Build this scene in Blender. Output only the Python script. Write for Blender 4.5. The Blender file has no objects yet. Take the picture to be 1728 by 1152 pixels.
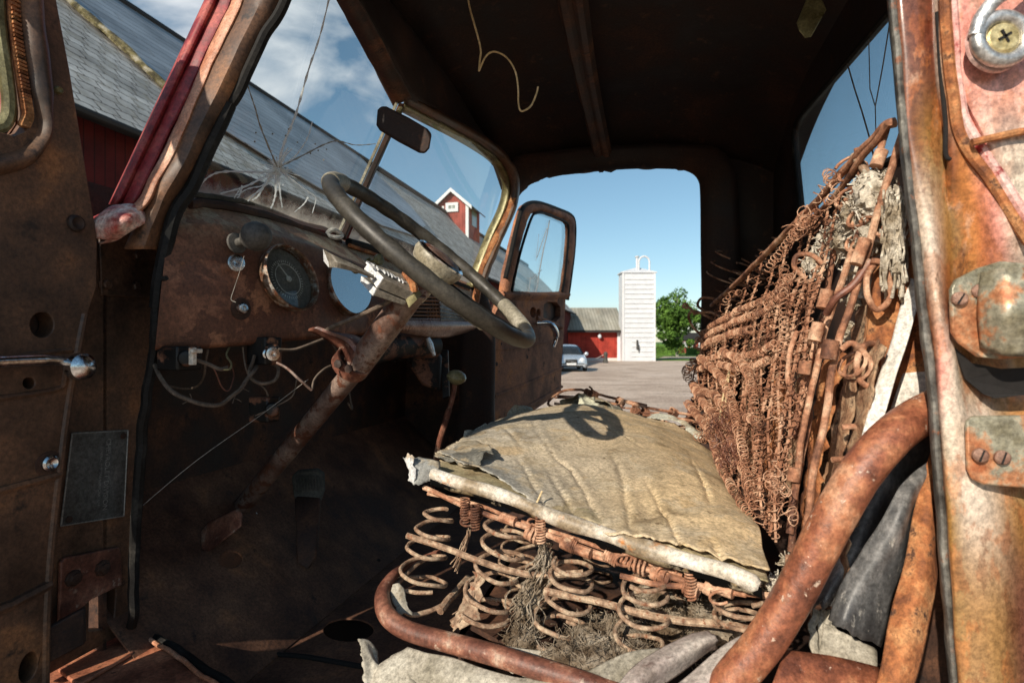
import bpy, bmesh, math, random
import numpy as np
from mathutils import Vector, Matrix, noise, geometry

S = bpy.context.scene
COL = S.collection
R = math.radians
random.seed(7)
rng = np.random.default_rng(7)

# ------------------------------------------------------------------ camera
CAMH = 1.41
cd = bpy.data.cameras.new('camera'); cam = bpy.data.objects.new('camera', cd); COL.objects.link(cam)
cam.location = (0, 0, CAMH); cam.rotation_euler = (R(90), 0, 0)
cd.lens = 20; cd.sensor_width = 36; cd.shift_y = 7/1728
cd.clip_start = 0.02; cd.clip_end = 1500
cd.dof.use_dof = True; cd.dof.focus_distance = 1.05; cd.dof.aperture_fstop = 8
S.camera = cam

# ------------------------------------------------------------------ light
SUN_ELEV = R(29.5)
SUN_H = Vector((-0.58, -0.815, 0)).normalized()      # towards the sun, in plan
to_sun = Vector((SUN_H.x*math.cos(SUN_ELEV), SUN_H.y*math.cos(SUN_ELEV), math.sin(SUN_ELEV)))
sl = bpy.data.lights.new('sun', 'SUN'); sl.energy = 5.0; sl.angle = R(0.6); sl.color = (1, .89, .74)
so = bpy.data.objects.new('sun', sl); COL.objects.link(so)
so.rotation_euler = to_sun.to_track_quat('Z', 'Y').to_euler(); so.location = to_sun*50

w = bpy.data.worlds.new('World'); S.world = w; w.use_nodes = True
nt = w.node_tree; bg = nt.nodes['Background']; bg.inputs[1].default_value = 0.135
sky = nt.nodes.new('ShaderNodeTexSky'); sky.sky_type = 'NISHITA'; sky.sun_disc = False
sky.sun_elevation = SUN_ELEV; sky.sun_rotation = math.atan2(SUN_H.x, SUN_H.y) % (2*math.pi)
sky.air_density = 1.0; sky.dust_density = 0.45; sky.ozone_density = 2.6
tc = nt.nodes.new('ShaderNodeTexCoord')
def wn(t, **k):
    n = nt.nodes.new(t)
    for a, b in k.items(): setattr(n, a, b)
    return n
# thin clouds over the barn, by direction in the sky
mp = wn('ShaderNodeMapping'); mp.inputs['Scale'].default_value = (1.6, 1.6, 3.2); mp.inputs['Rotation'].default_value = (0, R(-28), 0)
nt.links.new(tc.outputs['Generated'], mp.inputs[0])
cn = wn('ShaderNodeTexNoise'); cn.inputs['Scale'].default_value = 2.6; cn.inputs['Detail'].default_value = 7; cn.inputs['Roughness'].default_value = .55; cn.inputs['Distortion'].default_value = .35
nt.links.new(mp.outputs[0], cn.inputs[0])
cr_ = wn('ShaderNodeMapRange'); cr_.inputs[1].default_value = .47; cr_.inputs[2].default_value = .78; cr_.clamp = True
nt.links.new(cn.outputs[0], cr_.inputs[0])
def dirmask(d, lo, hi):
    v = Vector(d).normalized()
    dn = wn('ShaderNodeVectorMath', operation='DOT_PRODUCT'); dn.inputs[1].default_value = v
    nt.links.new(tc.outputs['Generated'], dn.inputs[0])
    m = wn('ShaderNodeMapRange', interpolation_type='SMOOTHSTEP'); m.inputs[1].default_value = lo; m.inputs[2].default_value = hi
    nt.links.new(dn.outputs['Value'], m.inputs[0]); return m
ma = dirmask((-.42, 1, .53), .962, .998)
mb_ = dirmask((-.58, 1, .62), .985, .999)
ad = wn('ShaderNodeMath', operation='MAXIMUM'); nt.links.new(ma.outputs[0], ad.inputs[0]); nt.links.new(mb_.outputs[0], ad.inputs[1])
mu = wn('ShaderNodeMath', operation='MULTIPLY'); nt.links.new(ad.outputs[0], mu.inputs[0]); nt.links.new(cr_.outputs[0], mu.inputs[1])
mu2 = wn('ShaderNodeMath', operation='MULTIPLY'); nt.links.new(mu.outputs[0], mu2.inputs[0]); mu2.inputs[1].default_value = 1.5; mu2.use_clamp = True
# low wisps near the horizon
mix = wn('ShaderNodeMix', data_type='RGBA'); nt.links.new(mu2.outputs[0], mix.inputs[0])
hs = wn('ShaderNodeHueSaturation'); hs.inputs['Hue'].default_value = .482; hs.inputs['Saturation'].default_value = .98; hs.inputs['Value'].default_value = .84
nt.links.new(sky.outputs[0], hs.inputs['Color'])
nt.links.new(hs.outputs[0], mix.inputs[6]); mix.inputs[7].default_value = (5.2, 5.5, 5.8, 1)
nt.links.new(mix.outputs[2], bg.inputs[0])

S.view_settings.view_transform = 'Standard'; S.view_settings.look = 'None'
S.view_settings.exposure = 0.14; S.view_settings.gamma = 1
S.render.engine = 'CYCLES'
S.cycles.use_denoising = True; S.cycles.max_bounces = 7; S.cycles.diffuse_bounces = 4; S.cycles.transparent_max_bounces = 12
S.cycles.caustics_reflective = False; S.cycles.caustics_refractive = False; S.cycles.sample_clamp_indirect = 6

# ------------------------------------------------------------------ frames
FX, CX, CY = 960.0, 864.0, 583.0
TH = math.atan(0.246)
CV = Vector((math.sin(TH), math.cos(TH), 0))      # across the cab, away from the camera
FV = Vector((-math.cos(TH), math.sin(TH), 0))     # towards the nose of the truck
UP = Vector((0, 0, 1))
def V(*a): return Vector(a)
def cab(a, c, h): return FV*a + CV*c + V(0, 0, CAMH+h)
def q(px, py, z):
    return V((px-CX)/FX*z, z, CAMH-(py-CY)/FX*z)
def Q(l): return [q(*p) for p in l]
def qa(px, py, a):
    u = (px-CX)/FX; return q(px, py, a/(FV.x*u+FV.y))
def qc(px, py, c):
    u = (px-CX)/FX; return q(px, py, c/(CV.x*u+CV.y))
def qh(px, py, h):
    return q(px, py, h/(-(py-CY)/FX))
def qv(px, py, p, d):          # vertical plane through p with plan direction d
    u = (px-CX)/FX
    s = (p[0]-u*p[1])/(u*d[1]-d[0])
    return q(px, py, p[1]+d[1]*s)

# ------------------------------------------------------------------ mesh kit
def crom(P, n, closed=False):
    P = np.asarray(P, float); N = len(P)
    if n <= 1: return P
    if N == 2:
        t = np.linspace(0, 1, n+1).reshape(-1, *([1]*(P.ndim-1)))
        return P[0]*(1-t)+P[1]*t
    out = []
    segs = N if closed else N-1
    for i in range(segs):
        if closed: p0, p1, p2, p3 = P[(i-1) % N], P[i], P[(i+1) % N], P[(i+2) % N]
        else:
            p1, p2 = P[i], P[i+1]
            p0 = P[i-1] if i > 0 else 2*p1-p2
            p3 = P[i+2] if i+2 < N else 2*p2-p1
        t = np.arange(n)/n
        t = t.reshape(-1, *([1]*(P.ndim-1)))
        out.append(.5*((2*p1)+(-p0+p2)*t+(2*p0-5*p1+4*p2-p3)*t*t+(-p0+3*p1-3*p2+p3)*t**3))
    if not closed: out.append(P[-1:])
    return np.concatenate(out)
def surf(rows, nu, nv):
    """smooth grid through rows of points: nv steps between rows, nu along a row"""
    A = np.array([[list(p) for p in r] for r in rows], float)
    A = crom(A, nv); A = np.swapaxes(crom(np.swapaxes(A, 0, 1), nu), 0, 1)
    return A
def nz(p, s, k=0.0):
    return noise.noise(Vector((p[0]*s+k, p[1]*s+k*1.7, p[2]*s-k)))
class MB:
    def __init__(s): s.v = []; s.f = []; s.m = []; s.n = 0; s.col = []
    def add(s, v, f, m=0, col=None):
        v = np.asarray(v, float).reshape(-1, 3); b = s.n
        s.v.append(v); s.n += len(v)
        s.f += [tuple(i+b for i in q_) for q_ in f]; s.m += [m]*len(f)
        s.col.append(np.ones((len(v), 4)) if col is None else np.asarray(col, float).reshape(-1, 4))
        return s
    def grid(s, P, m=0, cu=False, cv=False, col=None):
        P = np.asarray(P); r, c = P.shape[:2]; f = []
        for i in range(r if cv else r-1):
            for j in range(c if cu else c-1):
                a, b = i*c+j, i*c+(j+1) % c; i2 = (i+1) % r
                f.append((a, b, i2*c+(j+1) % c, i2*c+j))
        return s.add(P, f, m, col)
    def tube(s, pts, r, k=8, closed=False, m=0, caps=True):
        P = np.asarray([list(p) for p in pts], float); n = len(P)
        r = np.full(n, r, float) if np.isscalar(r) else np.asarray(r, float)
        if closed: T = np.roll(P, -1, 0)-np.roll(P, 1, 0)
        else: T = np.gradient(P, axis=0)
        T /= np.linalg.norm(T, axis=1)[:, None]+1e-12
        a = np.array([0, 0, 1.]) if abs(T[0][2]) < .9 else np.array([1., 0, 0])
        N = np.cross(T[0], a); N /= np.linalg.norm(N); NN = [N]
        for i in range(1, n):
            N = N-T[i]*np.dot(N, T[i]); N /= np.linalg.norm(N)+1e-12; NN.append(N)
        NN = np.array(NN); B = np.cross(T, NN)
        an = np.arange(k)*2*math.pi/k
        ring = P[:, None]+r[:, None, None]*(np.cos(an)[None, :, None]*NN[:, None]+np.sin(an)[None, :, None]*B[:, None])
        b = s.n
        s.grid(ring, m, cu=True, cv=closed)
        if caps and not closed:
            s.f += [tuple(b+i for i in range(k))[::-1], tuple(b+(n-1)*k+i for i in range(k))]; s.m += [m, m]
        return s
    def helix(s, p0, p1, rad, turns, wire, k=5, seg=10, m=0, jit=0, r1=None, start=0, grow=None):
        p0, p1 = Vector(p0), Vector(p1); ax = (p1-p0); L = ax.length; ax.normalize()
        e = ax.orthogonal().normalized(); g = ax.cross(e)
        n = max(3, int(turns*seg)); pts = []
        for i in range(n+1):
            t = i/n; A = 2*math.pi*turns*t+start
            rr = rad if r1 is None else rad+(r1-rad)*t
            if grow: rr *= grow(t)
            p = p0+ax*(L*t)+(e*math.cos(A)+g*math.sin(A))*rr
            if jit: p += Vector((nz(p, 40, 3), nz(p, 40, 9), nz(p, 40, 17)))*jit
            pts.append(p)
        return s.tube(pts, wire, k, m=m)
    def lathe(s, c, ax, prof, k=24, m=0, cap=True):
        c, ax = Vector(c), Vector(ax).normalized(); e = ax.orthogonal().normalized(); g = ax.cross(e)
        P = [[c+ax*t+(e*math.cos(2*math.pi*i/k)+g*math.sin(2*math.pi*i/k))*max(r, 1e-5) for i in range(k)] for r, t in prof]
        return s.grid(np.array([[list(p) for p in r] for r in P]), m, cu=True)
    def box(s, c, ex, ey, ez, m=0):
        c, ex, ey, ez = map(Vector, (c, ex, ey, ez))
        v = [c+ex*i+ey*j+ez*k for k in (-1, 1) for j in (-1, 1) for i in (-1, 1)]
        return s.hexa([v[0], v[1], v[3], v[2], v[4], v[5], v[7], v[6]], m)
    def hexa(s, v, m=0):
        return s.add([list(p) for p in v], [(3, 2, 1, 0), (4, 5, 6, 7), (0, 1, 5, 4), (1, 2, 6, 5), (2, 3, 7, 6), (3, 0, 4, 7)], m)
    def prism(s, outer, t, holes=(), m=0):
        loops = [[Vector(p) for p in outer]]+[[Vector(p) for p in h] for h in holes]
        tri = geometry.tessellate_polygon(loops)
        fl = [p for l in loops for p in l]; n = len(fl); t = Vector(t)
        v = [list(p) for p in fl]+[list(p+t) for p in fl]
        f = [tuple(x) for x in tri]+[tuple(i+n for i in reversed(x)) for x in tri]
        b = 0
        for l in loops:
            for i in range(len(l)):
                j = (i+1) % len(l); f.append((b+i, b+j, n+b+j, n+b+i))
            b += len(l)
        return s.add(v, f, m)
    def build(s, name, mat, parent=None, smooth=35, thick=0, bevel=0, tint=False, **tags):
        me = bpy.data.meshes.new(name)
        o0 = org(parent)
        vv = np.concatenate(s.v)-np.array(o0) if s.v else np.zeros((0, 3))
        me.from_pydata(vv.tolist(), [], s.f)
        for mm in (mat if isinstance(mat, (list, tuple)) else [mat]): me.materials.append(mm)
        me.polygons.foreach_set('material_index', s.m)
        if tint:
            ca = me.color_attributes.new('tint', 'FLOAT_COLOR', 'POINT')
            ca.data.foreach_set('color', np.concatenate(s.col).astype(np.float32).ravel())
        bm = bmesh.new(); bm.from_mesh(me); bmesh.ops.recalc_face_normals(bm, faces=bm.faces); bm.to_mesh(me); bm.free()
        me.update()
        ob = bpy.data.objects.new(name, me); COL.objects.link(ob)
        if parent is not None: ob.parent = parent
        if smooth: me.shade_smooth() if smooth >= 180 else me.set_sharp_from_angle(angle=R(smooth))
        if smooth and smooth < 180:
            me.polygons.foreach_set('use_smooth', [True]*len(me.polygons))
        if thick:
            md = ob.modifiers.new('solid', 'SOLIDIFY'); md.thickness = thick; md.offset = 0
        if bevel:
            md = ob.modifiers.new('bevel', 'BEVEL'); md.width = bevel; md.segments = 2; md.limit_method = 'ANGLE'; md.angle_limit = R(40)
        for k_, v_ in tags.items(): ob[k_] = v_
        return ob
def org(o):
    if o is None: return Vector((0, 0, 0))
    while o.parent: o = o.parent
    return o.location.copy()
def thing(name, label, cat, loc, group=None):
    o = bpy.data.objects.new(name, None); COL.objects.link(o); o.location = loc; o.empty_display_size = .1
    o['label'] = label; o['category'] = cat
    if group: o['group'] = group
    return o
def text(name, s, mat, parent, o, ex, ey, size, depth=.0004, align='CENTER', font_shear=0, **tags):
    cu = bpy.data.curves.new('t', 'FONT'); cu.body = s; cu.size = size; cu.extrude = depth; cu.align_x = align; cu.align_y = 'CENTER'; cu.shear = font_shear
    to = bpy.data.objects.new('t', cu); COL.objects.link(to); bpy.context.view_layer.update()
    me = bpy.data.meshes.new_from_object(to.evaluated_get(bpy.context.evaluated_depsgraph_get()))
    bpy.data.objects.remove(to)
    ex, ey = Vector(ex).normalized(), Vector(ey); ey = (ey-ex*ey.dot(ex)).normalized(); n = ex.cross(ey)
    M = Matrix((ex, ey, n)).transposed().to_4x4(); M.translation = Vector(o)-org(parent)
    me.transform(M); me.materials.clear(); me.materials.append(mat)
    ob = bpy.data.objects.new(name, me); COL.objects.link(ob)
    if parent is not None: ob.parent = parent
    for k_, v_ in tags.items(): ob[k_] = v_
    return ob

# ------------------------------------------------------------------ materials
def rgba(c): return (*c, 1) if len(c) == 3 else c
def mat(name, stops, scale=12, detail=6, rough=.75, metal=0, bump=.3, bscale=60, bdist=.002, spots=None, spot_scale=40, spot_lo=.58, spot_hi=.66,
        tint=False, stretch=None, spec=.5, fiber=None, rvar=0.15, coat=0, grain=.38, gscale=170):
    m = bpy.data.materials.new(name); m.use_nodes = True; t = m.node_tree; N = t.nodes; L = t.links
    b = N['Principled BSDF']; tcn = N.new('ShaderNodeTexCoord')
    vec = tcn.outputs['Object']
    if stretch:
        mp = N.new('ShaderNodeMapping'); mp.inputs['Scale'].default_value = stretch; L.new(vec, mp.inputs[0]); vec = mp.outputs[0]
    n1 = N.new('ShaderNodeTexNoise'); n1.inputs['Scale'].default_value = scale; n1.inputs['Detail'].default_value = detail; n1.inputs['Roughness'].default_value = .62
    L.new(vec, n1.inputs[0])
    r1 = N.new('ShaderNodeValToRGB'); cr = r1.color_ramp
    while len(cr.elements) < len(stops): cr.elements.new(.5)
    for e, (p, c) in zip(cr.elements, stops): e.position = .5+(p-.5)*.62; e.color = rgba(c)
    L.new(n1.outputs[0], r1.inputs[0]); colr = r1.outputs[0]
    if grain:
        ng = N.new('ShaderNodeTexNoise'); ng.inputs['Scale'].default_value = gscale; ng.inputs['Detail'].default_value = 3; ng.inputs['Roughness'].default_value = .8; L.new(tcn.outputs['Object'], ng.inputs[0])
        mg = N.new('ShaderNodeMapRange'); L.new(ng.outputs[0], mg.inputs[0]); mg.inputs[1].default_value = .34; mg.inputs[2].default_value = .66; mg.inputs[3].default_value = 1-grain; mg.inputs[4].default_value = 1+grain
    if tint:
        at = N.new('ShaderNodeAttribute'); at.attribute_name = 'tint'
        n3 = N.new('ShaderNodeTexNoise'); n3.inputs['Scale'].default_value = scale*1.7; n3.inputs['Detail'].default_value = 8; n3.inputs['Roughness'].default_value = .65; L.new(vec, n3.inputs[0])
        m3 = N.new('ShaderNodeMapRange'); L.new(n3.outputs[0], m3.inputs[0]); m3.inputs[1].default_value = .455; m3.inputs[2].default_value = .50
        m3.inputs[3].default_value = 1; m3.inputs[4].default_value = 0.0
        mm = N.new('ShaderNodeMath'); mm.operation = 'MULTIPLY'; L.new(m3.outputs[0], mm.inputs[0]); mm.inputs[1].default_value = tint if not isinstance(tint, bool) else .55
        mx = N.new('ShaderNodeMix'); mx.data_type = 'RGBA'; L.new(mm.outputs[0], mx.inputs[0]); L.new(at.outputs['Color'], mx.inputs[6]); L.new(colr, mx.inputs[7]); colr = mx.outputs[2]
    if spots:
        n2 = N.new('ShaderNodeTexNoise'); n2.inputs['Scale'].default_value = spot_scale; n2.inputs['Detail'].default_value = 5; n2.inputs['Roughness'].default_value = .7; L.new(vec, n2.inputs[0])
        m2 = N.new('ShaderNodeMapRange'); m2.inputs[1].default_value = spot_lo; m2.inputs[2].default_value = spot_hi; L.new(n2.outputs[0], m2.inputs[0])
        mx = N.new('ShaderNodeMix'); mx.data_type = 'RGBA'; L.new(m2.outputs[0], mx.inputs[0]); L.new(colr, mx.inputs[6]); mx.inputs[7].default_value = rgba(spots); colr = mx.outputs[2]
    if grain:
        mx = N.new('ShaderNodeMix'); mx.data_type = 'RGBA'; mx.blend_type = 'MULTIPLY'; mx.inputs[0].default_value = 1; L.new(colr, mx.inputs[6]); L.new(mg.outputs[0], mx.inputs[7]); colr = mx.outputs[2]
    L.new(colr, b.inputs['Base Color'])
    b.inputs['Metallic'].default_value = metal; b.inputs['Specular IOR Level'].default_value = spec
    if coat: b.inputs['Coat Weight'].default_value = coat; b.inputs['Coat Roughness'].default_value = .2
    rr = N.new('ShaderNodeMapRange'); L.new(n1.outputs[0], rr.inputs[0]); rr.inputs[1].default_value = .3; rr.inputs[2].default_value = .7
    rr.inputs[3].default_value = max(0, rough-rvar); rr.inputs[4].default_value = min(1, rough+rvar); L.new(rr.outputs[0], b.inputs['Roughness'])
    if bump:
        nb = N.new('ShaderNodeTexNoise'); nb.inputs['Scale'].default_value = bscale; nb.inputs['Detail'].default_value = 6; nb.inputs['Roughness'].default_value = .7; L.new(vec, nb.inputs[0])
        bn = N.new('ShaderNodeBump'); bn.inputs['Strength'].default_value = bump; bn.inputs['Distance'].default_value = bdist; L.new(nb.outputs[0], bn.inputs['Height'])
        last = bn
        if fiber:
            wv = N.new('ShaderNodeTexWave'); wv.inputs['Scale'].default_value = fiber; wv.inputs['Distortion'].default_value = 2; L.new(vec, wv.inputs[0])
            b2 = N.new('ShaderNodeBump'); b2.inputs['Strength'].default_value = .5; b2.inputs['Distance'].default_value = bdist; L.new(wv.outputs[0], b2.inputs['Height']); L.new(bn.outputs[0], b2.inputs['Normal']); last = b2
        L.new(last.outputs[0], b.inputs['Normal'])
    return m
M = {}
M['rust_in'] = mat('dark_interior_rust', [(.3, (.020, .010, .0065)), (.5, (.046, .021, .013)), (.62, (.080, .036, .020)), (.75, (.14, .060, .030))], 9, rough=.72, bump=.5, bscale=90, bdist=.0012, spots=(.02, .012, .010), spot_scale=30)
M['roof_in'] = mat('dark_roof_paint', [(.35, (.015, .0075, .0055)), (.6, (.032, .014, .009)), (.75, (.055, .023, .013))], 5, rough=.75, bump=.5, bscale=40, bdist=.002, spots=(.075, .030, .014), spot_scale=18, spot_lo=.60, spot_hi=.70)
M['dash'] = mat('dusty_rust_dash', [(.28, (.085, .034, .019)), (.45, (.18, .076, .042)), (.58, (.27, .12, .068)), (.72, (.36, .165, .085))], 12, rough=.6, bump=.45, bscale=150, bdist=.0008, tint=.7, spots=(.22, .085, .03), spot_scale=25, spot_lo=.62, spot_hi=.75)
M['door_in'] = mat('weathered_door_rust', [(.28, (.040, .022, .014)), (.46, (.092, .048, .028)), (.60, (.145, .072, .038)), (.74, (.26, .115, .048))], 8, rough=.55, bump=.4, bscale=110, bdist=.001, spots=(.028, .018, .013), spot_scale=22, spot_lo=.60, spot_hi=.70)
M['jamb'] = mat('flaked_jamb_paint', [(.3, (.11, .035, .014)), (.5, (.34, .10, .032)), (.62, (.55, .19, .055)), (.75, (.62, .42, .30))], 26, stretch=(1, 1, .45), coat=.25, rough=.32, bump=.4, bscale=120, bdist=.0007, tint=.42, spots=(.13, .06, .03), spot_scale=35, spot_lo=.63, spot_hi=.72)
M['orange_rust'] = mat('orange_rust', [(.3, (.16, .055, .022)), (.5, (.36, .13, .045)), (.68, (.50, .24, .10))], 30, rough=.85, bump=.8, bscale=160, bdist=.002, spots=(.10, .045, .025), spot_scale=60)
M['wire'] = mat('rusty_wire', [(.3, (.10, .038, .020)), (.5, (.34, .155, .085)), (.7, (.60, .38, .25))], 22, rough=.85, bump=.6, bscale=260, bdist=.001, spots=(.50, .36, .24), spot_scale=70, spot_lo=.6, spot_hi=.72)
M['coil'] = mat('pale_rusted_coil', [(.3, (.17, .10, .06)), (.5, (.33, .22, .145)), (.68, (.46, .35, .24))], 60, rough=.9, bump=.7, bscale=400, bdist=.001, spots=(.22, .09, .045), spot_scale=140, spot_lo=.56, spot_hi=.64)
M['pipe'] = mat('brown_rust_pipe', [(.3, (.13, .045, .026)), (.48, (.26, .088, .045)), (.62, (.36, .145, .070)), (.76, (.50, .26, .15))], 20, rough=.42, bump=.7, bscale=160, bdist=.0012, spots=(.56, .42, .32), spot_scale=75, spot_lo=.63, spot_hi=.68)
M['dpipe'] = mat('dark_rust_pipe', [(.3, (.09, .035, .024)), (.5, (.17, .065, .042)), (.66, (.27, .12, .075)), (.78, (.42, .30, .22))], 18, rough=.5, bump=.5, bscale=200, bdist=.001, spots=(.48, .38, .29), spot_scale=55, spot_lo=.6, spot_hi=.72)
M['canvas'] = mat('dirty_canvas', [(.28, (.17, .115, .055)), (.42, (.36, .28, .17)), (.58, (.54, .46, .33)), (.72, (.46, .32, .16))], 9, rough=.95, bump=.55, bscale=260, bdist=.0012, spots=(.13, .09, .05), spot_scale=45, spot_lo=.62, spot_hi=.72, tint=.6, spec=.15)
M['vinyl_w'] = mat('grimy_white_piping', [(.3, (.26, .20, .13)), (.5, (.52, .46, .37)), (.7, (.66, .62, .54))], 18, rough=.6, bump=.35, bscale=150, bdist=.001, spots=(.50, .19, .045), spot_scale=17, spot_lo=.58, spot_hi=.66)
M['cloth_w'] = mat('woven_offwhite_cloth', [(.3, (.20, .18, .135)), (.55, (.36, .33, .27)), (.75, (.46, .43, .36))], 10, rough=.95, bump=.6, bscale=420, bdist=.001, spots=(.26, .20, .13), spot_scale=18, spot_lo=.62, spot_hi=.75, spec=.1)
M['vinyl_g'] = mat('folded_grey_mauve_vinyl', [(.3, (.20, .16, .13)), (.5, (.36, .30, .27)), (.7, (.48, .43, .38))], 9, rough=.6, bump=.4, bscale=120, bdist=.001, spots=(.14, .09, .075), spot_scale=16)
M['vinyl_b'] = mat('dusty_black_vinyl', [(.3, (.05, .05, .052)), (.5, (.10, .10, .10)), (.66, (.20, .195, .19)), (.78, (.32, .31, .29))], 26, rough=.5, bump=.4, bscale=200, bdist=.001, stretch=(1, 1, .45), spots=(.42, .40, .36), spot_scale=90, spot_lo=.62, spot_hi=.74)
M['cotton'] = mat('dirty_cotton', [(.3, (.34, .28, .20)), (.5, (.62, .56, .46)), (.7, (.76, .71, .61))], 30, rough=1, bump=1, bscale=170, bdist=.004, spec=.05)
M['fluff'] = mat('brown_fibre_stuffing', [(.3, (.12, .085, .055)), (.5, (.27, .215, .155)), (.7, (.42, .36, .28))], 35, rough=1, bump=1, bscale=200, bdist=.004, spec=.05)
M['rubber'] = mat('cracked_black_rubber', [(.3, (.008, .0075, .007)), (.6, (.016, .015, .014)), (.8, (.04, .037, .032))], 22, spec=.2, rough=.7, bump=.5, bscale=70, bdist=.001)
M['greyseal'] = mat('weathered_grey_seal', [(.3, (.05, .047, .042)), (.55, (.14, .135, .12)), (.75, (.24, .23, .20))], 30, rough=.6, bump=.6, bscale=120, bdist=.001, spots=(.25, .10, .05), spot_scale=50)
M['wheel'] = mat('worn_wheel_plastic', [(.3, (.030, .027, .022)), (.55, (.055, .049, .038)), (.75, (.10, .088, .066))], 9, rough=.55, bump=.35, bscale=320, bdist=.0006, spots=(.17, .155, .12), spot_scale=300, spot_lo=.64, spot_hi=.74)
M['grip'] = mat('sunlit_rim_tone', [(.3, (.20, .18, .135)), (.6, (.30, .275, .21)), (.8, (.38, .35, .28))], 20, rough=.6, bump=.3, bscale=300, bdist=.0006)  # sunlight on the rim put in as a paler tone
M['hub'] = mat('cream_grey_hub_paint', [(.3, (.22, .19, .13)), (.55, (.36, .33, .25)), (.75, (.46, .43, .34))], 14, rough=.45, bump=.2, bscale=120, spots=(.15, .08, .04), spot_scale=50, spot_lo=.66, spot_hi=.72)
M['column'] = mat('flaking_column_paint', [(.3, (.11, .062, .046)), (.5, (.19, .13, .105)), (.7, (.28, .21, .17))], 14, rough=.55, bump=.4, bscale=130, bdist=.001, spots=(.12, .045, .025), spot_scale=38, spot_lo=.52, spot_hi=.57)
M['chrome'] = mat('pitted_chrome', [(.3, (.55, .55, .56)), (.7, (.78, .79, .80))], 30, rough=.16, metal=1, bump=.15, bscale=200, spots=(.25, .14, .08), spot_scale=70, spot_lo=.68, spot_hi=.74, rvar=.08)
M['alu'] = mat('dull_aluminium_casting', [(.3, (.50, .50, .49)), (.7, (.72, .72, .71))], 25, rough=.35, metal=.75, bump=.4, bscale=180, spots=(.33, .30, .26), spot_scale=60)
M['boxgrey'] = mat('grey_brown_switch_box', [(.3, (.16, .14, .11)), (.7, (.24, .215, .175))], 40, rough=.6, bump=.2, bscale=200)
M['boxwhite'] = mat('chalky_white_switch_end', [(.3, (.60, .61, .61)), (.7, (.74, .75, .75))], 40, rough=.55, bump=.2, bscale=200, spots=(.45, .44, .42), spot_scale=120)
M['knob'] = mat('dusty_grey_knob', [(.3, (.06, .056, .050)), (.7, (.12, .11, .095))], 12, rough=.75, bump=.2, bscale=200)
M['brass'] = mat('tarnished_yellow_knob', [(.3, (.16, .14, .06)), (.7, (.33, .30, .16))], 12, rough=.35, bump=.2, bscale=100)
M['screw'] = mat('brown_screw_head', [(.3, (.20, .10, .07)), (.7, (.36, .22, .16))], 60, rough=.5, metal=.3, bump=.5, bscale=300)
M['yscrew'] = mat('yellow_zinc_screw', [(.3, (.45, .34, .14)), (.7, (.70, .60, .33))], 60, rough=.35, metal=.5, bump=.3, bscale=300)
M['black'] = mat('deep_black', [(.3, (.006, .005, .005)), (.7, (.012, .010, .009))], 10, rough=.9, bump=0)
M['plate'] = mat('grey_green_hinge_plate', [(.28, (.20, .18, .12)), (.46, (.34, .32, .24)), (.56, (.46, .22, .11)), (.72, (.36, .11, .04))], 26, rough=.4, bump=.4, bscale=150, bdist=.001, metal=.25)
M['idplate'] = mat('stamped_aluminium_plate', [(.3, (.09, .095, .092)), (.6, (.14, .15, .147)), (.8, (.24, .25, .24))], 12, rough=.4, metal=.5, bump=.2, bscale=300)
M['idtext'] = mat('worn_plate_lettering', [(.3, (.26, .27, .26)), (.7, (.34, .35, .33))], 12, rough=.5, metal=.4, bump=0)
M['redpaint'] = mat('faded_red_paint', [(.3, (.14, .014, .018)), (.5, (.25, .026, .032)), (.7, (.38, .09, .075))], 20, rough=.55, bump=.3, bscale=130, bdist=.0008, spots=(.45, .22, .18), spot_scale=24, spot_lo=.68, spot_hi=.76)
M['pinkpaint'] = mat('bleached_pink_paint', [(.3, (.40, .12, .10)), (.5, (.62, .33, .29)), (.7, (.72, .52, .47))], 14, rough=.4, bump=.3, bscale=130, bdist=.0008, spots=(.30, .03, .03), spot_scale=24, spot_lo=.58, spot_hi=.64)
M['salmon'] = mat('salmon_undercoat_edge', [(.3, (.42, .17, .09)), (.6, (.58, .30, .19)), (.8, (.66, .42, .30))], 18, rough=.5, bump=.4, bscale=130)
M['olive'] = mat('olive_chrome_trim', [(.3, (.12, .10, .045)), (.6, (.24, .21, .10)), (.8, (.36, .33, .18))], 22, rough=.4, metal=.3, bump=.3, bscale=120)
M['lip'] = mat('pinkish_chrome_lip', [(.3, (.28, .16, .12)), (.6, (.42, .30, .25)), (.8, (.5, .42, .38))], 22, rough=.35, metal=.35, bump=.3, bscale=120)
M['slatgrey'] = mat('blue_grey_slat_paint', [(.3, (.16, .15, .13)), (.5, (.28, .31, .31)), (.7, (.38, .42, .43))], 22, rough=.4, bump=.3, bscale=120, spots=(.16, .10, .07), spot_scale=30)
M['gface'] = mat('faded_gauge_face', [(.3, (.08, .075, .065)), (.7, (.16, .15, .13))], 20, rough=.5, bump=0)
M['gmark'] = mat('faded_gauge_markings', [(.3, (.42, .42, .38)), (.7, (.55, .55, .50))], 20, rough=.5, bump=0)
M['straw'] = mat('dry_straw', [(.3, (.50, .36, .18)), (.7, (.68, .54, .32))], 20, rough=.7, bump=0)
M['web'] = mat('pale_cobweb', [(.3, (.26, .24, .21)), (.7, (.36, .34, .30))], 20, rough=.9, bump=0)
M['cable'] = mat('frayed_grey_cable', [(.3, (.07, .05, .035)), (.7, (.16, .12, .09))], 40, rough=.8, bump=.4, bscale=200)
M['crack'] = mat('white_crack_edges', [(.3, (.75, .78, .78)), (.7, (.9, .92, .92))], 40, rough=.3, bump=0)
M['lime'] = mat('white_painted_strap', [(.3, (.58, .55, .49)), (.7, (.72, .70, .65))], 12, rough=.65, bump=.3, bscale=120, spots=(.45, .30, .2), spot_scale=40, spot_lo=.66, spot_hi=.72)
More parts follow.
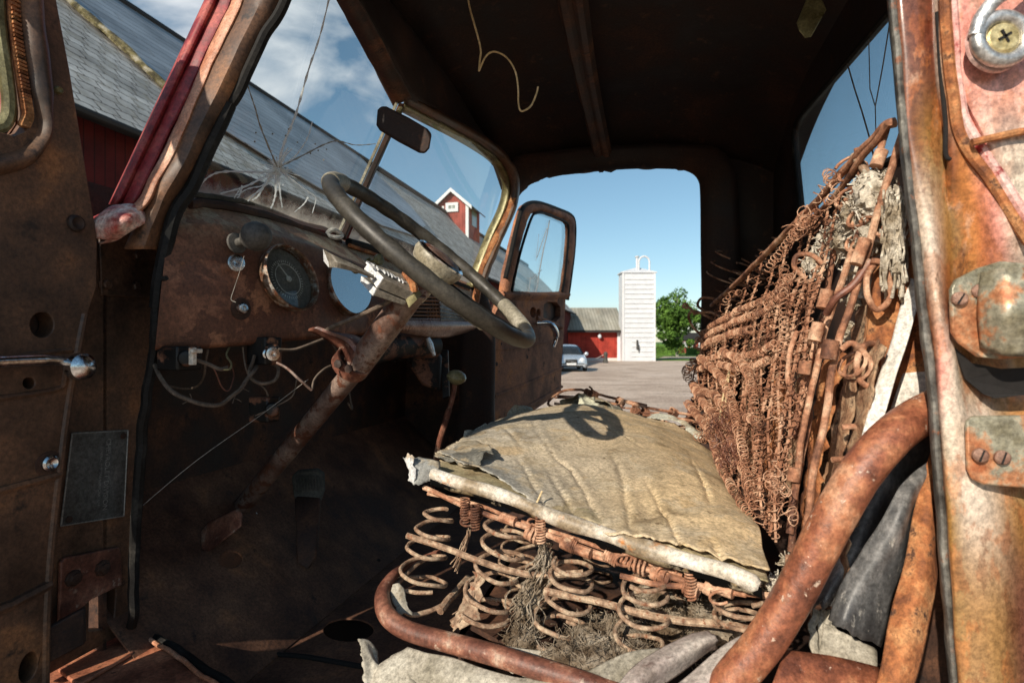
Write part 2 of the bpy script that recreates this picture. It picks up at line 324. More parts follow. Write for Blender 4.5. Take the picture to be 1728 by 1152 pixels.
M['mossy'] = mat('grey_green_felt', [(.3, (.05, .048, .04)), (.7, (.10, .095, .08))], 20, rough=.9, bump=.5)

def glass(name, dirt=.06, lo=None, tintc=(.88, .92, .92), refl=.045):
    m = bpy.data.materials.new(name); m.use_nodes = True; t = m.node_tree; N = t.nodes; L = t.links
    N.remove(N['Principled BSDF']); out = N['Material Output']
    tr = N.new('ShaderNodeBsdfTransparent'); tr.inputs[0].default_value = (*tintc, 1)
    gl = N.new('ShaderNodeBsdfGlossy'); gl.inputs['Roughness'].default_value = .03
    lw_ = N.new('ShaderNodeLayerWeight'); pw = N.new('ShaderNodeMath'); pw.operation = 'POWER'; L.new(lw_.outputs['Facing'], pw.inputs[0]); pw.inputs[1].default_value = 5
    fr = N.new('ShaderNodeMapRange'); L.new(pw.outputs[0], fr.inputs[0]); fr.inputs[3].default_value = refl; fr.inputs[4].default_value = 1.0
    m1 = N.new('ShaderNodeMixShader'); L.new(fr.outputs[0], m1.inputs[0]); L.new(tr.outputs[0], m1.inputs[1]); L.new(gl.outputs[0], m1.inputs[2])
    df = N.new('ShaderNodeBsdfDiffuse'); df.inputs[0].default_value = (.60, .58, .52, 1)
    tcn = N.new('ShaderNodeTexCoord'); n = N.new('ShaderNodeTexNoise'); n.inputs['Scale'].default_value = 26; n.inputs['Detail'].default_value = 8; n.inputs['Roughness'].default_value = .7
    L.new(tcn.outputs['Object'], n.inputs[0])
    n4 = N.new('ShaderNodeTexNoise'); n4.inputs['Scale'].default_value = 4; n4.inputs['Detail'].default_value = 3; L.new(tcn.outputs['Object'], n4.inputs[0])
    if lo is not None:   # grime gathered along the lower seal: attribute 'tint' red = amount
        at = N.new('ShaderNodeAttribute'); at.attribute_name = 'tint'
        sx = N.new('ShaderNodeSeparateColor'); L.new(at.outputs['Color'], sx.inputs[0])
        a = N.new('ShaderNodeMath'); a.operation = 'ADD'; L.new(sx.outputs[0], a.inputs[0]); L.new(n.outputs[0], a.inputs[1])
        mr = N.new('ShaderNodeMapRange'); L.new(a.outputs[0], mr.inputs[0]); mr.inputs[1].default_value = .98; mr.inputs[2].default_value = 1.45
        mr.inputs[3].default_value = 0; mr.inputs[4].default_value = lo
    else:
        mr = N.new('ShaderNodeMapRange'); L.new(n.outputs[0], mr.inputs[0]); mr.inputs[1].default_value = .62; mr.inputs[2].default_value = .85; mr.inputs[3].default_value = 0; mr.inputs[4].default_value = .25
    mr4 = N.new('ShaderNodeMapRange'); L.new(n4.outputs[0], mr4.inputs[0]); mr4.inputs[1].default_value = .35; mr4.inputs[2].default_value = .7; mr4.inputs[3].default_value = dirt*.3; mr4.inputs[4].default_value = dirt
    ad = N.new('ShaderNodeMath'); ad.operation = 'ADD'; ad.use_clamp = True; L.new(mr.outputs[0], ad.inputs[0]); L.new(mr4.outputs[0], ad.inputs[1])
    tl = N.new('ShaderNodeBsdfTranslucent'); tl.inputs[0].default_value = (.60, .58, .52, 1)
    dm = N.new('ShaderNodeMixShader'); dm.inputs[0].default_value = .5; L.new(df.outputs[0], dm.inputs[1]); L.new(tl.outputs[0], dm.inputs[2])
    m2 = N.new('ShaderNodeMixShader'); L.new(ad.outputs[0], m2.inputs[0]); L.new(m1.outputs[0], m2.inputs[1]); L.new(dm.outputs[0], m2.inputs[2])
    L.new(m2.outputs[0], out.inputs[0]); return m
M['wglass'] = glass('dirty_windshield_glass', .05, .85)
M['glass'] = glass('dusty_glass', .05, tintc=(.93, .96, .96))
M['gglass'] = glass('gauge_glass', .02, refl=.07)
M['gglass2'] = glass('bright_gauge_glass', .02, refl=.8)

def crackmat():  # sun glints along the cracks put in as near white colour
    m = bpy.data.materials.new('glint_white_crack'); m.use_nodes = True; N = m.node_tree.nodes; L = m.node_tree.links; N.remove(N['Principled BSDF'])
    d = N.new('ShaderNodeBsdfDiffuse'); d.inputs[0].default_value = (.92, .94, .94, 1); t = N.new('ShaderNodeBsdfTranslucent'); t.inputs[0].default_value = (.95, .97, .97, 1)
    x = N.new('ShaderNodeMixShader'); x.inputs[0].default_value = .6; L.new(d.outputs[0], x.inputs[1]); L.new(t.outputs[0], x.inputs[2]); L.new(x.outputs[0], N['Material Output'].inputs[0]); return m
M['crack'] = crackmat()
M['floor'] = mat('worn_floor_rust', [(.3, (.060, .025, .014)), (.5, (.125, .056, .031)), (.66, (.19, .090, .050)), (.78, (.28, .125, .06))], 8, rough=.85, bump=.6, bscale=90, bdist=.0015, spots=(.05, .028, .02), spot_scale=26, spot_lo=.6, spot_hi=.7)
M['sill'] = mat('red_brown_sill', [(.3, (.20, .070, .040)), (.5, (.38, .14, .075)), (.7, (.50, .21, .11))], 12, rough=.6, bump=.5, bscale=120, spots=(.07, .03, .02), spot_scale=30)
M['cowlpaint'] = mat('highlit_red_cowl_paint', [(.3, (.36, .06, .05)), (.45, (.60, .32, .27)), (.6, (.74, .60, .54)), (.75, (.40, .08, .06))], 22, rough=.5, bump=.6, bscale=90, bdist=.0015, spots=(.30, .14, .06), spot_scale=50, spot_lo=.62, spot_hi=.7)  # pinkish white highlight of the bulge mixed into the red colour

# ------------------------------------------------------------------ background materials
def coordmat(name, c1, c2, mortar, bw, rh, msize=.02, rough=.9, offset=.5, bump=.6, bd=.02, noise_s=1.2, patch=None, metal=0, squash=1, spec=.3):
    """courses laid out on a surface's own (along, up) coordinates, stored per vertex"""
    m = bpy.data.materials.new(name); m.use_nodes = True; t = m.node_tree; N = t.nodes; L = t.links; b = N['Principled BSDF']
    at = N.new('ShaderNodeAttribute'); at.attribute_name = 'tint'
    br = N.new('ShaderNodeTexBrick'); br.offset = offset; br.inputs['Scale'].default_value = 1; br.inputs['Brick Width'].default_value = bw; br.inputs['Row Height'].default_value = rh
    br.inputs['Mortar Size'].default_value = msize; br.inputs['Mortar Smooth'].default_value = .3; br.inputs['Bias'].default_value = 0
    br.inputs['Color1'].default_value = rgba(c1); br.inputs['Color2'].default_value = rgba(c2); br.inputs['Mortar'].default_value = rgba(mortar)
    nd = N.new('ShaderNodeTexNoise'); nd.inputs['Scale'].default_value = 2.2/max(bw, rh) if rh < 5 else .5; nd.inputs['Detail'].default_value = 3; L.new(at.outputs['Vector'], nd.inputs[0])
    vs = N.new('ShaderNodeVectorMath'); vs.operation = 'MULTIPLY_ADD'; L.new(nd.outputs['Color'], vs.inputs[0]); k_ = min(bw, rh)*(.42 if rh < 5 else .05); vs.inputs[1].default_value = (k_, k_, 0); L.new(at.outputs['Vector'], vs.inputs[2])
    L.new(vs.outputs[0], br.inputs[0]); c = br.outputs[0]
    n = N.new('ShaderNodeTexNoise'); n.inputs['Scale'].default_value = noise_s; n.inputs['Detail'].default_value = 7; n.inputs['Roughness'].default_value = .65; L.new(at.outputs['Vector'], n.inputs[0])
    mr = N.new('ShaderNodeMapRange'); L.new(n.outputs[0], mr.inputs[0]); mr.inputs[1].default_value = .3; mr.inputs[2].default_value = .7; mr.inputs[3].default_value = .52; mr.inputs[4].default_value = 1.28
    mx = N.new('ShaderNodeMix'); mx.data_type = 'RGBA'; mx.blend_type = 'MULTIPLY'; mx.inputs[0].default_value = 1; L.new(c, mx.inputs[6]); L.new(mr.outputs[0], mx.inputs[7]); c = mx.outputs[2]
    if patch:
        n2 = N.new('ShaderNodeTexNoise'); n2.inputs['Scale'].default_value = noise_s*2.3; n2.inputs['Detail'].default_value = 5; L.new(at.outputs['Vector'], n2.inputs[0])
        m2 = N.new('ShaderNodeMapRange'); L.new(n2.outputs[0], m2.inputs[0]); m2.inputs[1].default_value = .52; m2.inputs[2].default_value = .7
        mx = N.new('ShaderNodeMix'); mx.data_type = 'RGBA'; L.new(m2.outputs[0], mx.inputs[0]); L.new(c, mx.inputs[6]); mx.inputs[7].default_value = rgba(patch); c = mx.outputs[2]
    L.new(c, b.inputs['Base Color']); b.inputs['Roughness'].default_value = rough; b.inputs['Metallic'].default_value = metal; b.inputs['Specular IOR Level'].default_value = spec
    bn = N.new('ShaderNodeBump'); bn.inputs['Strength'].default_value = bump; bn.inputs['Distance'].default_value = bd; bn.invert = True
    L.new(br.outputs['Fac'], bn.inputs['Height']); L.new(bn.outputs[0], b.inputs['Normal']); return m
BM = {}
BM['tiles'] = coordmat('old_grey_roof_tiles', (.46, .44, .40), (.66, .63, .58), (.13, .12, .105), .30, .24, .014, patch=(.34, .31, .25), noise_s=1.4, bd=.05)
BM['barnwall'] = coordmat('shaded_falu_red_boards', (.075, .007, .006), (.095, .010, .007), (.03, .005, .004), .16, 30, .010, offset=0, noise_s=1.5, bd=.015)  # darker copy of the red boards, the wall's shade put into the colour
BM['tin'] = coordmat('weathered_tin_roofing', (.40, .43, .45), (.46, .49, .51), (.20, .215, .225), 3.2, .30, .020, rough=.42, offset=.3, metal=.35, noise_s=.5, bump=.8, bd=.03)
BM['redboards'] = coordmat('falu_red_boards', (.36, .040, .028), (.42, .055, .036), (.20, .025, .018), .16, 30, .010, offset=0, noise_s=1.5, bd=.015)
BM['towerred'] = coordmat('weathered_red_boards', (.33, .072, .055), (.40, .095, .07), (.20, .04, .03), .16, 30, .010, offset=0, noise_s=1.5, bd=.015)
BM['lean'] = coordmat('mossy_far_barn_roof', (.30, .29, .24), (.36, .345, .29), (.20, .195, .16), .30, 30, .03, offset=0, patch=(.26, .24, .19), noise_s=.6, bd=.03)
BM['white'] = mat('white_silo_paint', [(.3, (.56, .585, .62)), (.7, (.64, .665, .69))], 2, rough=.6, bump=.1)
BM['trim'] = mat('white_trim_paint', [(.3, (.66, .665, .67)), (.7, (.72, .725, .73))], 2, rough=.6, bump=.1)
BM['moss'] = mat('yellow_green_moss', [(.3, (.07, .06, .03)), (.5, (.20, .17, .075)), (.7, (.42, .39, .30))], 6, rough=1, bump=1, bscale=14, bdist=.03)
BM['dark'] = mat('dark_eave_timber', [(.3, (.012, .010, .009)), (.7, (.03, .027, .024))], 3, rough=.8, bump=.2)
BM['mortar'] = mat('lime_plinth', [(.3, (.5, .49, .46)), (.7, (.62, .61, .58))], 2, rough=.9, bump=.2)
BM['gravel'] = mat('pale_pink_gravel', [(.30, (.44, .34, .27)), (.5, (.56, .45, .36)), (.7, (.66, .55, .46))], .35, detail=9, rough=.95, bump=.8, bscale=30, bdist=.02, gscale=14, stretch=(1, 1.5, 1), spots=(.38, .29, .23), spot_scale=.9, spot_lo=.5, spot_hi=.66, spec=.15)
BM['grass'] = mat('mown_grass', [(.3, (.07, .13, .022)), (.5, (.12, .20, .035)), (.7, (.17, .26, .06))], .6, rough=1, bump=.6, bscale=20, bdist=.03, spec=.1)
BM['leaf'] = mat('tree_leaves', [(.3, (.045, .095, .016)), (.5, (.08, .16, .025)), (.7, (.13, .24, .04))], .5, rough=.7, bump=0, spec=.2)
BM['hedge'] = mat('hedge_leaves', [(.3, (.05, .10, .018)), (.6, (.10, .18, .035))], .8, rough=.8, bump=0, spec=.2)
BM['bark'] = mat('pale_birch_bark', [(.3, (.12, .10, .085)), (.6, (.34, .32, .29))], 6, rough=.9, bump=.5)
BM['carpaint'] = mat('silver_blue_car_paint', [(.3, (.50, .56, .62)), (.7, (.54, .60, .66))], 3, rough=.28, metal=.35, bump=0, grain=0, coat=.6, rvar=.02)
BM['tyre'] = mat('tyre_rubber', [(.3, (.02, .02, .02)), (.7, (.035, .035, .035))], 8, rough=.85, bump=.1)
BM['autoglass'] = mat('dark_car_glass', [(.3, (.02, .025, .03)), (.7, (.03, .035, .04))], 3, rough=.06, bump=0, grain=0, rvar=.02)
BM['lampglass'] = mat('headlamp_lens', [(.3, (.62, .65, .68)), (.7, (.75, .78, .80))], 3, rough=.12, bump=0, grain=0, rvar=.02)
BM['post'] = mat('dark_cast_post', [(.3, (.035, .035, .03)), (.7, (.08, .075, .065))], 6, rough=.7, bump=.3)
BM['cupglass'] = mat('old_window_panes', [(.3, (.22, .25, .22)), (.7, (.32, .36, .33))], 6, rough=.15, bump=0)

def struct(name, mb, m, **k):
    o = mb.build(name, m, None, **k); o['kind'] = 'structure'; return o
# ground: one sheet, gently uneven, to the horizon
g = MB(); xs = np.array([-900, -300, -90, -40, -20, -10, -5, 0, 5, 10, 20, 40, 90, 300, 900.]); ys = np.array([-200, -60, -20, -8, -3, 0, 3, 6, 10, 15, 22, 30, 40, 60, 90, 200, 500, 1200.])
g.grid(np.array([[(x, y, 0) for x in xs] for y in ys])); struct('ground', g, BM['gravel'])
lw = MB(); pts = [(12.8, 53.5), (16, 53.0), (24, 54), (45, 52), (160, 50), (160, 240), (-20, 240), (-8, 120), (9, 66)]
lw.prism([(x, y, .004) for x, y in pts], (0, 0, .03)); struct('lawn', lw, BM['grass'])
tr = MB(); tr.prism([(16, 62, .04), (40, 58, .04), (60, 64, .04), (19, 71, .04)], (0, 0, .004)); struct('gravel_path', tr, BM['gravel'])
# a wooded rise far off
hl = MB(); P = []
for i in range(60):
    x = -400+i*14; top = 6+5*nz((x, 0, 0), .02)+2.5*nz((x, 5, 0), .11)
    P.append([(x, 300, -1), (x, 304, top*.7), (x, 330, top)])
hl.grid(np.swapaxes(np.array(P), 0, 1)); struct('hill', hl, BM['leaf'])

def wallgrid(p0, p1, up0, up1, m, mb, coord0=(0, 0)):
    """quad with per-vertex (along, up) coordinates; p0,p1 bottom; up0,up1 tops above them"""
    p0, p1, up0, up1 = map(Vector, (p0, p1, up0, up1)); Lh = (p1-p0).length; Hh = (up0-p0).length
    x, y = coord0
    mb.add([list(p0), list(p1), list(up1), list(up0)], [(0, 1, 2, 3)], m, [(x, y, 0, 1), (x+Lh, y, 0, 1), (x+Lh, y+Hh, 0, 1), (x, y+Hh, 0, 1)])

# --- the long barn across the truck's nose
EA, EH, RA, RH, C0, C1 = 7.2, 3.1, 12.0, 7.9, -9.0, 55.0
barn = thing('barn', 'long red barn with a grey tile and tin roof running past the windshield', 'barn', cab(9, 20, -CAMH))
bw_ = MB()
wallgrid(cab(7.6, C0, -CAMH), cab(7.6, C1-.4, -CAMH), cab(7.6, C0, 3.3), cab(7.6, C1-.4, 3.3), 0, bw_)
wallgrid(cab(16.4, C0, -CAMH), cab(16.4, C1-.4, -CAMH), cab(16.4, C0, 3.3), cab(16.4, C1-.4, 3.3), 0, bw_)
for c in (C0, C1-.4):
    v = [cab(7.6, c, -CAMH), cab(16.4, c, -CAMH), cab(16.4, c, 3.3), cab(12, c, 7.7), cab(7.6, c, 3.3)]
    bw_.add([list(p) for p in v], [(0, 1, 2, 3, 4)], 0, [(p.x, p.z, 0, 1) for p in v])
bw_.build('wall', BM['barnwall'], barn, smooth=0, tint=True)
rf = MB(); SL = math.hypot(RA-EA, RH-EH)
def roofpt(c, s, off=0):       # s metres up the slope from the eave; off = proud of the roof
    k = s/SL; return cab(EA+(RA-EA)*k-off*.707, c, EH+(RH-EH)*k+off*.707)
for c0 in np.arange(C0, C1, 2.0):
    for i in range(12):
        s0, s1 = SL*i/12, SL*(i+1)/12; j = lambda c, s: .05*nz((c, s, 0), .35)
        v = [(c0, s0), (c0+2, s0), (c0+2, s1), (c0, s1)]
        rf.add([list(roofpt(c, s, j(c, s))) for c, s in v], [(0, 1, 2, 3)], 0, [(c, s, 0, 1) for c, s in v])
v = [(C0, 0), (C1+1, 0), (C1+1, SL), (C0, SL)]
bk = [cab(RA+(RA-EA)*(1-s/SL), c, EH+(RH-EH)*s/SL) for c, s in v]
rf.add([list(p) for p in bk], [(0, 1, 2, 3)], 0, [(c, s, 0, 1) for c, s in v])
rf.build('roof', BM['tiles'], barn, smooth=0, tint=True)
gt = MB(); gt.tube([cab(EA-.05, c, EH-.06) for c in (C0, 0, 20, C1)], .055, 8); gt.box(cab(EA+.12, (C0+C1)/2, EH-.02), FV*.10, CV*(C1-C0)*.5, UP*.03)
gt.build('gutter', BM['dark'], barn)
rg = MB(); rg.tube([roofpt(c, SL, .06)+V(0, 0, .02*nz((c, 0, 0), 1)) for c in np.arange(C0, C1+.1, 1.0)], .13, 8)
rg.build('ridge_cap', BM['dark'], barn)
def on_roof(px, py):           # ray through the photo onto the front slope
    u, vv = (px-CX)/FX, -(py-CY)/FX; az = FV.x*u+FV.y; cz = CV.x*u+CV.y
    k = (RH-EH)/(RA-EA); z = (EH-k*EA)/(vv-k*az); return cz*z, (az*z-EA)/(RA-EA)*SL
tb = [on_roof(*p) for p in ((20, -90), (104, 0), (190, 76), (271, 148), (369, 222), (459, 278), (528, 318), (600, 358), (640, 384), (700, 402), (716, 382), (690, 350), (640, 303))]
c_end = tb[-1][0]
tinp = [(c, min(s, SL-.05)) for c, s in tb]+[(c_end, SL-.05), (C0, SL-.05), (C0, tb[0][1])]
tn = MB(); tri = geometry.tessellate_polygon([[Vector((c, s, 0)) for c, s in tinp]])
tn.add([list(roofpt(c, s, .09)) for c, s in tinp], [tuple(t) for t in tri], 0, [(c, s, 0, 1) for c, s in tinp])
tn.build('tin_sheeting', BM['tin'], barn, smooth=0, tint=True, thick=.02)
ms = MB(); path = tb[:5]; PP = crom([list(roofpt(c, s, .10)) for c, s in path], 14)
ms.tube([p+np.array([.05*nz(p, 2, 1), .05*nz(p, 2, 5), .05*nz(p, 2, 8)]) for p in PP], [.055+.05*abs(nz(p, 1.3, 4)) for p in PP], 7)
ms.build('moss_strip', BM['moss'], barn)

# --- small tower on the barn ridge
T0 = cab(RA, 0, RH); tz = 34.0
tw = thing('lookout_tower', 'small red gabled tower with white trim standing above the barn ridge', 'tower', q(770, 400, tz))
f0, f1, ap = q(737, 362, tz), q(794, 349, tz), q(765, 326, tz)
ex = FV*-1; wdt = (f1-f0).dot(ex); o_ = q(737, 405, tz); zt = q(0, 348, tz).z; za = q(0, 325, tz).z; zb = q(0, 425, tz).z
def tp(x, c, z): p = o_+ex*x+CV*c; p.z = z; return p
wb = MB(); D = 2.3
for c in (0, D):
    v = [tp(0, c, zb), tp(wdt, c, zb), tp(wdt, c, zt), tp(wdt/2, c, za), tp(0, c, zt)]
    wb.add([list(p) for p in v], [(0, 1, 2, 3, 4)], 0, [((p-o_).dot(ex), p.z, 0, 1) for p in v])
for x in (0, wdt): wallgrid(tp(x, 0, zb), tp(x, D, zb), tp(x, 0, zt), tp(x, D, zt), 0, wb)
wb.build('wall', BM['towerred'], tw, smooth=0, tint=True)
rb = MB(); ov = .32
for s in (-1, 1):
    e = tp(wdt/2+s*(wdt/2+ov), 0, zt-ov*(za-zt)/(wdt/2)); a_ = tp(wdt/2, 0, za+.03)
    rb.prism([e-CV*.25, a_-CV*.25, a_+CV*(D+.25), e+CV*(D+.25)], (0, 0, .07))
rb.build('roof', BM['dark'], tw, smooth=0)
for s in (-1, 1):
    b_ = MB(); e = tp(wdt/2+s*(wdt/2+ov), -.27, zt-ov*(za-zt)/(wdt/2)); a_ = tp(wdt/2, -.27, za+.03)
    b_.prism([e-UP*.1, a_-UP*.1, a_+UP*.12, e+UP*.12], CV*-.05); b_.build('barge_board', BM['trim'], tw, smooth=0)
b_ = MB(); b_.box(tp(wdt-.04, -.03, (zt+zb)/2), ex*.09, CV*.03, UP*(zt-zb)/2); b_.build('corner_board', BM['trim'], tw, smooth=0)
b_ = MB(); b_.box(tp(.06, -.03, (zt+zb)/2), ex*.07, CV*.03, UP*(zt-zb)/2); b_.build('corner_board', BM['trim'], tw, smooth=0)
b_ = MB(); b_.box(tp(.42, -.03, zt-.35), ex*.06, CV*.03, UP*.32); b_.build('vertical_batten', BM['trim'], tw, smooth=0)
wc = tp(.98, -.04, zt-.13)
b_ = MB(); 
b_.prism([wc+ex*x+UP*z for x, z in ((-.39, -.27), (.39, -.27), (.39, .27), (-.39, .27))], CV*-.05, [[wc+ex*x+UP*z for x, z in ((-.21, -.1), (.21, -.1), (.21, .1), (-.21, .1))]])
b_.box(wc-CV*.03, ex*.02, CV*.02, UP*.1)
wf = b_.build('window_frame', BM['trim'], tw, smooth=0)
b_ = MB(); b_.box(wc-CV*.01, ex*.21, CV*.008, UP*.1); b_.build('pane', BM['cupglass'], wf, smooth=0)
b_ = MB(); b_.box(tp(wdt+.02, D*.5, zt-.65), CV*.45, ex*.02, UP*.45); b_.build('side_window', BM['cupglass'], tw, smooth=0)

# --- white silo tower
zS = 52.0; sx0, sx1 = q(1050, 0, zS).x, q(1106, 0, zS).x; sh = 8.05
silo = thing('silo', 'tall square white boarded silo beside the red barn, with a pipe on top', 'silo', V((sx0+sx1)/2, zS+1.6, 0))
wS = sx1-sx0; wD = 1.7; b_ = MB()
b_.box(V((sx0+sx1)/2, zS+wD/2, sh/2), V(wS/2, 0, 0), V(0, wD/2, 0), V(0, 0, sh/2)); b_.build('wall', BM['white'], silo, smooth=0)
for i in range(17):
    zz = .45+i*.44
    b_ = MB(); x0 = sx0+.22 if i > 3 else sx0+.85
    b_.box(V((x0+sx1-.18)/2, zS-.012, zz), V((sx1-.18-x0)/2, 0, 0), V(0, .055, 0), V(0, 0, .035)); b_.build('board', BM['trim'], silo, smooth=0)
b_ = MB(); b_.box(V(sx0+.08, zS-.03, sh/2), V(.08, 0, 0), V(0, .04, 0), V(0, 0, sh/2)); b_.box(V(sx1-.08, zS-.03, sh/2), V(.08, 0, 0), V(0, .04, 0), V(0, 0, sh/2)); b_.build('corner_trim', BM['trim'], silo, smooth=0)
b_ = MB(); c_ = V((sx0+sx1)/2, zS+wD/2, sh)
e = .12; P = [(sx0-e, zS-e), (sx1+e, zS-e), (sx1+e, zS+wD+e), (sx0-e, zS+wD+e)]
b_.add([(x, y, sh) for x, y in P]+[(x, y, sh+.1) for x, y in P]+[(c_.x, c_.y, sh+.62)], [(0, 1, 2, 3), (0, 1, 5, 4), (1, 2, 6, 5), (2, 3, 7, 6), (3, 0, 4, 7), (4, 5, 8), (5, 6, 8), (6, 7, 8), (7, 4, 8)])
b_.build('roof', BM['white'], silo, smooth=0)
b_ = MB(); tx = q(1076, 0, zS).x; b_.tube([V(tx, c_.y-.6, sh+.1), V(tx, c_.y-.6, sh+1.5)], .11, 10); b_.lathe(V(tx, c_.y-.6, sh+1.45), UP, [(.2, 0), (.22, .1), (0, .16)], 12); b_.build('vent_pipe', BM['white'], silo)
b_ = MB(); x2 = q(1097, 0, zS).x; r_ = (x2-tx-.16)/2
b_.tube([V(x2, c_.y-.6, sh+.05), V(x2, c_.y-.6, sh+1.0)]+[V(x2-r_+r_*math.cos(a), c_.y-.6, sh+1.0+.55*math.sin(a)) for a in np.linspace(.2, 3.0, 14)]+[V(x2-2*r_, c_.y-.6, sh+.2)], .085, 8)
b_.build('arched_pipe', BM['white'], silo)
b_ = MB(); b_.box(V(sx0+1.35, zS-.06, 1.5), V(.06, 0, 0), V(0, .10, 0), V(0, 0, .42)); b_.box(V(sx0+1.5, zS-.06, 1.15), V(.04, 0, .1), V(0, .10, 0), V(-.02, 0, .25)); b_.build('pole_shadow', BM['post'], silo, smooth=0)  # dark boxes stand in for a pole's shadow on the silo face

# --- low red barn beside the silo
zb_ = 53.2; rb0, rb1 = q(800, 0, zb_).x, q(1042, 0, zb_).x
red = thing('red_barn', 'low bright red boarded barn under a grey mossy roof beside the white silo', 'barn', V((rb0+rb1)/2, zb_+4, 0))
b_ = MB(); eh = CAMH+(583-559)/FX*zb_+.15
wallgrid(V(rb0, zb_, .25), V(rb1, zb_, .25), V(rb0, zb_, eh), V(rb1, zb_, eh), 0, b_)
wallgrid(V(rb1, zb_, .25), V(rb1, zb_+8, .25), V(rb1, zb_, eh), V(rb1, zb_+8, eh), 0, b_)
wallgrid(V(rb0, zb_, .25), V(rb0, zb_+8, .25), V(rb0, zb_, eh), V(rb0, zb_+8, eh), 0, b_)
b_.build('wall', BM['redboards'], red, smooth=0, tint=True)
b_ = MB(); b_.box(V((rb0+rb1)/2, zb_+4, .12), V((rb1-rb0)/2+.05, 0, 0), V(0, 4.1, 0), V(0, 0, .14)); b_.build('plinth', BM['mortar'], red, smooth=0)
b_ = MB(); b_.box(V(rb1+.1, zb_-.05, eh/2), V(.13, 0, 0), V(0, .06, 0), V(0, 0, eh/2)); b_.build('corner_board', BM['trim'], red, smooth=0)
ry = zb_+4; rh = CAMH+(583-520)/FX*ry; ex1 = q(1056, 0, zb_-.6).x; ex2 = q(1042, 0, ry).x
b_ = MB()
A_, B_, C_, D_ = V(rb0-.5, zb_-.6, eh-.1), V(ex1, zb_-.6, eh-.1), V(ex1, ry, rh), V(rb0-.5, ry, rh)
b_.add([list(p) for p in (A_, B_, C_, D_)], [(0, 1, 2, 3)], 0, [((p.x), (p.z), 0, 1) for p in (A_, B_, C_, D_)])
E_, F_ = V(ex1, ry+4.6, eh-.1), V(rb0-.5, ry+4.6, eh-.1)
b_.add([list(p) for p in (D_, C_, E_, F_)], [(0, 1, 2, 3)], 0, [((p.x), (p.z), 0, 1) for p in (D_, C_, E_, F_)])
b_.build('roof', BM['lean'], red, smooth=0, tint=True, thick=.12)
b_ = MB(); b_.box(V((rb0-.5+ex1)/2, zb_-.62, eh-.16), V((ex1-rb0+.5)/2, 0, 0), V(0, .05, 0), V(0, 0, .10)); b_.build('eave_board', BM['dark'], red, smooth=0)
b_ = MB(); lx = q(1011, 0, zb_).x; b_.lathe(V(lx, zb_-.35, eh-.75), UP, [(.05, .4), (.08, .3), (.16, .2), (.17, .05), (.1, -.05), (0, -.08)], 12); b_.build('yard_lamp', BM['white'], red)

# --- tree, hedge, far house, post, car
def foliage(center, rad, n, size, fn=None):
    mb = MB(); vs = []; fs = []
    clumps = []
    for i in range(60):
        d = Vector(rng.normal(size=3)); d.normalize(); r = rng.random()**.45
        p = Vector((d.x*rad[0]*r, d.y*rad[1]*r, d.z*rad[2]*r))
        if fn and not fn(p): continue
        clumps.append((p, rng.uniform(.16, .32)*rad[0]*1.1))
    for i in range(n):
        p, cr0 = clumps[rng.integers(len(clumps))]
        d = Vector(rng.normal(size=3)); d.normalize(); p = p+d*cr0*rng.uniform(.6, 1.05)
        a = Vector(rng.normal(size=3)).normalized(); b = a.orthogonal().normalized(); s = size*rng.uniform(.6, 1.3)
        c = center+p; k = len(vs)
        vs += [list(c-a*s), list(c-b*s*.6), list(c+a*s), list(c+b*s*.6)]; fs.append((k, k+1, k+2, k+3))
    mb.add(vs, fs); return mb
tz_ = 74.0; tcx = q(1143, 0, tz_).x
tree = thing('birch_tree', 'tall bushy green tree standing to the right of the white silo', 'tree', V(tcx, tz_, 0))
foliage(V(tcx, tz_, 5.0), (3.0, 2.8, 4.0), 12000, .19, lambda p: p.x**2 < (2.9-.55*max(p.z, 0))**2 and not (p.x < -1.4 and p.z > 1.9)).build('crown', BM['leaf'], tree, smooth=0)
b_ = MB(); b_.tube([V(tcx, tz_, 0), V(tcx-.1, tz_, 2.5), V(tcx+.1, tz_, 5.5), V(tcx, tz_, 7.6)], [.22, .17, .10, .03], 9)
for i in range(9):
    a = i*2.1; z0 = 1.8+i*.5; b_.tube([V(tcx, tz_, z0), V(tcx+1.0*math.cos(a), tz_+math.sin(a), z0+.9), V(tcx+1.9*math.cos(a), tz_+1.9*math.sin(a), z0+1.5)], [.07, .045, .015], 6)
b_.build('trunk', BM['bark'], tree)
def hedge(x0, x1, y, hgt, lab):
    t = thing('hedge', lab, 'hedge', V((x0+x1)/2, y, 0), 'clipped hedges beyond the lawn'); b_ = MB(); vs = []; fs = []
    for i in range(int(1500*(x1-x0)/6)):
        c = V(rng.uniform(x0, x1), y+rng.uniform(-.5, .5), rng.uniform(.05, hgt)+.08*rng.normal()); a = Vector(rng.normal(size=3)).normalized(); b = a.orthogonal().normalized(); s = .12; k = len(vs)
        vs += [list(c-a*s), list(c-b*s*.6), list(c+a*s), list(c+b*s*.6)]; fs.append((k, k+1, k+2, k+3))
    b_.add(vs, fs); b_.build('foliage', BM['hedge'], t, smooth=0)
    b_ = MB(); b_.box(V((x0+x1)/2, y, hgt*.47), V((x1-x0)/2-.1, 0, 0), V(0, .36, 0), V(0, 0, hgt*.45)); b_.build('branches', BM['leaf'], t, smooth=0)
zh = 84.0
hedge(q(1085, 0, zh).x, q(1141, 0, zh).x, zh, 1.35, 'low clipped hedge under the green tree, left of the gateway')
hedge(q(1158, 0, zh).x, q(1215, 0, zh).x, zh, 1.2, 'low clipped hedge to the right of the small dark red cottage')
zc = 110.; cx0, cx1 = q(1148, 0, zc).x, q(1190, 0, zc).x
cot = thing('cottage', 'small dark red cottage with white windows far behind the hedge', 'house', V((cx0+cx1)/2, zc+3, 0))
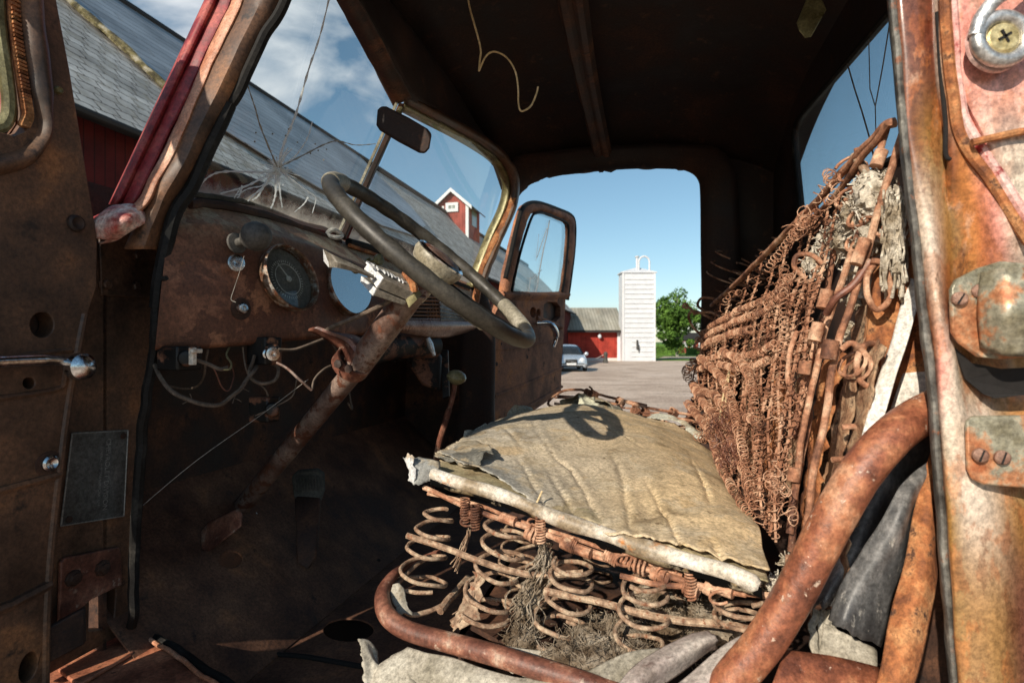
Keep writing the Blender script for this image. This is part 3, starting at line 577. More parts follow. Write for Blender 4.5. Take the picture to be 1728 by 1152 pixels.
b_ = MB(); wallgrid(V(cx0, zc, 0), V(cx1, zc, 0), V(cx0, zc, 2.5), V(cx1, zc, 2.5), 0, b_); wallgrid(V(cx0, zc, 0), V(cx0, zc+6, 0), V(cx0, zc, 2.5), V(cx0, zc+6, 2.5), 0, b_); b_.build('wall', BM['towerred'], cot, smooth=0, tint=True)
b_ = MB(); b_.prism([V(cx0-.3, zc-.3, 2.4), V(cx0-.3, zc+3, 4), V(cx0-.3, zc+6.3, 2.4)], V(cx1-cx0+.6, 0, 0)); b_.build('roof', BM['dark'], cot, smooth=0)
for x in (cx0+.9, cx0+2.4, cx0+3.9):
    b_ = MB(); b_.box(V(x, zc-.03, 1.6), V(.42, 0, 0), V(0, .04, 0), V(0, 0, .55)); b_.build('window', BM['trim'], cot, smooth=0)
zp = 46.0; px_ = q(1022, 0, zp).x
post = thing('yard_post', 'short dark post standing in the gravel in front of the red barn', 'post', V(px_, zp, 0))
b_ = MB(); b_.lathe(V(px_, zp, 0), UP, [(.19, 0), (.21, .15), (.16, .25), (.15, .6), (.18, .66), (.17, .78), (.10, .9), (0, .93)], 14); b_.build('post_body', BM['post'], post)
b_ = MB(); b_.tube(crom([list(p) for p in (V(px_-.1, zp, .7), V(px_-1, zp+.3, .25), V(px_-2.2, zp+.6, .12))], 6), .025, 6); b_.build('chain', M['alu'], post)

# car, nose towards us
zc = 30.6; cxr = q(993, 0, zc).x; ccx = cxr-.92
car = thing('parked_car', 'silver blue saloon car parked on the gravel facing the truck', 'car', V(ccx, zc+2.2, 0))
def sect(y, hw, zlo, zhi, tw_=.9, n=5):
    """half body section: from sill up over the top"""
    return [(hw*.93, zlo), (hw, zlo+.18), (hw, (zlo+zhi)*.5), (hw*.97, zhi-.08), (hw*tw_, zhi), (hw*.45, zhi+.03), (0, zhi+.04)]
st = [(0.00, .70, .28, .55), (.05, .80, .22, .62), (.25, .88, .20, .70), (.9, .91, .20, .84), (1.35, .915, .20, .90), (2.3, .92, .22, .93), (3.6, .92, .22, .95), (4.3, .89, .25, .95), (4.62, .80, .30, .90), (4.70, .72, .40, .80)]
rows = []
for y, hw, lo, hi in st:
    s_ = sect(y, hw, lo, hi); full = [(ccx+x, zc+y, z) for x, z in s_]+[(ccx-x, zc+y, z) for x, z in s_[-2::-1]]; rows.append(full)
b_ = MB(); G = surf(rows, 3, 3); b_.grid(G); k = len(G[0])
b_.v[0] = b_.v[0]; b_.f.append(tuple(range(k)))
b_.build('body', BM['carpaint'], car, smooth=50)
def loftbox(rows, name, m, parent):
    b_ = MB(); G = surf(rows, 2, 2); b_.grid(G); return b_.build(name, m, parent, smooth=50)
cabin = []
for y, hw, z in ((1.25, .74, .90), (1.95, .62, 1.34), (2.4, .60, 1.43), (3.2, .60, 1.42), (3.9, .70, 1.02)):
    cabin.append([(ccx+.80 if 0 else ccx+(.84 if z > .9 else .80), zc+y, .90), (ccx+hw+.04, zc+y, max(.9, z-.10)), (ccx+hw*.8, zc+y, z), (ccx, zc+y, z+.03), (ccx-hw*.8, zc+y, z), (ccx-hw-.04, zc+y, max(.9, z-.10)), (ccx-.84, zc+y, .90)])
loftbox(cabin[1:4]+[cabin[4]], 'roof', BM['carpaint'], car)
ws = MB(); ws.grid(surf([[V(ccx+x, zc+1.20, .90) for x in (-.76, 0, .76)], [V(ccx+x*.82, zc+1.97, 1.36+(.03 if x == 0 else 0)) for x in (-.74, 0, .74)]], 4, 4)); ws.build('windscreen', BM['autoglass'], car, thick=.01)
for s in (-1, 1):
    b_ = MB(); b_.prism([V(ccx+s*.855, zc+1.4, .93), V(ccx+s*.70, zc+2.05, 1.30), V(ccx+s*.68, zc+3.2, 1.30), V(ccx+s*.855, zc+3.8, .95)], V(s*.02, 0, 0)); b_.build('side_window', BM['autoglass'], car, smooth=0)
    b_ = MB(); b_.lathe(V(ccx+s*.60, zc+.12, .60), V(s*.25, -1, .25), [(.17, -.02), (.16, .06), (.10, .10), (0, .11)], 16); b_.build('headlight', BM['lampglass'], car)
    b_ = MB(); b_.lathe(V(ccx+s*1.0, zc+1.45, .95), V(0, -1, 0), [(.04, -.06), (.10, -.04), (.11, .02), (.05, .07), (0, .08)], 12); b_.box(V(ccx+s*.9, zc+1.45, .93), V(.06, 0, 0), V(0, .02, 0), V(0, 0, .02)); b_.build('wing_mirror', BM['carpaint'], car)
    for yy in (.85, 3.75):
        b_ = MB(); b_.lathe(V(ccx+s*.72, zc+yy, .32), V(s, 0, 0), [(.18, .205), (.31, .205), (.32, .16), (.32, .02), (.2, 0)], 22); wh = b_.build('wheel', BM['tyre'], car)
        b_ = MB(); b_.lathe(V(ccx+s*.72, zc+yy, .32), V(s, 0, 0), [(0, .205), (.05, .20), (.17, .19), (.20, .20)], 20); b_.build('rim', M['alu'], wh)
b_ = MB(); b_.box(V(ccx, zc-.02, .56), V(.32, 0, 0), V(0, .03, .01), V(0, 0, .10)); gr = b_.build('grille', BM['dark'], car, bevel=.01)
b_ = MB(); b_.tube([V(ccx-.30, zc-.06, .64), V(ccx+.30, zc-.06, .48)], .012, 6); b_.build('grille_bar', M['alu'], gr)
b_ = MB(); b_.box(V(ccx, zc+.0, .31), V(.62, 0, 0), V(0, .04, 0), V(0, 0, .035)); b_.build('lower_intake', BM['dark'], car)
b_ = MB(); b_.box(V(ccx, zc-.075, .42), V(.26, 0, 0), V(0, .006, 0), V(0, 0, .055)); b_.build('number_plate', BM['trim'], car)

# ================================================================== THE TRUCK
truck = thing('old_truck', 'rusty abandoned truck with open doors, seen through its driver side into the cab', 'truck', cab(.6, 1.45, -CAMH))
def seal(name, pts, r, m, parent, n=6, k=8, jit=0.0, **tags):
    P = crom([list(p) for p in pts], n)
    if jit: P = np.array([p+np.array([nz(p, 30, 1), nz(p, 30, 5), nz(p, 30, 9)])*jit for p in P])
    return MB().tube(P, r, k).build(name, m, parent, **tags)
def rough(G, amp, s, k=0):
    G = np.array(G); sh = G.shape
    for i in range(sh[0]):
        for j in range(sh[1]):
            p = G[i, j]; G[i, j] = p+np.array([nz(p, s, k), nz(p, s, k+7), nz(p, s, k+13)])*amp
    return G

# --- windshield: two flat panes meeting at a centre post
PB0, PB1 = q(318, 336, .98), q(577, 396, 1.40)
PT0, PT1 = q(520, -95, .93), q(674, 180, 1.40)
g_ = MB(); G = surf([[PB0, PB0.lerp(PB1, .5), PB1], [PB0.lerp(PT0, .5), (PB0+PB1+PT0+PT1)/4, PB1.lerp(PT1, .5)], [PT0, PT0.lerp(PT1, .5), PT1]], 10, 10)
col = np.zeros((*G.shape[:2], 4)); col[..., 3] = 1
for i in range(G.shape[0]): col[i, :, 0] = math.exp(-i/2.6)*1.15
g_.grid(G, col=col); wnear = g_.build('windshield_glass', M['wglass'], truck, tint=True, label='cracked near windshield pane')
def onpane(px, py, off=.002):
    n = (PB1-PB0).cross(PT0-PB0).normalized(); d = (q(px, py, 1)-V(0, 0, CAMH)); z = (PB0-V(0, 0, CAMH)).dot(n)/d.dot(n)
    return V(0, 0, CAMH)+d*z*(1-off)
QB0, QB1, QT0, QT1 = q(588, 402, 1.40), q(792, 478, 2.02), q(683, 186, 1.40), q(862, 272, 2.08)
g_ = MB(); G = surf([[QB0, QB0.lerp(QB1, .5), QB1], [QB0.lerp(QT0, .5), (QB0+QB1+QT0+QT1)/4, QB1.lerp(QT1, .5)], [QT0, QT0.lerp(QT1, .5), QT1]], 8, 8)
col = np.zeros((*G.shape[:2], 4)); col[..., 3] = 1
for i in range(G.shape[0]): col[i, :, 0] = math.exp(-i/2.2)*1.1
g_.grid(G, col=col); wfar = g_.build('windshield_glass', M['wglass'], truck, tint=True, label='far windshield pane showing the tower')
# crack star on the near pane
ce = (468, 283)
CR = [[(468, 283), (480, 240), (500, 190), (520, 120), (540, 60), (562, -30)], [(468, 283), (440, 215), (430, 180), (416, 140)],
      [(468, 283), (500, 268), (545, 245), (570, 238), (600, 245), (634, 243)], [(468, 283), (455, 290), (420, 290), (375, 290), (350, 300), (332, 322)],
      [(466, 287), (440, 302), (410, 316), (372, 327)], [(467, 288), (450, 310), (425, 332), (418, 340)], [(469, 288), (466, 320), (462, 340), (457, 352)],
      [(471, 288), (472, 320), (476, 350)], [(472, 286), (495, 305), (522, 325), (533, 335), (527, 360)], [(520, 333), (512, 345), (497, 358)],
      [(470, 282), (490, 270), (505, 255), (520, 230), (527, 205)], [(466, 286), (445, 312), (420, 318), (400, 330)], [(465, 285), (450, 305), (436, 330), (425, 338)],
      [(472, 281), (482, 262), (492, 252)], [(471, 280), (478, 262), (486, 250)], [(464, 288), (452, 300), (458, 314)], [(474, 285), (484, 286), (494, 287)], [(409, 313), (402, 323), (395, 335)], [(409, 315), (404, 330), (400, 334)]]
for i, c in enumerate(CR):
    P = crom([list(onpane(*p)) for p in c], 6); k = len(P); wd = .0013 if i in (0, 3, 4, 5, 6, 7, 12, 13, 14) else .0009
    P = np.array([p+np.array([nz(p, 90, i), nz(p, 90, i+3), nz(p, 90, i+6)])*.0005 for p in P])
    MB().tube(P, np.linspace(wd*1.9, wd*1.0, k)*(1+.4*np.sin(np.arange(k)*2.3)), 5).build('crack', M['crack'] if i not in (1, 2) else M['web'], wnear)
for i in range(22):
    a = rng.uniform(0, 6.28); r1 = rng.uniform(12, 34)*(1.25 if math.sin(a) > .2 else .8); x1, y1 = 468+4*math.cos(a), 283+4*math.sin(a)
    pts = [onpane(x1, y1), onpane(468+r1*.6*math.cos(a+.06), 283+r1*.6*math.sin(a+.06)), onpane(468+r1*math.cos(a), 283+r1*math.sin(a))]
    MB().tube(pts, [.0016, .0012, .0004], 5).build('crack', M['crack'], wnear)
bb = MB()
for i in range(90):
    a = rng.uniform(0, 6.28); d = abs(rng.normal())*10; bb.lathe(onpane(468+d*math.cos(a), 283+d*math.sin(a)*1.3), (0, -1, 0), [(rng.uniform(.0007, .0024), 0), (0, .001)], 6)
bb.build('chipped_glass', M['crack'], wnear)
for x, y in ((432, 224), (430, 239), (460, 226), (482, 229), (537, 254), (551, 252), (532, 243), (524, 259), (546, 270), (502, 240), (487, 218)):
    MB().lathe(onpane(x, y), (0, -1, 0), [(.0018, 0), (.001, .0006), (0, .001)], 10).build('dried_drop', M['web'], wnear)

# --- near windshield pillar: red outer channel, salmon edge, brown inner face, rubber
def strip(name, L, m, parent, n=7, nu=3, tint=False, thick=0, amp=0, **tags):
    G = surf(L, n, nu)      # L: list of polylines running the length
    if amp: G = rough(G, amp, 25)
    return MB().grid(G).build(name, m, parent, thick=thick, **tags)
def zz(l, z): return [q(x, y, zt) for (x, y), zt in zip(l, z)]
ys = (-90, 0, 120, 240, 345)
zl = (.99, .97, .94, .91, .885)
def pl(x0, x1, dz=0, zl=zl, ys=ys): return [q(x0+(x1-x0)*(y/345), y, z+dz) for y, z in zip(ys, zl)]
strip('drip_channel', [pl(346, 184, .03), pl(350, 188, -.004), pl(358, 195, -.008), pl(366, 202, .0), pl(368, 205, .018)], M['redpaint'], truck, thick=.002)
strip('pillar_skin', [pl(366, 203, .02), pl(370, 207, .004), pl(384, 218, .001), pl(392, 227, .003), pl(396, 231, .014), pl(400, 236, .010), pl(404, 244, .0)], M['redpaint'], truck, thick=.003, amp=.002)
ped = [(414, -70), (403, 0), (368, 75), (340, 140), (312, 205), (285, 262), (264, 300), (248, 335), (218, 365), (195, 400)]
pz = [.97, .955, .94, .925, .91, .90, .89, .88, .875, .87]
def off(l, dx, dy=0): return [(x+dx, y+dy) for x, y in l]
strip('pillar_edge', [zz(off(ped, -11, -2), pz), zz(off(ped, -5), [z-.010 for z in pz]), zz(off(ped, 4, 1), [z-.012 for z in pz]), zz(off(ped, 8, 2), [z-.002 for z in pz])], M['salmon'], truck, thick=.002, amp=.0015)
inn = [(520, -110), (470, 10), (428, 90), (392, 165), (360, 225), (335, 275), (305, 325), (280, 372), (268, 420)]
inz = [.96, .95, .94, .93, .925, .92, .915, .91, .905]
ped2 = [(432, -110), (408, 5), (376, 75), (345, 142), (315, 207), (290, 264), (268, 303), (250, 345), (215, 420)]
pz2 = [.965, .95, .935, .92, .905, .895, .885, .88, .875]
mid = [((a[0]+b[0])/2, (a[1]+b[1])/2) for a, b in zip(inn, ped2)]
strip('windshield_pillar', [zz(off(ped2, -4), [z+.012 for z in pz2]), zz(ped2, pz2), zz(mid, [(a+b)/2-.018 for a, b in zip(inz, pz2)]), zz(inn, inz), zz(off(inn, 10), [z+.02 for z in inz])], M['door_in'], truck, thick=.004, amp=.0012)
# bulging red cowl corner
b_ = MB(); G = surf([[q(150, 396, .87), q(160, 372, .86), q(184, 350, .86), q(212, 344, .88)], [q(160, 400, .855), q(176, 380, .842), q(200, 362, .842), q(228, 350, .87)], [q(178, 404, .85), q(196, 388, .838), q(220, 372, .84), q(238, 356, .872)], [q(165, 412, .87), q(196, 404, .862), q(225, 390, .86), q(246, 372, .875)]], 6, 6)
b_.grid(rough(G, .004, 30)); b_.build('cowl_corner', M['cowlpaint'], truck, thick=.003)
seal('seal', zz([(505, -70), (478, 10), (452, 52), (430, 95), (408, 145), (398, 166), (392, 175)], [.93]*7), [.0085]*37, M['rubber'], truck, jit=.0012, label='cracked black windshield seal, upper length')
seal('seal', zz([(389, 177), (375, 205), (355, 245), (336, 290), (318, 325), (300, 352), (288, 385), (278, 425), (268, 480), (264, 520)], [.93, .925, .92, .915, .91, .905, .90, .895, .89, .89]), .0105, M['rubber'], truck, jit=.0012, label='cracked black windshield seal, lower length')

# --- hinge pillar between door and dash
pa = .86
def PA(l, a=pa): return [qa(x, y, a) for x, y in l]
hp = [(70, 390), (158, 402), (190, 398), (225, 385), (262, 345), (286, 352), (276, 430), (268, 500), (262, 560), (248, 640), (240, 730), (229, 860), (222, 1000), (220, 1062), (150, 1100), (60, 1150), (40, 800)]
b_ = MB(); b_.prism(PA(hp), FV*.02, [PA([(152, 975), (166, 958), (190, 955), (196, 1000), (192, 1045), (178, 1060), (150, 1062)])]); b_.build('hinge_pillar', M['door_in'], truck, smooth=30, bevel=.002)
for x, y in ((228, 432), (176, 480), (226, 483)):
    b_ = MB(); c = qa(x, y, pa-.001); b_.lathe(c, FV*-1, [(.012, 0), (.0125, .002), (.0085, .003), (.008, .008), (.006, .0095), (0, .0095)], 6); b_.build('bolt', M['door_in'], truck, smooth=20)
b_ = MB(); b_.prism(PA([(165, 402), (250, 362), (268, 372), (260, 505), (168, 498)], pa-.001), FV*-.004); b_.build('bracket', M['door_in'], truck, bevel=.0015, smooth=30)
# data plate
pp = [(122, 731), (216, 726), (209, 870), (103, 887)]
b_ = MB(); b_.prism(PA(pp, pa-.002), FV*-.0015); idp = b_.build('data_plate', M['idplate'], truck, smooth=0)
b_ = MB(); pc = [qa(x, y, pa-.0036) for x, y in pp]
for i in range(4): b_.tube([pc[i], pc[(i+1) % 4]], .0012, 5)
b_.build('rim', M['idtext'], idp)
for x, y in ((208, 735), (116, 876)):
    b_ = MB(); b_.lathe(qa(x, y, pa-.0035), FV*-1, [(.0055, 0), (.005, .0015), (0, .002)], 12); b_.build('rivet', M['rust_in'], idp)
cdn = qa(176, 850, pa-.0038)-qa(182, 745, pa-.0038); crt = qa(190, 800, pa-.0038)-qa(150, 802, pa-.0038)
text('lettering', 'CHEVROLET DIVISION', M['idtext'], idp, qa(180, 800, pa-.0040), cdn, crt, .0115, .0001)
text('lettering', 'GENERAL MOTORS CORPORATION', M['idtext'], idp, qa(169, 803, pa-.0040), cdn, crt, .0058, .0001)
# hinge leaves at the foot
b_ = MB(); b_.prism(PA([(98, 948), (105, 940), (196, 922), (200, 930), (202, 985), (150, 1010), (120, 1035), (95, 1050)], pa-.003), FV*-.006); hg = b_.build('hinge', M['dpipe'], truck, bevel=.0015, smooth=30, label='rusty lower door hinge leaf')
for x, y in ((123, 975), (172, 958)):
    b_ = MB(); b_.lathe(qa(x, y, pa-.009), FV*-1, [(.013, 0), (.012, .004), (.009, .005), (.008, .009), (0, .010)], 8); b_.build('bolt', M['rust_in'], hg, smooth=25)
b_ = MB(); b_.prism([q(85, 1052, .80), q(145, 1020, .84), q(146, 1080, .84), q(88, 1110, .80)], V(.006, -.012, 0)); b_.build('hinge', M['rust_in'], truck, bevel=.002, label='dark hinge leaf bolted to the open door')
seal('door_seal', zz([(264, 520), (262, 560), (257, 600), (247, 680), (240, 740), (232, 850), (225, 960), (226, 1020), (222, 1058)], [.89, .89, .90, .90, .91, .91, .92, .92, .93]), .008, M['rubber'], truck, jit=.003)

# --- near door, swung open to the left
DP, DD = (-.62, .85), (-.30, -.954)
def qd(px, py, off=0.0):
    p = qv(px, py, DP, DD); return p+V(.954, -.30, 0)*off
def QDl(l, off=0): return [qd(x, y, off) for x, y in l]
edge = [(93, -20), (95, 0), (118, 121), (132, 208), (149, 312), (161, 382), (164, 415), (163, 484), (149, 526), (130, 623), (115, 727), (94, 907), (85, 1046), (84, 1200)]
door = edge
b_ = MB(); hole = [(-160, -40), (34, -40), (38, 30), (45, 90), (53, 150), (56, 185), (55, 205), (44, 222), (25, 230), (0, 233), (-160, 240)]
circ = lambda x, y, rx, ry, n=18, rot=0: [(x+rx*math.cos(a)*math.cos(rot)-ry*math.sin(a)*math.sin(rot), y+rx*math.cos(a)*math.sin(rot)+ry*math.sin(a)*math.cos(rot)) for a in np.arange(n)*2*math.pi/n]
DT, DB_ = qd(95, 0).z+.12, CAMH-.95
def dpt(s, z): return V(DP[0]+DD[0]*s, DP[1]+DD[1]*s, z)
door3 = [dpt(.95, DB_), dpt(.97, 1.5), dpt(.93, DT-.1), dpt(.85, DT), dpt(.12, DT)]+QDl(edge)
door3[-1].z = DB_
hole3 = [dpt(.84, DT-.09), dpt(.13, DT-.09)]+QDl(hole[1:-2])+[dpt(.80, qd(0, 233).z), dpt(.86, qd(0, 233).z+.05)]
b_.prism(door3, V(-.954, .30, 0)*.03, [hole3, QDl(circ(71, 548, 20, 22)), QDl(circ(49, 646, 10, 10)), QDl(circ(48, 1125, 14, 28, rot=.35))])
ndoor = b_.build('door', M['door_in'], truck, smooth=30, bevel=.004, label='near door swung open at the left edge')
off_ = V(-.954, .30, 0)*.034
b_ = MB(); b_.prism([p+off_ for p in door3], V(-.954, .30, 0)*.004, [[p+off_ for p in hole3]]); b_.build('outer_skin', M['rust_in'], ndoor, smooth=0)
fr = [(36, -40), (40, 30), (47, 90), (55, 150), (62, 190), (66, 215), (60, 240), (40, 262), (0, 275), (-60, 282)]
G = []
for k_, (o1, o2) in enumerate(((-8, -.012), (0, .008), (14, .016), (27, .010), (33, .0))):
    row = []
    for i, (x, y) in enumerate(fr):
        t = min(1, max(0, (y-150)/110)); row.append(qd(x+o1*(1-t)+o1*.2*t, y+(o1-10)*t*.9, o2))
    G.append(row)
b_ = MB(); b_.grid(rough(surf(G, 6, 4), .0015, 30)); b_.build('window_surround', M['door_in'], ndoor)
ch = [(24, -40), (28, 40), (37, 110), (46, 170), (49, 195), (43, 212)]
P = crom([list(qd(x, y, -.006)) for x, y in ch], 10)
b_ = MB(); b_.tube(P, .006, 6)
for i in np.linspace(0, len(P)-1, 62):
    p = P[int(i)]; b_.box(V(*p)+V(.954, -.3, 0)*.005, V(.3, .954, 0)*.005, V(.954, -.3, 0)*.003, UP*.0016)
b_.build('ribbed_channel', M['orange_rust'], ndoor)
b_ = MB(); b_.grid(surf([[qd(-160, -60, -.02), qd(-160, 100, -.02), qd(-160, 240, -.02)], [qd(-10, -60, -.02), qd(4, 100, -.02), qd(-8, 225, -.02)]], 5, 5)); b_.build('window_glass', M['glass'], ndoor)
P = crom([list(qd(x, y, -.012)) for x, y in ((4, -40), (10, 50), (20, 120), (26, 175), (20, 205), (0, 216), (-60, 222))], 8)
MB().tube(P, .008, 8).build('vent_frame', M['olive'], ndoor); MB().tube(P-np.array([.010, 0, 0])+np.array([0, .002, .004]), .005, 8).build('vent_seal', M['pinkpaint'], ndoor)
# pressed beads of the door
for l, r in ((((-160, 614), (0, 606), (60, 597), (124, 590)), .004), (((-150, 690), (0, 672), (60, 664), (104, 655), (112, 640), (116, 610)), .0045), (((-150, 860), (0, 828), (50, 815), (105, 800)), .006), (((-150, 1075), (0, 1028), (40, 1010), (88, 985)), .0075), (((146, 530), (128, 623), (112, 727), (91, 907), (82, 1046), (80, 1180)), .005)):
    seal('pressed_bead', [qd(x-3, y, -.001) for x, y in l], r, M['door_in'], ndoor)
# window crank with round knob
hub = qd(-60, 615, .02); ck = qd(98, 618, .045)
b_ = MB(); b_.tube(crom([list(p) for p in (qd(-80, 618, .004), qd(-60, 612, .03), qd(0, 608, .036), qd(50, 607, .038), qd(78, 610, .036), qd(90, 615, .034))], 6), [.011]*8+[.008]*10+[.0068]*13, 12); cr_o = b_.build('window_crank', M['chrome'], ndoor)
b_ = MB(); nn = V(.954, -.3, 0)
b_.lathe(ck-nn*.022, nn, [(.007, 0), (.009, .004), (.0165, .009), (.0195, .018), (.018, .027), (.011, .034), (0, .036)], 24); b_.build('knob', M['chrome'], ndoor)
for x, y, r, m_ in ((83, 781, .0115, 'chrome'), (97, 153, .0055, 'olive'), (127, 377, .0125, 'rust_in')):
    c = qd(x, y, .0); b_ = MB(); b_.lathe(c, nn, [(r, 0), (r*.95, .004), (r*.7, .006), (r*.5, .004), (0, .003)], 18); b_.build('screw', M[m_], ndoor)
b_ = MB(); b_.lathe(qd(83, 783, -.002), nn, [(.019, 0), (.018, .003), (.011, .003)], 20); b_.build('washer', M['rust_in'], ndoor)

# --- sill
b_ = MB(); b_.prism([qh(x, y, -.5) for x, y in ((-60, 1180), (85, 1108), (150, 1085), (210, 1062), (228, 1060), (300, 1098), (378, 1156), (470, 1240), (430, 1420), (-60, 1420))], (0, 0, -.03)); sill = b_.build('door_sill', M['sill'], truck, bevel=.002, smooth=30)
b_ = MB(); b_.prism([qh(x, y, -.492) for x, y in ((98, 1128), (105, 1116), (190, 1068), (200, 1070), (228, 1088), (226, 1098), (140, 1150), (128, 1152))], (0, 0, -.006)); b_.build('tread_plate', M['sill'], sill, bevel=.002, smooth=30)
seal('seal', [qh(x, y, -.494) for x, y in ((222, 1062), (262, 1075), (318, 1110), (380, 1152), (440, 1200))], .007, M['rubber'], truck, jit=.002, label='black sill seal running out of the bottom edge')
seal('sill_edge', [qh(x, y, -.492) for x, y in ((212, 1062), (252, 1078), (300, 1108), (362, 1154), (420, 1200))], .0035, M['salmon'], truck, jit=.003)

# --- floor, toe board, fire wall, kick panels
b_ = MB()
b_.prism([cab(a, c, -.60) for a, c in ((-.45, .68), (-.45, 2.26), (.74, 2.26), (.74, .80), (.70, .68))], (0, 0, -.004), [[qh(x, y, -.60) for x, y in circ(588, 1062, 43, 20, 26)], [qh(x, y, -.60) for x, y in circ(652, 1050, 7, 5, 10)]]); b_.build('floor', M['floor'], truck, smooth=30)
b_ = MB(); b_.prism([cab(.70, .74, -.597), cab(.70, 2.26, -.597), cab(1.02, 2.26, -.30), cab(1.02, .74, -.30)], (0, 0, -.004), [[cab(.70+.32*(t-.0)/1, c, -.597+.297*t) for t, c in ((.50+.05*math.cos(a), 1.02+.03*math.sin(a)) for a in np.arange(14)*2*math.pi/14)]]); b_.build('toe_board', M['floor'], truck, smooth=30)
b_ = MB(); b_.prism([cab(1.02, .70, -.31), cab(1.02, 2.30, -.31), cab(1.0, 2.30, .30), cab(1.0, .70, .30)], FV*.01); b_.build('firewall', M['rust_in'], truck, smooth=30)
b_ = MB(); b_.prism([cab(.86, .74, -.62), cab(1.04, .74, -.62), cab(1.04, .74, .12), cab(.86, .74, .12)], CV*-.006); b_.build('kick_panel', M['rust_in'], truck, smooth=30, label='near kick panel')
b_ = MB(); b_.prism([cab(.55, 2.24, -.62), cab(1.04, 2.24, -.62), cab(1.04, 2.24, .30), cab(.66, 2.24, .30)], CV*.006); b_.build('kick_panel', M['rust_in'], truck, smooth=30, label='far kick panel')
for pts in (((250, 900), (280, 960), (345, 1080), (520, 1108), (700, 1140)), ((350, 1085), (420, 1040), (560, 975), (640, 945))):
    seal('floor_seam', [qh(x, y, -.597) if y > 1030 else q(x, y, .6/((y-CY)/FX)*.97) for x, y in pts], .005, M['black'], truck)
# seat riser
b_ = MB(); b_.prism([cab(.30, .86, -.60), cab(.30, 2.16, -.60), cab(.30, 2.16, -.46), cab(.30, .86, -.46)], FV*-.01); b_.prism([cab(.30, .86, -.47), cab(.30, 2.16, -.47), cab(-.4, 2.16, -.47), cab(-.4, .70, -.47), cab(.1, .70, -.47)], (0, 0, .01)); b_.build('seat_riser', M['rust_in'], truck, smooth=30)

# --- roof: headers, skin, ribs
def rp(a, c):
    tc_ = (c-1.45)/.80; ta = (a-.1)/.62
    return cab(a, c, .90-.17*abs(tc_)**2.6-.16*abs(ta)**3)
G = np.array([[list(rp(a, c)) for c in np.linspace(.62, 2.28, 26)] for a in np.linspace(-.50, .60, 18)])
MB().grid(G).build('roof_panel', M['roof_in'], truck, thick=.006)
def rib(name, pts, wd, hgt, m=None, **t):
    P = crom([list(p) for p in pts], 8); b_ = MB(); rows = []
    for dx, dz in ((-wd, .0), (-wd*.7, -hgt), (-wd*.3, -hgt), (0, -hgt*.55), (wd*.3, -hgt), (wd*.7, -hgt), (wd, 0)):
        rows.append([p+np.array(FV)*dx+np.array([0, 0, dz]) for p in P])
    b_.grid(np.array(rows)); return b_.build(name, m or M['rust_in'], truck, **t)
rib('roof_bow', [q(958, -60, 1.18), q(966, 0, 1.28), q(985, 110, 1.62), (q(1004, 200, 1.95)), q(1022, 282, 2.22)], .035, .02)
# windshield header (inner frame) in brown
H1 = [(545, -60), (568, -10), (590, 30), (620, 85), (648, 138), (668, 176)]; z1 = [.93, .99, 1.07, 1.18, 1.30, 1.385]
G = [zz(off(H1, -3, 3), [z+.01 for z in z1]), zz(H1, [z-.008 for z in z1]), zz(off(H1, 9, -3), [z-.022 for z in z1]), zz(off(H1, 19, -7), [z-.02 for z in z1]), zz(off(H1, 27, -11), [z-.024 for z in z1])]
strip('windshield_header', G, M['rust_in'], truck, thick=.004, amp=.002, label='near half of the windshield header')
H2 = [(676, 184), (715, 204), (760, 227), (800, 250), (830, 272), (848, 300), (850, 325), (842, 355), (825, 392), (804, 444), (790, 482)]
z2 = [1.39, 1.52, 1.68, 1.84, 1.98, 2.05, 2.07, 2.07, 2.07, 2.07, 2.06]
def outw(l, d):
    o = []; A = np.array(l, float); T = np.gradient(A, axis=0); T /= np.linalg.norm(T, axis=1)[:, None]
    return [(x+ty*d, y-tx*d) for (x, y), (tx, ty) in zip(l, T)]
strip('windshield_header', [zz(outw(H2, -3), [z+.01 for z in z2]), zz(H2, [z-.01 for z in z2]), zz(outw(H2, 7), [z-.02 for z in z2]), zz(outw(H2, 10), [z-.012 for z in z2])], M['olive'], truck, thick=.004, label='far windshield frame trim')
strip('windshield_frame', [zz(outw(H2, 9), [z-.004 for z in z2]), zz(outw(H2, 16), [z-.03 for z in z2]), zz(outw(H2, 23), [z-.03 for z in z2]), zz(outw(H2, 26), [z+.0 for z in z2])], M['door_in'], truck, thick=.004, amp=.003)
# far opening outline, and the inner panels round it
OPI = [(845, 800), (833, 720), (833, 560), (822, 500), (826, 440), (846, 390), (872, 335), (888, 316), (908, 304), (932, 297), (985, 291), (1040, 286), (1090, 284), (1140, 285), (1165, 289), (1180, 303), (1184, 330), (1185, 420), (1186, 520), (1180, 640), (1166, 700), (1140, 800)]
zo = [2.14, 2.12, 2.12, 2.12, 2.12, 2.12, 2.12, 2.13, 2.15, 2.17, 2.18, 2.16, 2.13, 2.10, 2.08, 2.06, 2.05, 2.05, 2.05, 2.05, 2.05, 2.05]
OPO = [(720, 860), (770, 720), (775, 600), (782, 520), (800, 470), (826, 400), (850, 330), (862, 275), (880, 262), (915, 258), (975, 250), (1040, 246), (1095, 243), (1160, 244), (1210, 250), (1235, 275), (1245, 320), (1250, 420), (1252, 520), (1250, 640), (1245, 720), (1235, 860)]
A = zz(OPI, zo); Bm = zz([((a[0]*.6+b[0]*.4), (a[1]*.6+b[1]*.4)) for a, b in zip(OPI, OPO)], [z-.03 for z in zo]); Cc = zz(OPO, [z-.04 for z in zo])
A0 = zz(OPI, [z+.035 for z in zo])
b_ = MB(); G = surf([A0, A, Bm, Cc], 6, 3)
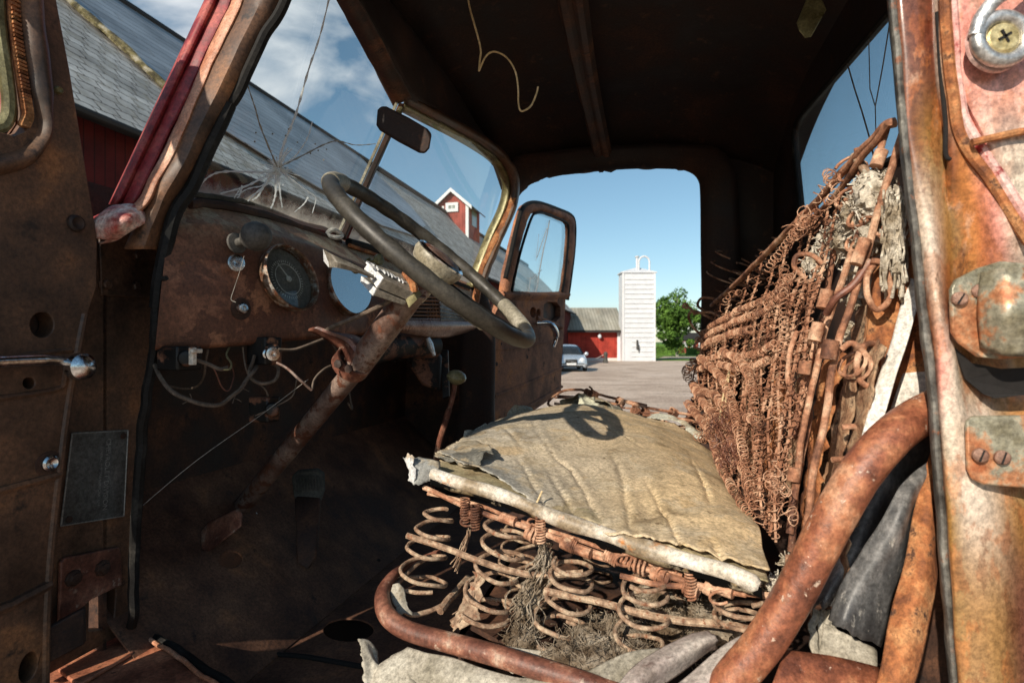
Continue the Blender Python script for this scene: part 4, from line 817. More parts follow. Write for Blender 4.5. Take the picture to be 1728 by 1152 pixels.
for j in range(G.shape[1]):            # torn lower edge of the header
    px = 864+960*G[0, j, 0]/G[0, j, 1]; 
    if 890 < px < 1165: G[0:3, j, 2] += .012*nz((px, 0, 0), .05)+.010*abs(nz((px, 3, 0), .21))
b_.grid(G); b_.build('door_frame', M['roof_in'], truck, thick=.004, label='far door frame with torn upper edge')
# filler skin from the far frame up to the roof and back corner
b_ = MB(); top = [rp(.60-.02*i, 2.26) for i in range(3)]
rowA = Cc; rowB = [rp(max(-.5, min(.6, FV.dot(V(p.x, p.y, 0)))), 2.27) if i > 6 else p+CV*.06 for i, p in enumerate(Cc)]
b_.grid(np.array([[list(p) for p in rowA[6:16]], [list(p) for p in rowB[6:16]]])); b_.build('roof_side', M['roof_in'], truck, thick=.004)
# header cove between windshield frame and roof skin
HB = zz(off(H1, 24, -10), [z-.02 for z in z1])+zz(outw(H2, 20)[1:6], [z-.01 for z in z2[1:6]])
RB = [rp(.60, c) for c in np.linspace(.80, 2.26, len(HB))]
b_ = MB(); G = surf([HB, [a.lerp(b, .5)+V(0, 0, .02) for a, b in zip(HB, RB)], RB], 3, 4); b_.grid(G); b_.build('roof_cove', M['roof_in'], truck, thick=.004)
b_ = MB(); b_.grid(surf([[rp(.60, .62), rp(.60, .72), rp(.60, .80)], [q(430, -150, .9), q(470, -120, .9), q(540, -75, .92)]], 3, 3)); b_.build('roof_corner', M['roof_in'], truck, thick=.004)
# A-pillar far: orange rust strip
APL = [(874, 333), (862, 365), (846, 398), (830, 430), (818, 462), (806, 520)]
strip('pillar_edge', [zz(off(APL, -12, -2), [2.06]*6), zz(off(APL, -9), [2.04]*6), zz(off(APL, -2), [2.04]*6), zz(off(APL, 0), [2.08]*6)], M['orange_rust'], truck, thick=.004, amp=.006, label='orange rusted edge of the far windshield pillar')
# centre post
ct, cb = q(678, 178, 1.375), q(578, 402, 1.375)
b_ = MB(); ax = (ct-cb); m_ = (ct+cb)/2; sd = V(1, .25, 0)*.0065; b_.box(m_, sd, V(-.2, 1, 0)*.014, ax*.5); cp = b_.build('centre_post', M['rust_in'], truck, bevel=.002, smooth=30)
b_ = MB(); b_.box(m_-V(1, .25, 0)*.0095-V(0, .012, 0), V(1, .25, 0)*.003, V(-.2, 1, 0)*.004, ax*.5); b_.build('chrome_strip', M['hub'], cp, smooth=0)
# mirror
mo = [(637, 185), (643, 179), (652, 179), (690, 198), (722, 217), (729, 226), (725, 250), (718, 258), (708, 257), (672, 238), (641, 219), (635, 210)]
b_ = MB(); b_.prism([q(x, y, 1.22-(x-640)*.0002) for x, y in mo], (-.004, .018, .004)); mr_o = b_.build('rear_view_mirror', M['roof_in'], truck, bevel=.005, smooth=40)
b_ = MB(); b_.tube([q(672, 192, 1.24), q(677, 184, 1.36)], .006, 8); b_.build('bracket', M['olive'], mr_o)
# dome lamp, hanging headlining wires
b_ = MB(); b_.prism([q(x, y, 1.05) for x, y in ((1347, 52), (1368, 2), (1382, 0), (1396, 18), (1370, 64), (1358, 66))], (0, .01, .02)); b_.build('dome_lamp', M['olive'], truck, bevel=.003)
for pts, r in ((((788, -10), (794, 20), (806, 60), (811, 85), (810, 100), (808, 120)), .0022), (((808, 120), (820, 95), (835, 88), (855, 98), (869, 120), (874, 150), (875, 175), (880, 188), (895, 180), (905, 160), (908, 147)), .0020)):
    seal('hanging_wire', [q(x, y, 1.18) for x, y in pts], r, M['straw'], truck, n=5, k=6, jit=.001)
# rear wall with its window
RWa = -.43
win = [(1352, 362), (1349, 330), (1341, 250), (1341, 222), (1350, 200), (1420, 118), (1505, 18), (1560, -45), (1640, -60), (1700, 200), (1640, 260), (1520, 262), (1420, 333), (1375, 372)]
wn3 = [qa(x, y, RWa) for x, y in win]
b_ = MB(); outr = [cab(RWa, c, h) for c, h in ((.55, -.62), (.55, .78), (2.3, .78), (2.3, -.62))]
b_.prism(outr, FV*-.012, [wn3]); rw = b_.build('rear_wall', M['roof_in'], truck, smooth=0)
b_ = MB(); b_.prism([p-FV*.006 for p in wn3], FV*.002); rg_ = b_.build('rear_window_glass', M['glass'], truck, smooth=0)
b_ = MB(); b_.tube(crom([list(p+FV*.002) for p in wn3], 5, True), .007, 7, closed=True); b_.build('rear_window_seal', M['rubber'], truck)
for pts, r in ((((1430, 108), (1442, 150), (1455, 190), (1468, 235), (1475, 268)), .0016), (((1466, 68), (1468, 150), (1477, 180), (1478, 225)), .0010), (((1502, 35), (1490, 110), (1477, 180)), .0012)):
    MB().tube([qa(x, y, RWa+.006) for x, y in pts], r, 5).build('crack', M['cable'], rg_)
# inner rear corner skin
b_ = MB(); b_.prism([cab(-.23, 2.24, -.6), cab(-.44, 2.24, -.6), cab(-.44, 2.24, .72), cab(-.23, 2.24, .72)], CV*.01); b_.build('rear_corner', M['roof_in'], truck, smooth=0)

# --- dashboard
xs_ = [(318, 340, .965), (400, 352, 1.08), (490, 376, 1.22), (570, 402, 1.385), (680, 440, 1.66), (790, 482, 2.02)]
r1_ = [(296, 368, .925), (398, 372, 1.02), (488, 398, 1.145), (580, 428, 1.31), (692, 474, 1.60), (800, 512, 1.95)]
r1b = [(284, 392, .90), (394, 396, .99), (488, 412, 1.105), (582, 440, 1.27), (694, 486, 1.57), (804, 520, 1.92)]
r2_ = [(272, 480, .875), (392, 478, .965), (490, 476, 1.075), (586, 490, 1.235), (698, 520, 1.545), (806, 535, 1.89)]
r3_ = [(264, 566, .875), (392, 560, .965), (494, 556, 1.07), (588, 552, 1.23), (700, 548, 1.54), (806, 546, 1.89)]
r3b = [(262, 590, .885), (392, 584, .975), (496, 574, 1.085), (590, 566, 1.25), (700, 560, 1.56), (800, 556, 1.92)]
r4_ = [(270, 584, .93), (396, 580, 1.02), (500, 572, 1.13), (596, 566, 1.30), (704, 560, 1.61), (800, 556, 1.98)]
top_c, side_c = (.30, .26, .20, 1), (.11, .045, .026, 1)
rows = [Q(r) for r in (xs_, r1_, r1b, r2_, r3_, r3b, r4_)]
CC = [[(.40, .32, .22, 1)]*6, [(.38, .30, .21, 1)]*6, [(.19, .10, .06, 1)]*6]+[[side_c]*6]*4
b_ = MB(); G = surf(rows, 10, 8); Cg = surf(CC, 10, 8)
def nzG(G, amp, s): return rough(G, amp, s)
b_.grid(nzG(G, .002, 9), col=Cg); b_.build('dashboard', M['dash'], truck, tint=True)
# padded cowl edge under the glass
seal('cowl_trim', Q([(318, 344, .955), (350, 344, 1.0), (420, 356, 1.09), (490, 378, 1.215), (545, 398, 1.32), (573, 410, 1.375)]), .0085, M['rust_in'], truck, jit=.003, label='brown padded trim under the near windshield pane')
seal('cowl_trim', Q([(322, 330, .975), (360, 332, 1.02), (430, 345, 1.12), (495, 366, 1.24), (545, 383, 1.335), (575, 397, 1.39)]), .0055, M['mossy'], truck, jit=.003, label='mossy lower windshield seal')
seal('cowl_trim', Q([(588, 408, 1.39), (640, 424, 1.52), (700, 448, 1.70), (790, 486, 2.0)]), .010, M['rubber'], truck, jit=.002, label='black seal under the far windshield pane')
seal('cowl_trim', Q([(590, 414, 1.38), (640, 432, 1.51), (700, 456, 1.69), (790, 490, 1.99)]), .005, M['orange_rust'], truck, jit=.002, label='orange rust line along the far dash top')
b_ = MB(); b_.tube(crom([list(p) for p in Q([(553, 393, 1.33), (561, 388, 1.335), (570, 391, 1.35), (577, 398, 1.36), (568, 401, 1.34), (556, 398, 1.33)])], 5, True), .0055, 8, closed=True); b_.build('wiper_bracket', M['lime'], truck)
# gauges set in the face
nD = (q(272, 480, .875)-q(392, 478, .965)).cross(V(0, 0, 1)).normalized()
if nD.dot(V(0, -1, 0)) < 0: nD = -nD
def frame_at(px, py, z, nrm):
    c = q(px, py, z); n = Vector(nrm).normalized(); e = UP.cross(n).normalized(); u = n.cross(e)
    return c, n, e, u
def gauge(px, py, z, rad, lab, gmat, seed, gl):
    n0 = (CV.cross(UP)); n0 = -n0 if n0.dot(FV) > 0 else n0
    n0 = (n0+UP*.30-CV*.16).normalized(); c = q(px, py, z)
    b_ = MB(); b_.lathe(c-n0*.012, n0, [(rad*1.0, 0), (rad*1.035, .012), (rad*1.045, .016), (rad*1.01, .020), (rad*.965, .016), (rad*.95, .008)], 48); gb = b_.build('gauge', M['gring'], truck, label=lab)
    b_ = MB(); b_.lathe(c-n0*.010, n0, [(0, 0), (rad*.97, 0)], 40); b_.build('face', M['gface'], gb)
    e = UP.cross(n0).normalized(); u = n0.cross(e); b_ = MB()
    b_.tube([c-n0*.007+(e*math.cos(a)+u*math.sin(a))*rad*.48 for a in np.linspace(0, 6.283, 40)[:-1]], .0008, 5, closed=True)
    for i in range(44):
        a = i*2*math.pi/44; r0 = rad*(.56 if i % 4 else .54); r1 = rad*.62; d = e*math.cos(a)+u*math.sin(a)
        b_.box(c-n0*.0088+d*(r0+r1)/2, d*(r1-r0)/2, (d.cross(n0))*.0006, n0*.0004)
    b_.build('dial_marks', M['gmark'], gb)
    b_ = MB(); b_.lathe(c-n0*.006, n0, [(0, .004), (.005, .003), (.006, 0)], 14); d = (e*math.cos(2.2)+u*math.sin(2.2)); b_.box(c-n0*.004+d*rad*.25, d*rad*.3, d.cross(n0)*.001, n0*.0006); b_.build('needle', M['gmark'], gb)
    gn = V(.80, -.57, .165).normalized() if seed == 2 else n0
    b_ = MB(); b_.lathe(c+n0*.006, gn, [(0, 0.0 if seed == 2 else .004), (rad*.5, 0 if seed == 2 else .003), (rad*.95, 0)], 40); b_.build('glass', gl, gb)
    return gb
M['gring'] = mat('corroded_bezel', [(.3, (.10, .055, .03)), (.5, (.20, .13, .085)), (.7, (.42, .40, .36))], 40, rough=.4, metal=.5, bump=.8, bscale=260, spots=(.16, .06, .03), spot_scale=60, spot_lo=.5, spot_hi=.58)
gauge(491, 469, 1.058, .062, 'round speedometer with a corroded bezel', None, 1, M['gglass'])
gauge(588, 486, 1.225, .060, 'round instrument whose glass mirrors the blue sky', None, 2, M['gglass2'])
def knob(px, py, z, r, m, L=.03, name='dash_knob', base=True, nrm=None, prof=None, **t):
    n0 = Vector(nrm).normalized() if nrm else (-FV+UP*.15-CV*.25).normalized(); c = q(px, py, z); b_ = MB()
    b_.lathe(c-n0*L, n0, [(r*.75, 0), (r*.70, .003), (r*.3, .005), (r*.3, L-.006)]+(prof or [(r*.9, L-.004), (r, L), (r*.98, L+.005), (r*.55, L+.006), (0, L+.005)]), 24)
    return b_.build(name, m, truck, **t)
knob(432, 399, .945, .0245, M['knob'], .05, label='big dusty grey ball knob', prof=[(.009, .026), (.018, .032), (.0245, .045), (.0245, .055), (.018, .068), (.008, .074), (0, .076)])
knob(397, 444, .955, .0145, M['chrome'], .03, label='small chrome pull knob', nrm=(-FV+UP*.05-CV*.5))
kb = knob(408, 520, .965, .0095, M['chrome'], .012, label='small push button with a pale centre')
MB().lathe(q(408, 520, .9645), (-FV-CV*.25), [(.005, 0), (.0045, .004), (0, .005)], 14).build('button', M['hub'], kb)
b_ = MB(); b_.lathe(q(406, 521, .975), (-FV-CV*.25), [(.019, 0), (.019, .002), (.010, .003)], 24); b_.build('rust_ring', M['rust_in'], kb)
knob(459, 597, .985, .012, M['chrome'], .022, label='chrome knob below the dash', nrm=(-FV-CV*.6))
knob(639, 438, 1.25, .0125, M['olive'], .03, label='brass coloured knob behind the switch box', nrm=(-FV-CV*.3+UP*.1))
knob(277, 470, .868, .004, M['black'], .004, label='small dark hole plug')
# switch blocks below the dash
for (x, y, z, w_, h_, lab) in ((303, 604, .90, .026, .02, 'wood brown switch block under the near end of the dash'), (446, 592, 1.02, .022, .026, 'dark switch block behind the chrome knob'), (446, 690, 1.03, .016, .024, 'small dangling brown relay')):
    b_ = MB(); b_.box(q(x, y, z), CV*w_*.8-FV*.004, FV*.02, UP*h_*.95); b_.lathe(q(x+14, y, z-.01), CV*-1-FV*.6, [(.013, 0), (.013, .012), (.006, .014), (0, .014)], 14)
    sb = b_.build('switch_block', M['dash'], truck, bevel=.003, smooth=40, label=lab)
b_ = MB(); b_.box(q(325, 601, .86), CV*.004, FV*.004, UP*.013); b_.box(q(331, 592, .86), CV*.010-UP*.0, FV*.003, UP*.003); b_.build('terminal_lug', M['vinyl_w'], truck, bevel=.001)
# heater tube, speaker grille, lip
GA = lambda x, y, z: q(x, y, z)
b_ = MB(); P = crom([list(p) for p in Q([(600, 600, 1.30), (660, 584, 1.42), (730, 583, 1.58)])], 10); b_.tube(P, .034, 20); b_.tube([P[0], P[0]+np.array([0, 0, .0001])], .03); b_.build('heater_duct', M['dash'], truck)
for i in range(7):
    x = 640+i*13; z = 1.38+i*.028; b_ = MB(); b_.tube([q(x, 586, z)+(UP*math.cos(a)+V(-.5, -.86, 0)*math.sin(a)*.9)*.0348 for a in np.linspace(-.3, 3.3, 14)], .0012, 4, caps=False); b_.build('duct_rib', M['black'], truck)
def Qs(l, k=.955): return [q(x, y, z*k) for x, y, z in l]
lipP = Qs([(668, 548, 1.43), (740, 547, 1.60), (770, 547, 1.70), (800, 548, 1.80), (808, 545, 1.84)])
rows = [Qs([(672, 540, 1.44), (740, 540, 1.61), (800, 543, 1.80), (808, 542, 1.84)]), Qs([(668, 548, 1.425), (740, 548, 1.595), (800, 549, 1.785), (809, 546, 1.83)]), Qs([(668, 556, 1.43), (740, 557, 1.60), (796, 554, 1.79), (806, 549, 1.84)]), Qs([(672, 560, 1.46), (740, 570, 1.63), (780, 562, 1.82), (800, 554, 1.87)])]
b_ = MB(); b_.grid(surf(rows, 6, 4)); b_.build('dash_lip', M['lip'], truck, thick=.003)
# speaker grille: slats
gy0 = [(676, 540), (690, 528), (700, 515), (710, 500), (718, 490)]
b_ = MB(); b_.prism(Qs([(668, 541, 1.46), (744, 541, 1.64), (738, 488, 1.66), (690, 478, 1.50)]), (-.01, .02, 0)); gb = b_.build('speaker_grille', M['black'], truck, smooth=0)
for i in range(9):
    t = i/8; y = 538-t*50; x0 = 672+t*26
    b_ = MB(); b_.tube([q(x0, y, 1.385+t*.05), q(744-t*4, y+1, 1.55+t*.02)], .0030, 6); b_.build('slat', M['lip'] if i < 1 else M['door_in'], gb)
for i in range(5):
    b_ = MB(); x = 722+i*5; b_.tube([q(x, 539, 1.50+i*.012), q(x-5, 490, 1.525+i*.012)], .0032, 6); b_.build('slat', M['door_in'], gb)
rows = [Qs([(744, 541, 1.615), (772, 541, 1.71), (806, 543, 1.83)]), Qs([(743, 516, 1.63), (765, 524, 1.70), (796, 536, 1.83)]), Qs([(738, 486, 1.66), (752, 500, 1.72), (780, 518, 1.84)])]
b_ = MB(); G = surf(rows, 6, 14); G[:, :, 1] -= (np.sin(np.arange(G.shape[0])*math.pi/2)*.006)[:, None]; b_.grid(G); b_.build('ribbed_panel', M['slatgrey'], truck, thick=.002)
# parcel bracket pieces under the dash
b_ = MB(); b_.prism(Q([(690, 596, 1.62), (738, 592, 1.66), (745, 602, 1.66), (742, 660, 1.64), (712, 650, 1.62), (692, 620, 1.62)]), (0, .02, 0)); b_.build('heater_housing', M['dash'], truck, bevel=.008, smooth=40)
b_ = MB(); b_.tube(Q([(722, 570, 1.5), (726, 582, 1.5), (733, 600, 1.5)]), [.006, .009, .004], 8); b_.build('vent_lever', M['alu'], truck)
b_ = MB(); b_.prism(Q([(742, 590, 1.7), (756, 590, 1.7), (758, 670, 1.66), (747, 674, 1.66)]), (0, .02, 0)); b_.build('brace', M['dash'], truck, bevel=.004)

# --- steering column, clamp, shaft
hubc = q(730, 440, .985)
colb = q(398, 868, 1.36)
ca = (hubc-colb).normalized()
def colpt(px): 
    t = (px-398)/(726-398); return colb.lerp(hubc, 0)+ (hubc-colb)*t
cp0 = q(398, 868, 1.36); cp1 = q(600, 622, 1.06); cp2 = q(700, 487, .985)
b_ = MB(); b_.tube([cp0, cp1], [.0200, .0200], 22); b_.tube([cp1+(cp2-cp1)*-.02, cp2], [.0250, .0240], 26); b_.build('steering_column', M['column'], truck)
colax = (cp2-cp0).normalized()
clp = q(594, 613, 1.055); sdv = colax.cross(V(0, -1, 0)).normalized()
b_ = MB()
ring = [clp+(sdv*math.cos(a)+sdv.cross(colax)*math.sin(a))*.030 for a in np.linspace(0, 6.283, 30)[:-1]]
G = np.array([[list(p+colax*t+((p-clp).normalized())*o) for p in ring] for t, o in ((-.011, 0), (-.011, .004), (.011, .004), (.011, 0))]); b_.grid(G, cu=True)
clamp = b_.build('column_clamp', M['orange_rust'] if 0 else M['dpipe'], truck, thick=.003)
b_ = MB(); G = surf([Q([(520, 556, 1.03), (545, 568, 1.04), (575, 590, 1.05), (592, 620, 1.035)]), Q([(534, 552, 1.02), (556, 560, 1.02), (588, 572, 1.03), (604, 590, 1.03)]), Q([(546, 556, 1.06), (562, 562, 1.07), (594, 566, 1.08), (615, 575, 1.08)])], 6, 4); b_.grid(G); b_.build('bracket_arm', M['dpipe'], clamp, thick=.005)
for x, y in ((572, 614), (590, 622)):
    MB().lathe(q(x, y, 1.018), V(-.3, -1, 0), [(.008, 0), (.008, .005), (0, .006)], 6).build('bolt', M['rust_in'], clamp, smooth=20)
seal('column_wire', Q([(545, 562, 1.03), (560, 552, 1.02), (590, 540, 1.01), (625, 524, .985), (650, 512, .965), (662, 504, .955)]), .0042, M['cable'], truck)

# --- steering wheel
Wc = q(735, 441, .985); wu = (FV*.755+UP*.655).normalized(); wv_ = CV; wn_ = wv_.cross(wu).normalized(); Rw = .209
if wn_.dot(V(0, -1, 0)) < 0: wn_ = -wn_
def wpt(a, r=Rw, o=0): return Wc+(wu*math.cos(a)+wv_*math.sin(a))*r+wn_*o
swh = None
n = 140; pts = []; rr = []
for i in range(n):
    a = 2*math.pi*i/n; pts.append(wpt(a, Rw-.0007*math.cos(a*26))); rr.append(.0133+.0006*math.cos(a*26))
b_ = MB(); b_.tube(pts, rr, 16, closed=True); swh = b_.build('steering_wheel', M['wheel'], truck)
for a0, a1 in ((-.62, -.20), (2.05, 2.55)):
    b_ = MB(); aa = np.linspace(a0, a1, 18); b_.tube([wpt(a) for a in aa], [.0145]+[.0152]*16+[.0145], 16); b_.build('sunlit_grip', M['grip'], swh)  # pale sleeves stand in for the sunlit stretches of the rim
hn = ca = wn_
hc = q(740, 441, 1.0)
b_ = MB(); b_.lathe(hc-hn*.075, hn, [(.024, 0), (.026, .03), (.034, .047), (.044, .060), (.049, .073), (.048, .080), (.045, .083)], 40); b_.build('hub', M['hub'], swh)
b_ = MB(); b_.lathe(hc, hn, [(.046, .004), (.0475, .009), (.043, .012), (.040, .010)], 40); b_.build('horn_ring', M['chrome'], swh)
b_ = MB(); b_.lathe(hc, hn, [(.040, .008), (.034, .013), (.018, .016), (0, .017)], 36); b_.build('horn_cap', M['column'], swh)
for a, sm in ((2.72, 'rubber'), (-2.52, 'hub')):
    e_ = wpt(a, Rw-.004, -.008); b0 = hc-hn*.030; d_ = (e_-b0)
    P = [b0+d_*.10, b0+d_*.35-hn*.004, b0+d_*.70-hn*.004, e_]
    b_ = MB(); b_.tube(crom([list(p) for p in P], 6), np.linspace(.013, .0085, 19), 10); b_.build('spoke', M[sm], swh)
# turn signal switch box clamped to the column
zq = .925
def hx(front, back, name, m, par, **k):
    b_ = MB(); b_.hexa(list(front)+list(back)); return b_.build(name, m, par, smooth=0, **k)
# upper half: end face (left), running down-right
U0 = Q([(624, 443, .955), (648, 469, .915), (637, 486, .920), (616, 454, .960)])
U1 = Q([(678, 462, .985), (699, 495, .945), (687, 507, .950), (668, 476, .990)])
upb = hx(U0, U1, 'switch_box', M['boxgrey'], truck, bevel=.0015, label='grey brown turn signal box clamped to the column')
hx([p+(a-b)*.03 for p, a, b in zip(U0, U0, U1)], U0, 'end_cap', M['boxwhite'], upb)
L0 = Q([(610, 468, .965), (624, 473, .935), (636, 489, .918), (629, 498, .920)]); L0 = Q([(611, 466, .965), (636, 487, .921), (630, 499, .922), (610, 476, .965)])
L1 = Q([(668, 478, .99), (687, 509, .951), (682, 516, .953), (664, 488, .99)])
lob = hx(L0, L1, 'lower_half', M['boxgrey'], upb, bevel=.0015)
hx([p+(a-b)*.03 for p, a, b in zip(L0, L0, L1)], L0, 'end_cap', M['boxwhite'], upb)
hx(Q([(684, 504, .948), (699, 496, .944), (704, 505, .948), (690, 519, .95)]), Q([(686, 500, .99), (706, 488, .98), (712, 497, .98), (694, 514, .99)]), 'brass_clamp', M['brass'], upb)
LV = Q([(551, 436, .90), (566, 441, .885), (600, 453, .905), (632, 468, .925)])
b_ = MB(); P = crom([list(p) for p in LV], 5); rows = []
for i, p in enumerate(P):
    t = i/(len(P)-1); wv = .0115*(1-t)**1.2+.0042; hh = .0075*(1-t)+.0035
    rows.append([p+np.array([-.3*wv, 0, wv*.9]), p+np.array([wv*.5, -.006, -wv*.1])+np.array([0, 0, -hh*.2]), p+np.array([wv*.25, 0, -wv*.9]), p+np.array([-wv*.4, .008, -wv*.2])])
b_.grid(np.array(rows), cu=True); b_.f.append((3, 2, 1, 0)); b_.m.append(0); lv = b_.build('signal_lever', M['boxgrey'], upb, smooth=0)
r0 = rows[0]; d0 = (Vector(P[0])-Vector(P[2])).normalized()*.002
b_ = MB(); b_.hexa([Vector(p)+d0 for p in r0]+[Vector(p)+d0*.2 for p in r0]); b_.build('lever_tip', M['boxwhite'], upb, smooth=0)
tx_ = (U1[1]-U0[1]); ty_ = (U0[0]-U0[1]); nrm_ = tx_.cross(ty_).normalized()
if nrm_.dot(V(0, -1, .3)) < 0: nrm_ = -nrm_
o_t = (U0[0]+U0[1]+U1[0]+U1[1])/4+nrm_*.0012
text('raised_lettering', 'CHIMPO', M['boxwhite'], upb, o_t, tx_, ty_, .027, .0014, font_shear=0)
# bare column section with rust between box and wheel
b_ = MB(); b_.tube([cp2-(cp2-cp1)*.02, hc-hn*.06], [.0245, .0250], 22); b_.build('column_head', M['column'], truck)
b_ = MB(); b_.tube(crom([list(p) for p in Q([(684, 463, 1.0), (690, 468, .955), (697, 480, .95), (699, 492, .952)])], 5), .007, 8); b_.build('clamp_strap', M['orange_rust'], truck)

# --- pedals, shifter
b_ = MB(); b_.prism(Q([(340, 900, 1.18), (352, 886, 1.17), (402, 862, 1.15), (411, 868, 1.15), (408, 890, 1.14), (355, 932, 1.15), (341, 930, 1.16)]), (-.008, .012, .004)); b_.build('clutch_pedal', M['dpipe'], truck, bevel=.005, smooth=40)
b_ = MB(); b_.prism(Q([(491, 806, 1.40), (500, 797, 1.40), (535, 794, 1.40), (546, 802, 1.40), (547, 830, 1.38), (540, 850, 1.37), (520, 855, 1.37), (495, 840, 1.38)]), (0, .012, .006)); bp = b_.build('brake_pedal', M['mossy'], truck, bevel=.004, smooth=40)
for i in range(9):
    b_ = MB(); b_.tube(Q([(497+i*5, 803, 1.39), (499+i*5, 826, 1.375)]), .0018, 5); b_.build('tread_rib', M['mossy'], bp)
b_ = MB(); b_.prism(Q([(496, 842, 1.37), (540, 842, 1.37), (534, 940, 1.30), (520, 962, 1.29), (500, 950, 1.29)]), (0, .015, .006)); b_.build('pedal_arm', M['rust_in'], bp, bevel=.004, smooth=40)
for x, y in ((375, 850), (421, 880)):
    b_ = MB(); b_.lathe(q(x, y, 1.36), V(-.1, -1, .3), [(.030, 0), (.029, .01), (.020, .022), (.006, .026), (0, .022)], 20); b_.build('column_boot', M['boxwhite'], truck)
b_ = MB(); b_.tube(crom([list(p) for p in Q([(768, 645, 1.50), (764, 670, 1.51), (752, 710, 1.53), (738, 760, 1.56), (728, 830, 1.60)])], 6), [.0065]*10+[.0085]*15, 10); sh = b_.build('gear_lever', M['dpipe'], truck)
b_ = MB(); ax_ = (q(770, 637, 1.5)-q(764, 668, 1.51)).normalized(); b_.lathe(q(768, 648, 1.5), ax_, [(.008, 0), (.016, .005), (.025, .014), (.0265, .021), (.022, .030), (.012, .036), (0, .038)], 26); b_.build('knob', M['brass'], sh)

# --- loose wiring under the dash
W_ = [([(258, 612, .90), (275, 645, .88), (310, 672, .88), (345, 683, .89), (375, 682, .91), (400, 662, .93), (425, 630, .97), (432, 618, 1.0)], .0034, 'cable'),
      ([(330, 606, .87), (350, 614, .88), (372, 622, .89), (385, 620, .90)], .0032, 'cable'), ([(372, 622, .89), (388, 623, .90), (391, 612, .92), (382, 598, .95), (386, 585, .98)], .0016, 'brass'),
      ([(430, 600, 1.0), (420, 630, .98), (438, 646, .98), (462, 642, 1.0), (470, 620, 1.02), (455, 612, 1.03)], .003, 'cable'),
      ([(468, 612, .98), (490, 625, .97), (505, 640, .97), (527, 657, .98)], .0024, 'column'), ([(527, 657, .98), (530, 640, .99), (545, 625, 1.0), (558, 618, 1.01)], .002, 'cable'),
      ([(470, 590, 1.0), (500, 588, 1.02), (540, 574, 1.04), (560, 566, 1.06)], .0026, 'cable'), ([(500, 640, 1.02), (492, 670, 1.02), (460, 688, 1.01), (430, 700, 1.0)], .0013, 'cable'),
      ([(352, 590, .95), (342, 640, .97), (320, 655, 1.0), (280, 652, 1.02)], .002, 'cable'), ([(410, 585, 1.0), (418, 630, 1.0), (450, 660, 1.02), (448, 690, 1.03)], .0016, 'cable'),
      ([(560, 575, 1.15), (580, 620, 1.2), (590, 660, 1.22), (594, 690, 1.2), (586, 680, 1.18)], .002, 'cable'), ([(360, 620, .97), (380, 660, 1.0), (395, 640, 1.03), (385, 600, 1.06)], .0012, 'dpipe')]
for pts, r, m_ in W_: seal('loose_wire', Q(pts), r, M[m_], truck, n=7, k=6, jit=.0025)
for i in range(10):
    b_ = MB(); p = q(*[(325, 676, .885), (372, 684, .91), (398, 665, .93), (395, 672, .925), (405, 655, .94)][i % 5]); d = V(*rng.normal(size=3)).normalized()*.014; b_.tube([p, p+d*.6, p+d+V(0, 0, -.002)], .0006, 4); b_.build('frayed_strand', M['cable'], truck)
seal('dash_cobweb', Q([(412, 432, .935), (404, 460, .94), (394, 490, .945), (390, 505, .945), (398, 510, .945)]), .0005, M['web'], truck)

# --- far door, open
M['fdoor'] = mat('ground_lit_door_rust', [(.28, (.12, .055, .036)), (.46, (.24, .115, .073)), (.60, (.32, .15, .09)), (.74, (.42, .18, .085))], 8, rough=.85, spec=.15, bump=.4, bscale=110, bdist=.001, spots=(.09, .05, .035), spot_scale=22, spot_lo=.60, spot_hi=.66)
fp0, fdv = (-.0575, 2.20), (.335, .75)
def qf(px, py, off=0): 
    p = qv(px, py, fp0, fdv); return p+V(.913, -.408, 0)*off
def QF(l, off=0): return [qf(x, y, off) for x, y in l]
low = [(834, 800), (834, 720), (834, 560), (842, 520), (850, 498), (880, 498), (920, 499), (954, 498), (953, 540), (950, 600), (948, 652), (940, 665), (948, 700), (948, 800)]
low = [(834, 560), (842, 520), (850, 498), (880, 498), (920, 499), (955, 498), (952, 560), (948, 620), (947, 662), (890, 700), (834, 738)]
b_ = MB()
b_.prism(QF(low), V(-.913, .408, 0)*.03, [QF([(918, 514), (925, 509), (940, 510), (946, 518), (946, 534), (938, 543), (922, 542), (917, 534)]), QF(circ(900, 527, 5, 9)), QF(circ(909, 529, 3.5, 8))])
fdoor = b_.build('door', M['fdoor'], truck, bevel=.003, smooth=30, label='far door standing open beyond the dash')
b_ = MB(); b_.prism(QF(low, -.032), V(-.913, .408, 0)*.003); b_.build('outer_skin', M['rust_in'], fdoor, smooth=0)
fo = [(848, 505), (852, 470), (862, 425), (872, 380), (880, 354), (890, 344), (910, 343), (940, 353), (962, 363), (969, 378), (968, 420), (962, 470), (957, 505)]
fi = [(861, 492), (863, 478), (874, 430), (886, 390), (895, 366), (902, 360), (915, 360), (935, 367), (952, 375), (957, 386), (955, 425), (950, 470), (946, 493)]
fm = [((a[0]*.5+b[0]*.5), (a[1]*.5+b[1]*.5)) for a, b in zip(fo, fi)]
b_ = MB(); G = surf([QF(fo, -.02), QF(fo, .004), QF(fm, .016), QF([((a[0]*.2+b[0]*.8), (a[1]*.2+b[1]*.8)) for a, b in zip(fo, fi)], .006), QF(fi, -.012)], 5, 4); b_.grid(rough(G, .003, 20)); b_.build('window_surround', M['fdoor'], fdoor)
b_ = MB(); G = surf([QF([(846, 490), (870, 491), (910, 493), (957, 491)], .0), QF([(846, 497), (870, 497), (910, 498), (957, 497)], .02), QF([(846, 505), (870, 506), (910, 506), (957, 504)], .004)], 6, 4); b_.grid(G); b_.build('window_sill', M['fdoor'], fdoor)
MB().tube(crom([list(qf(x, y, .008)) for x, y in fi], 6), .006, 8).build('window_rubber', M['rubber'], fdoor)
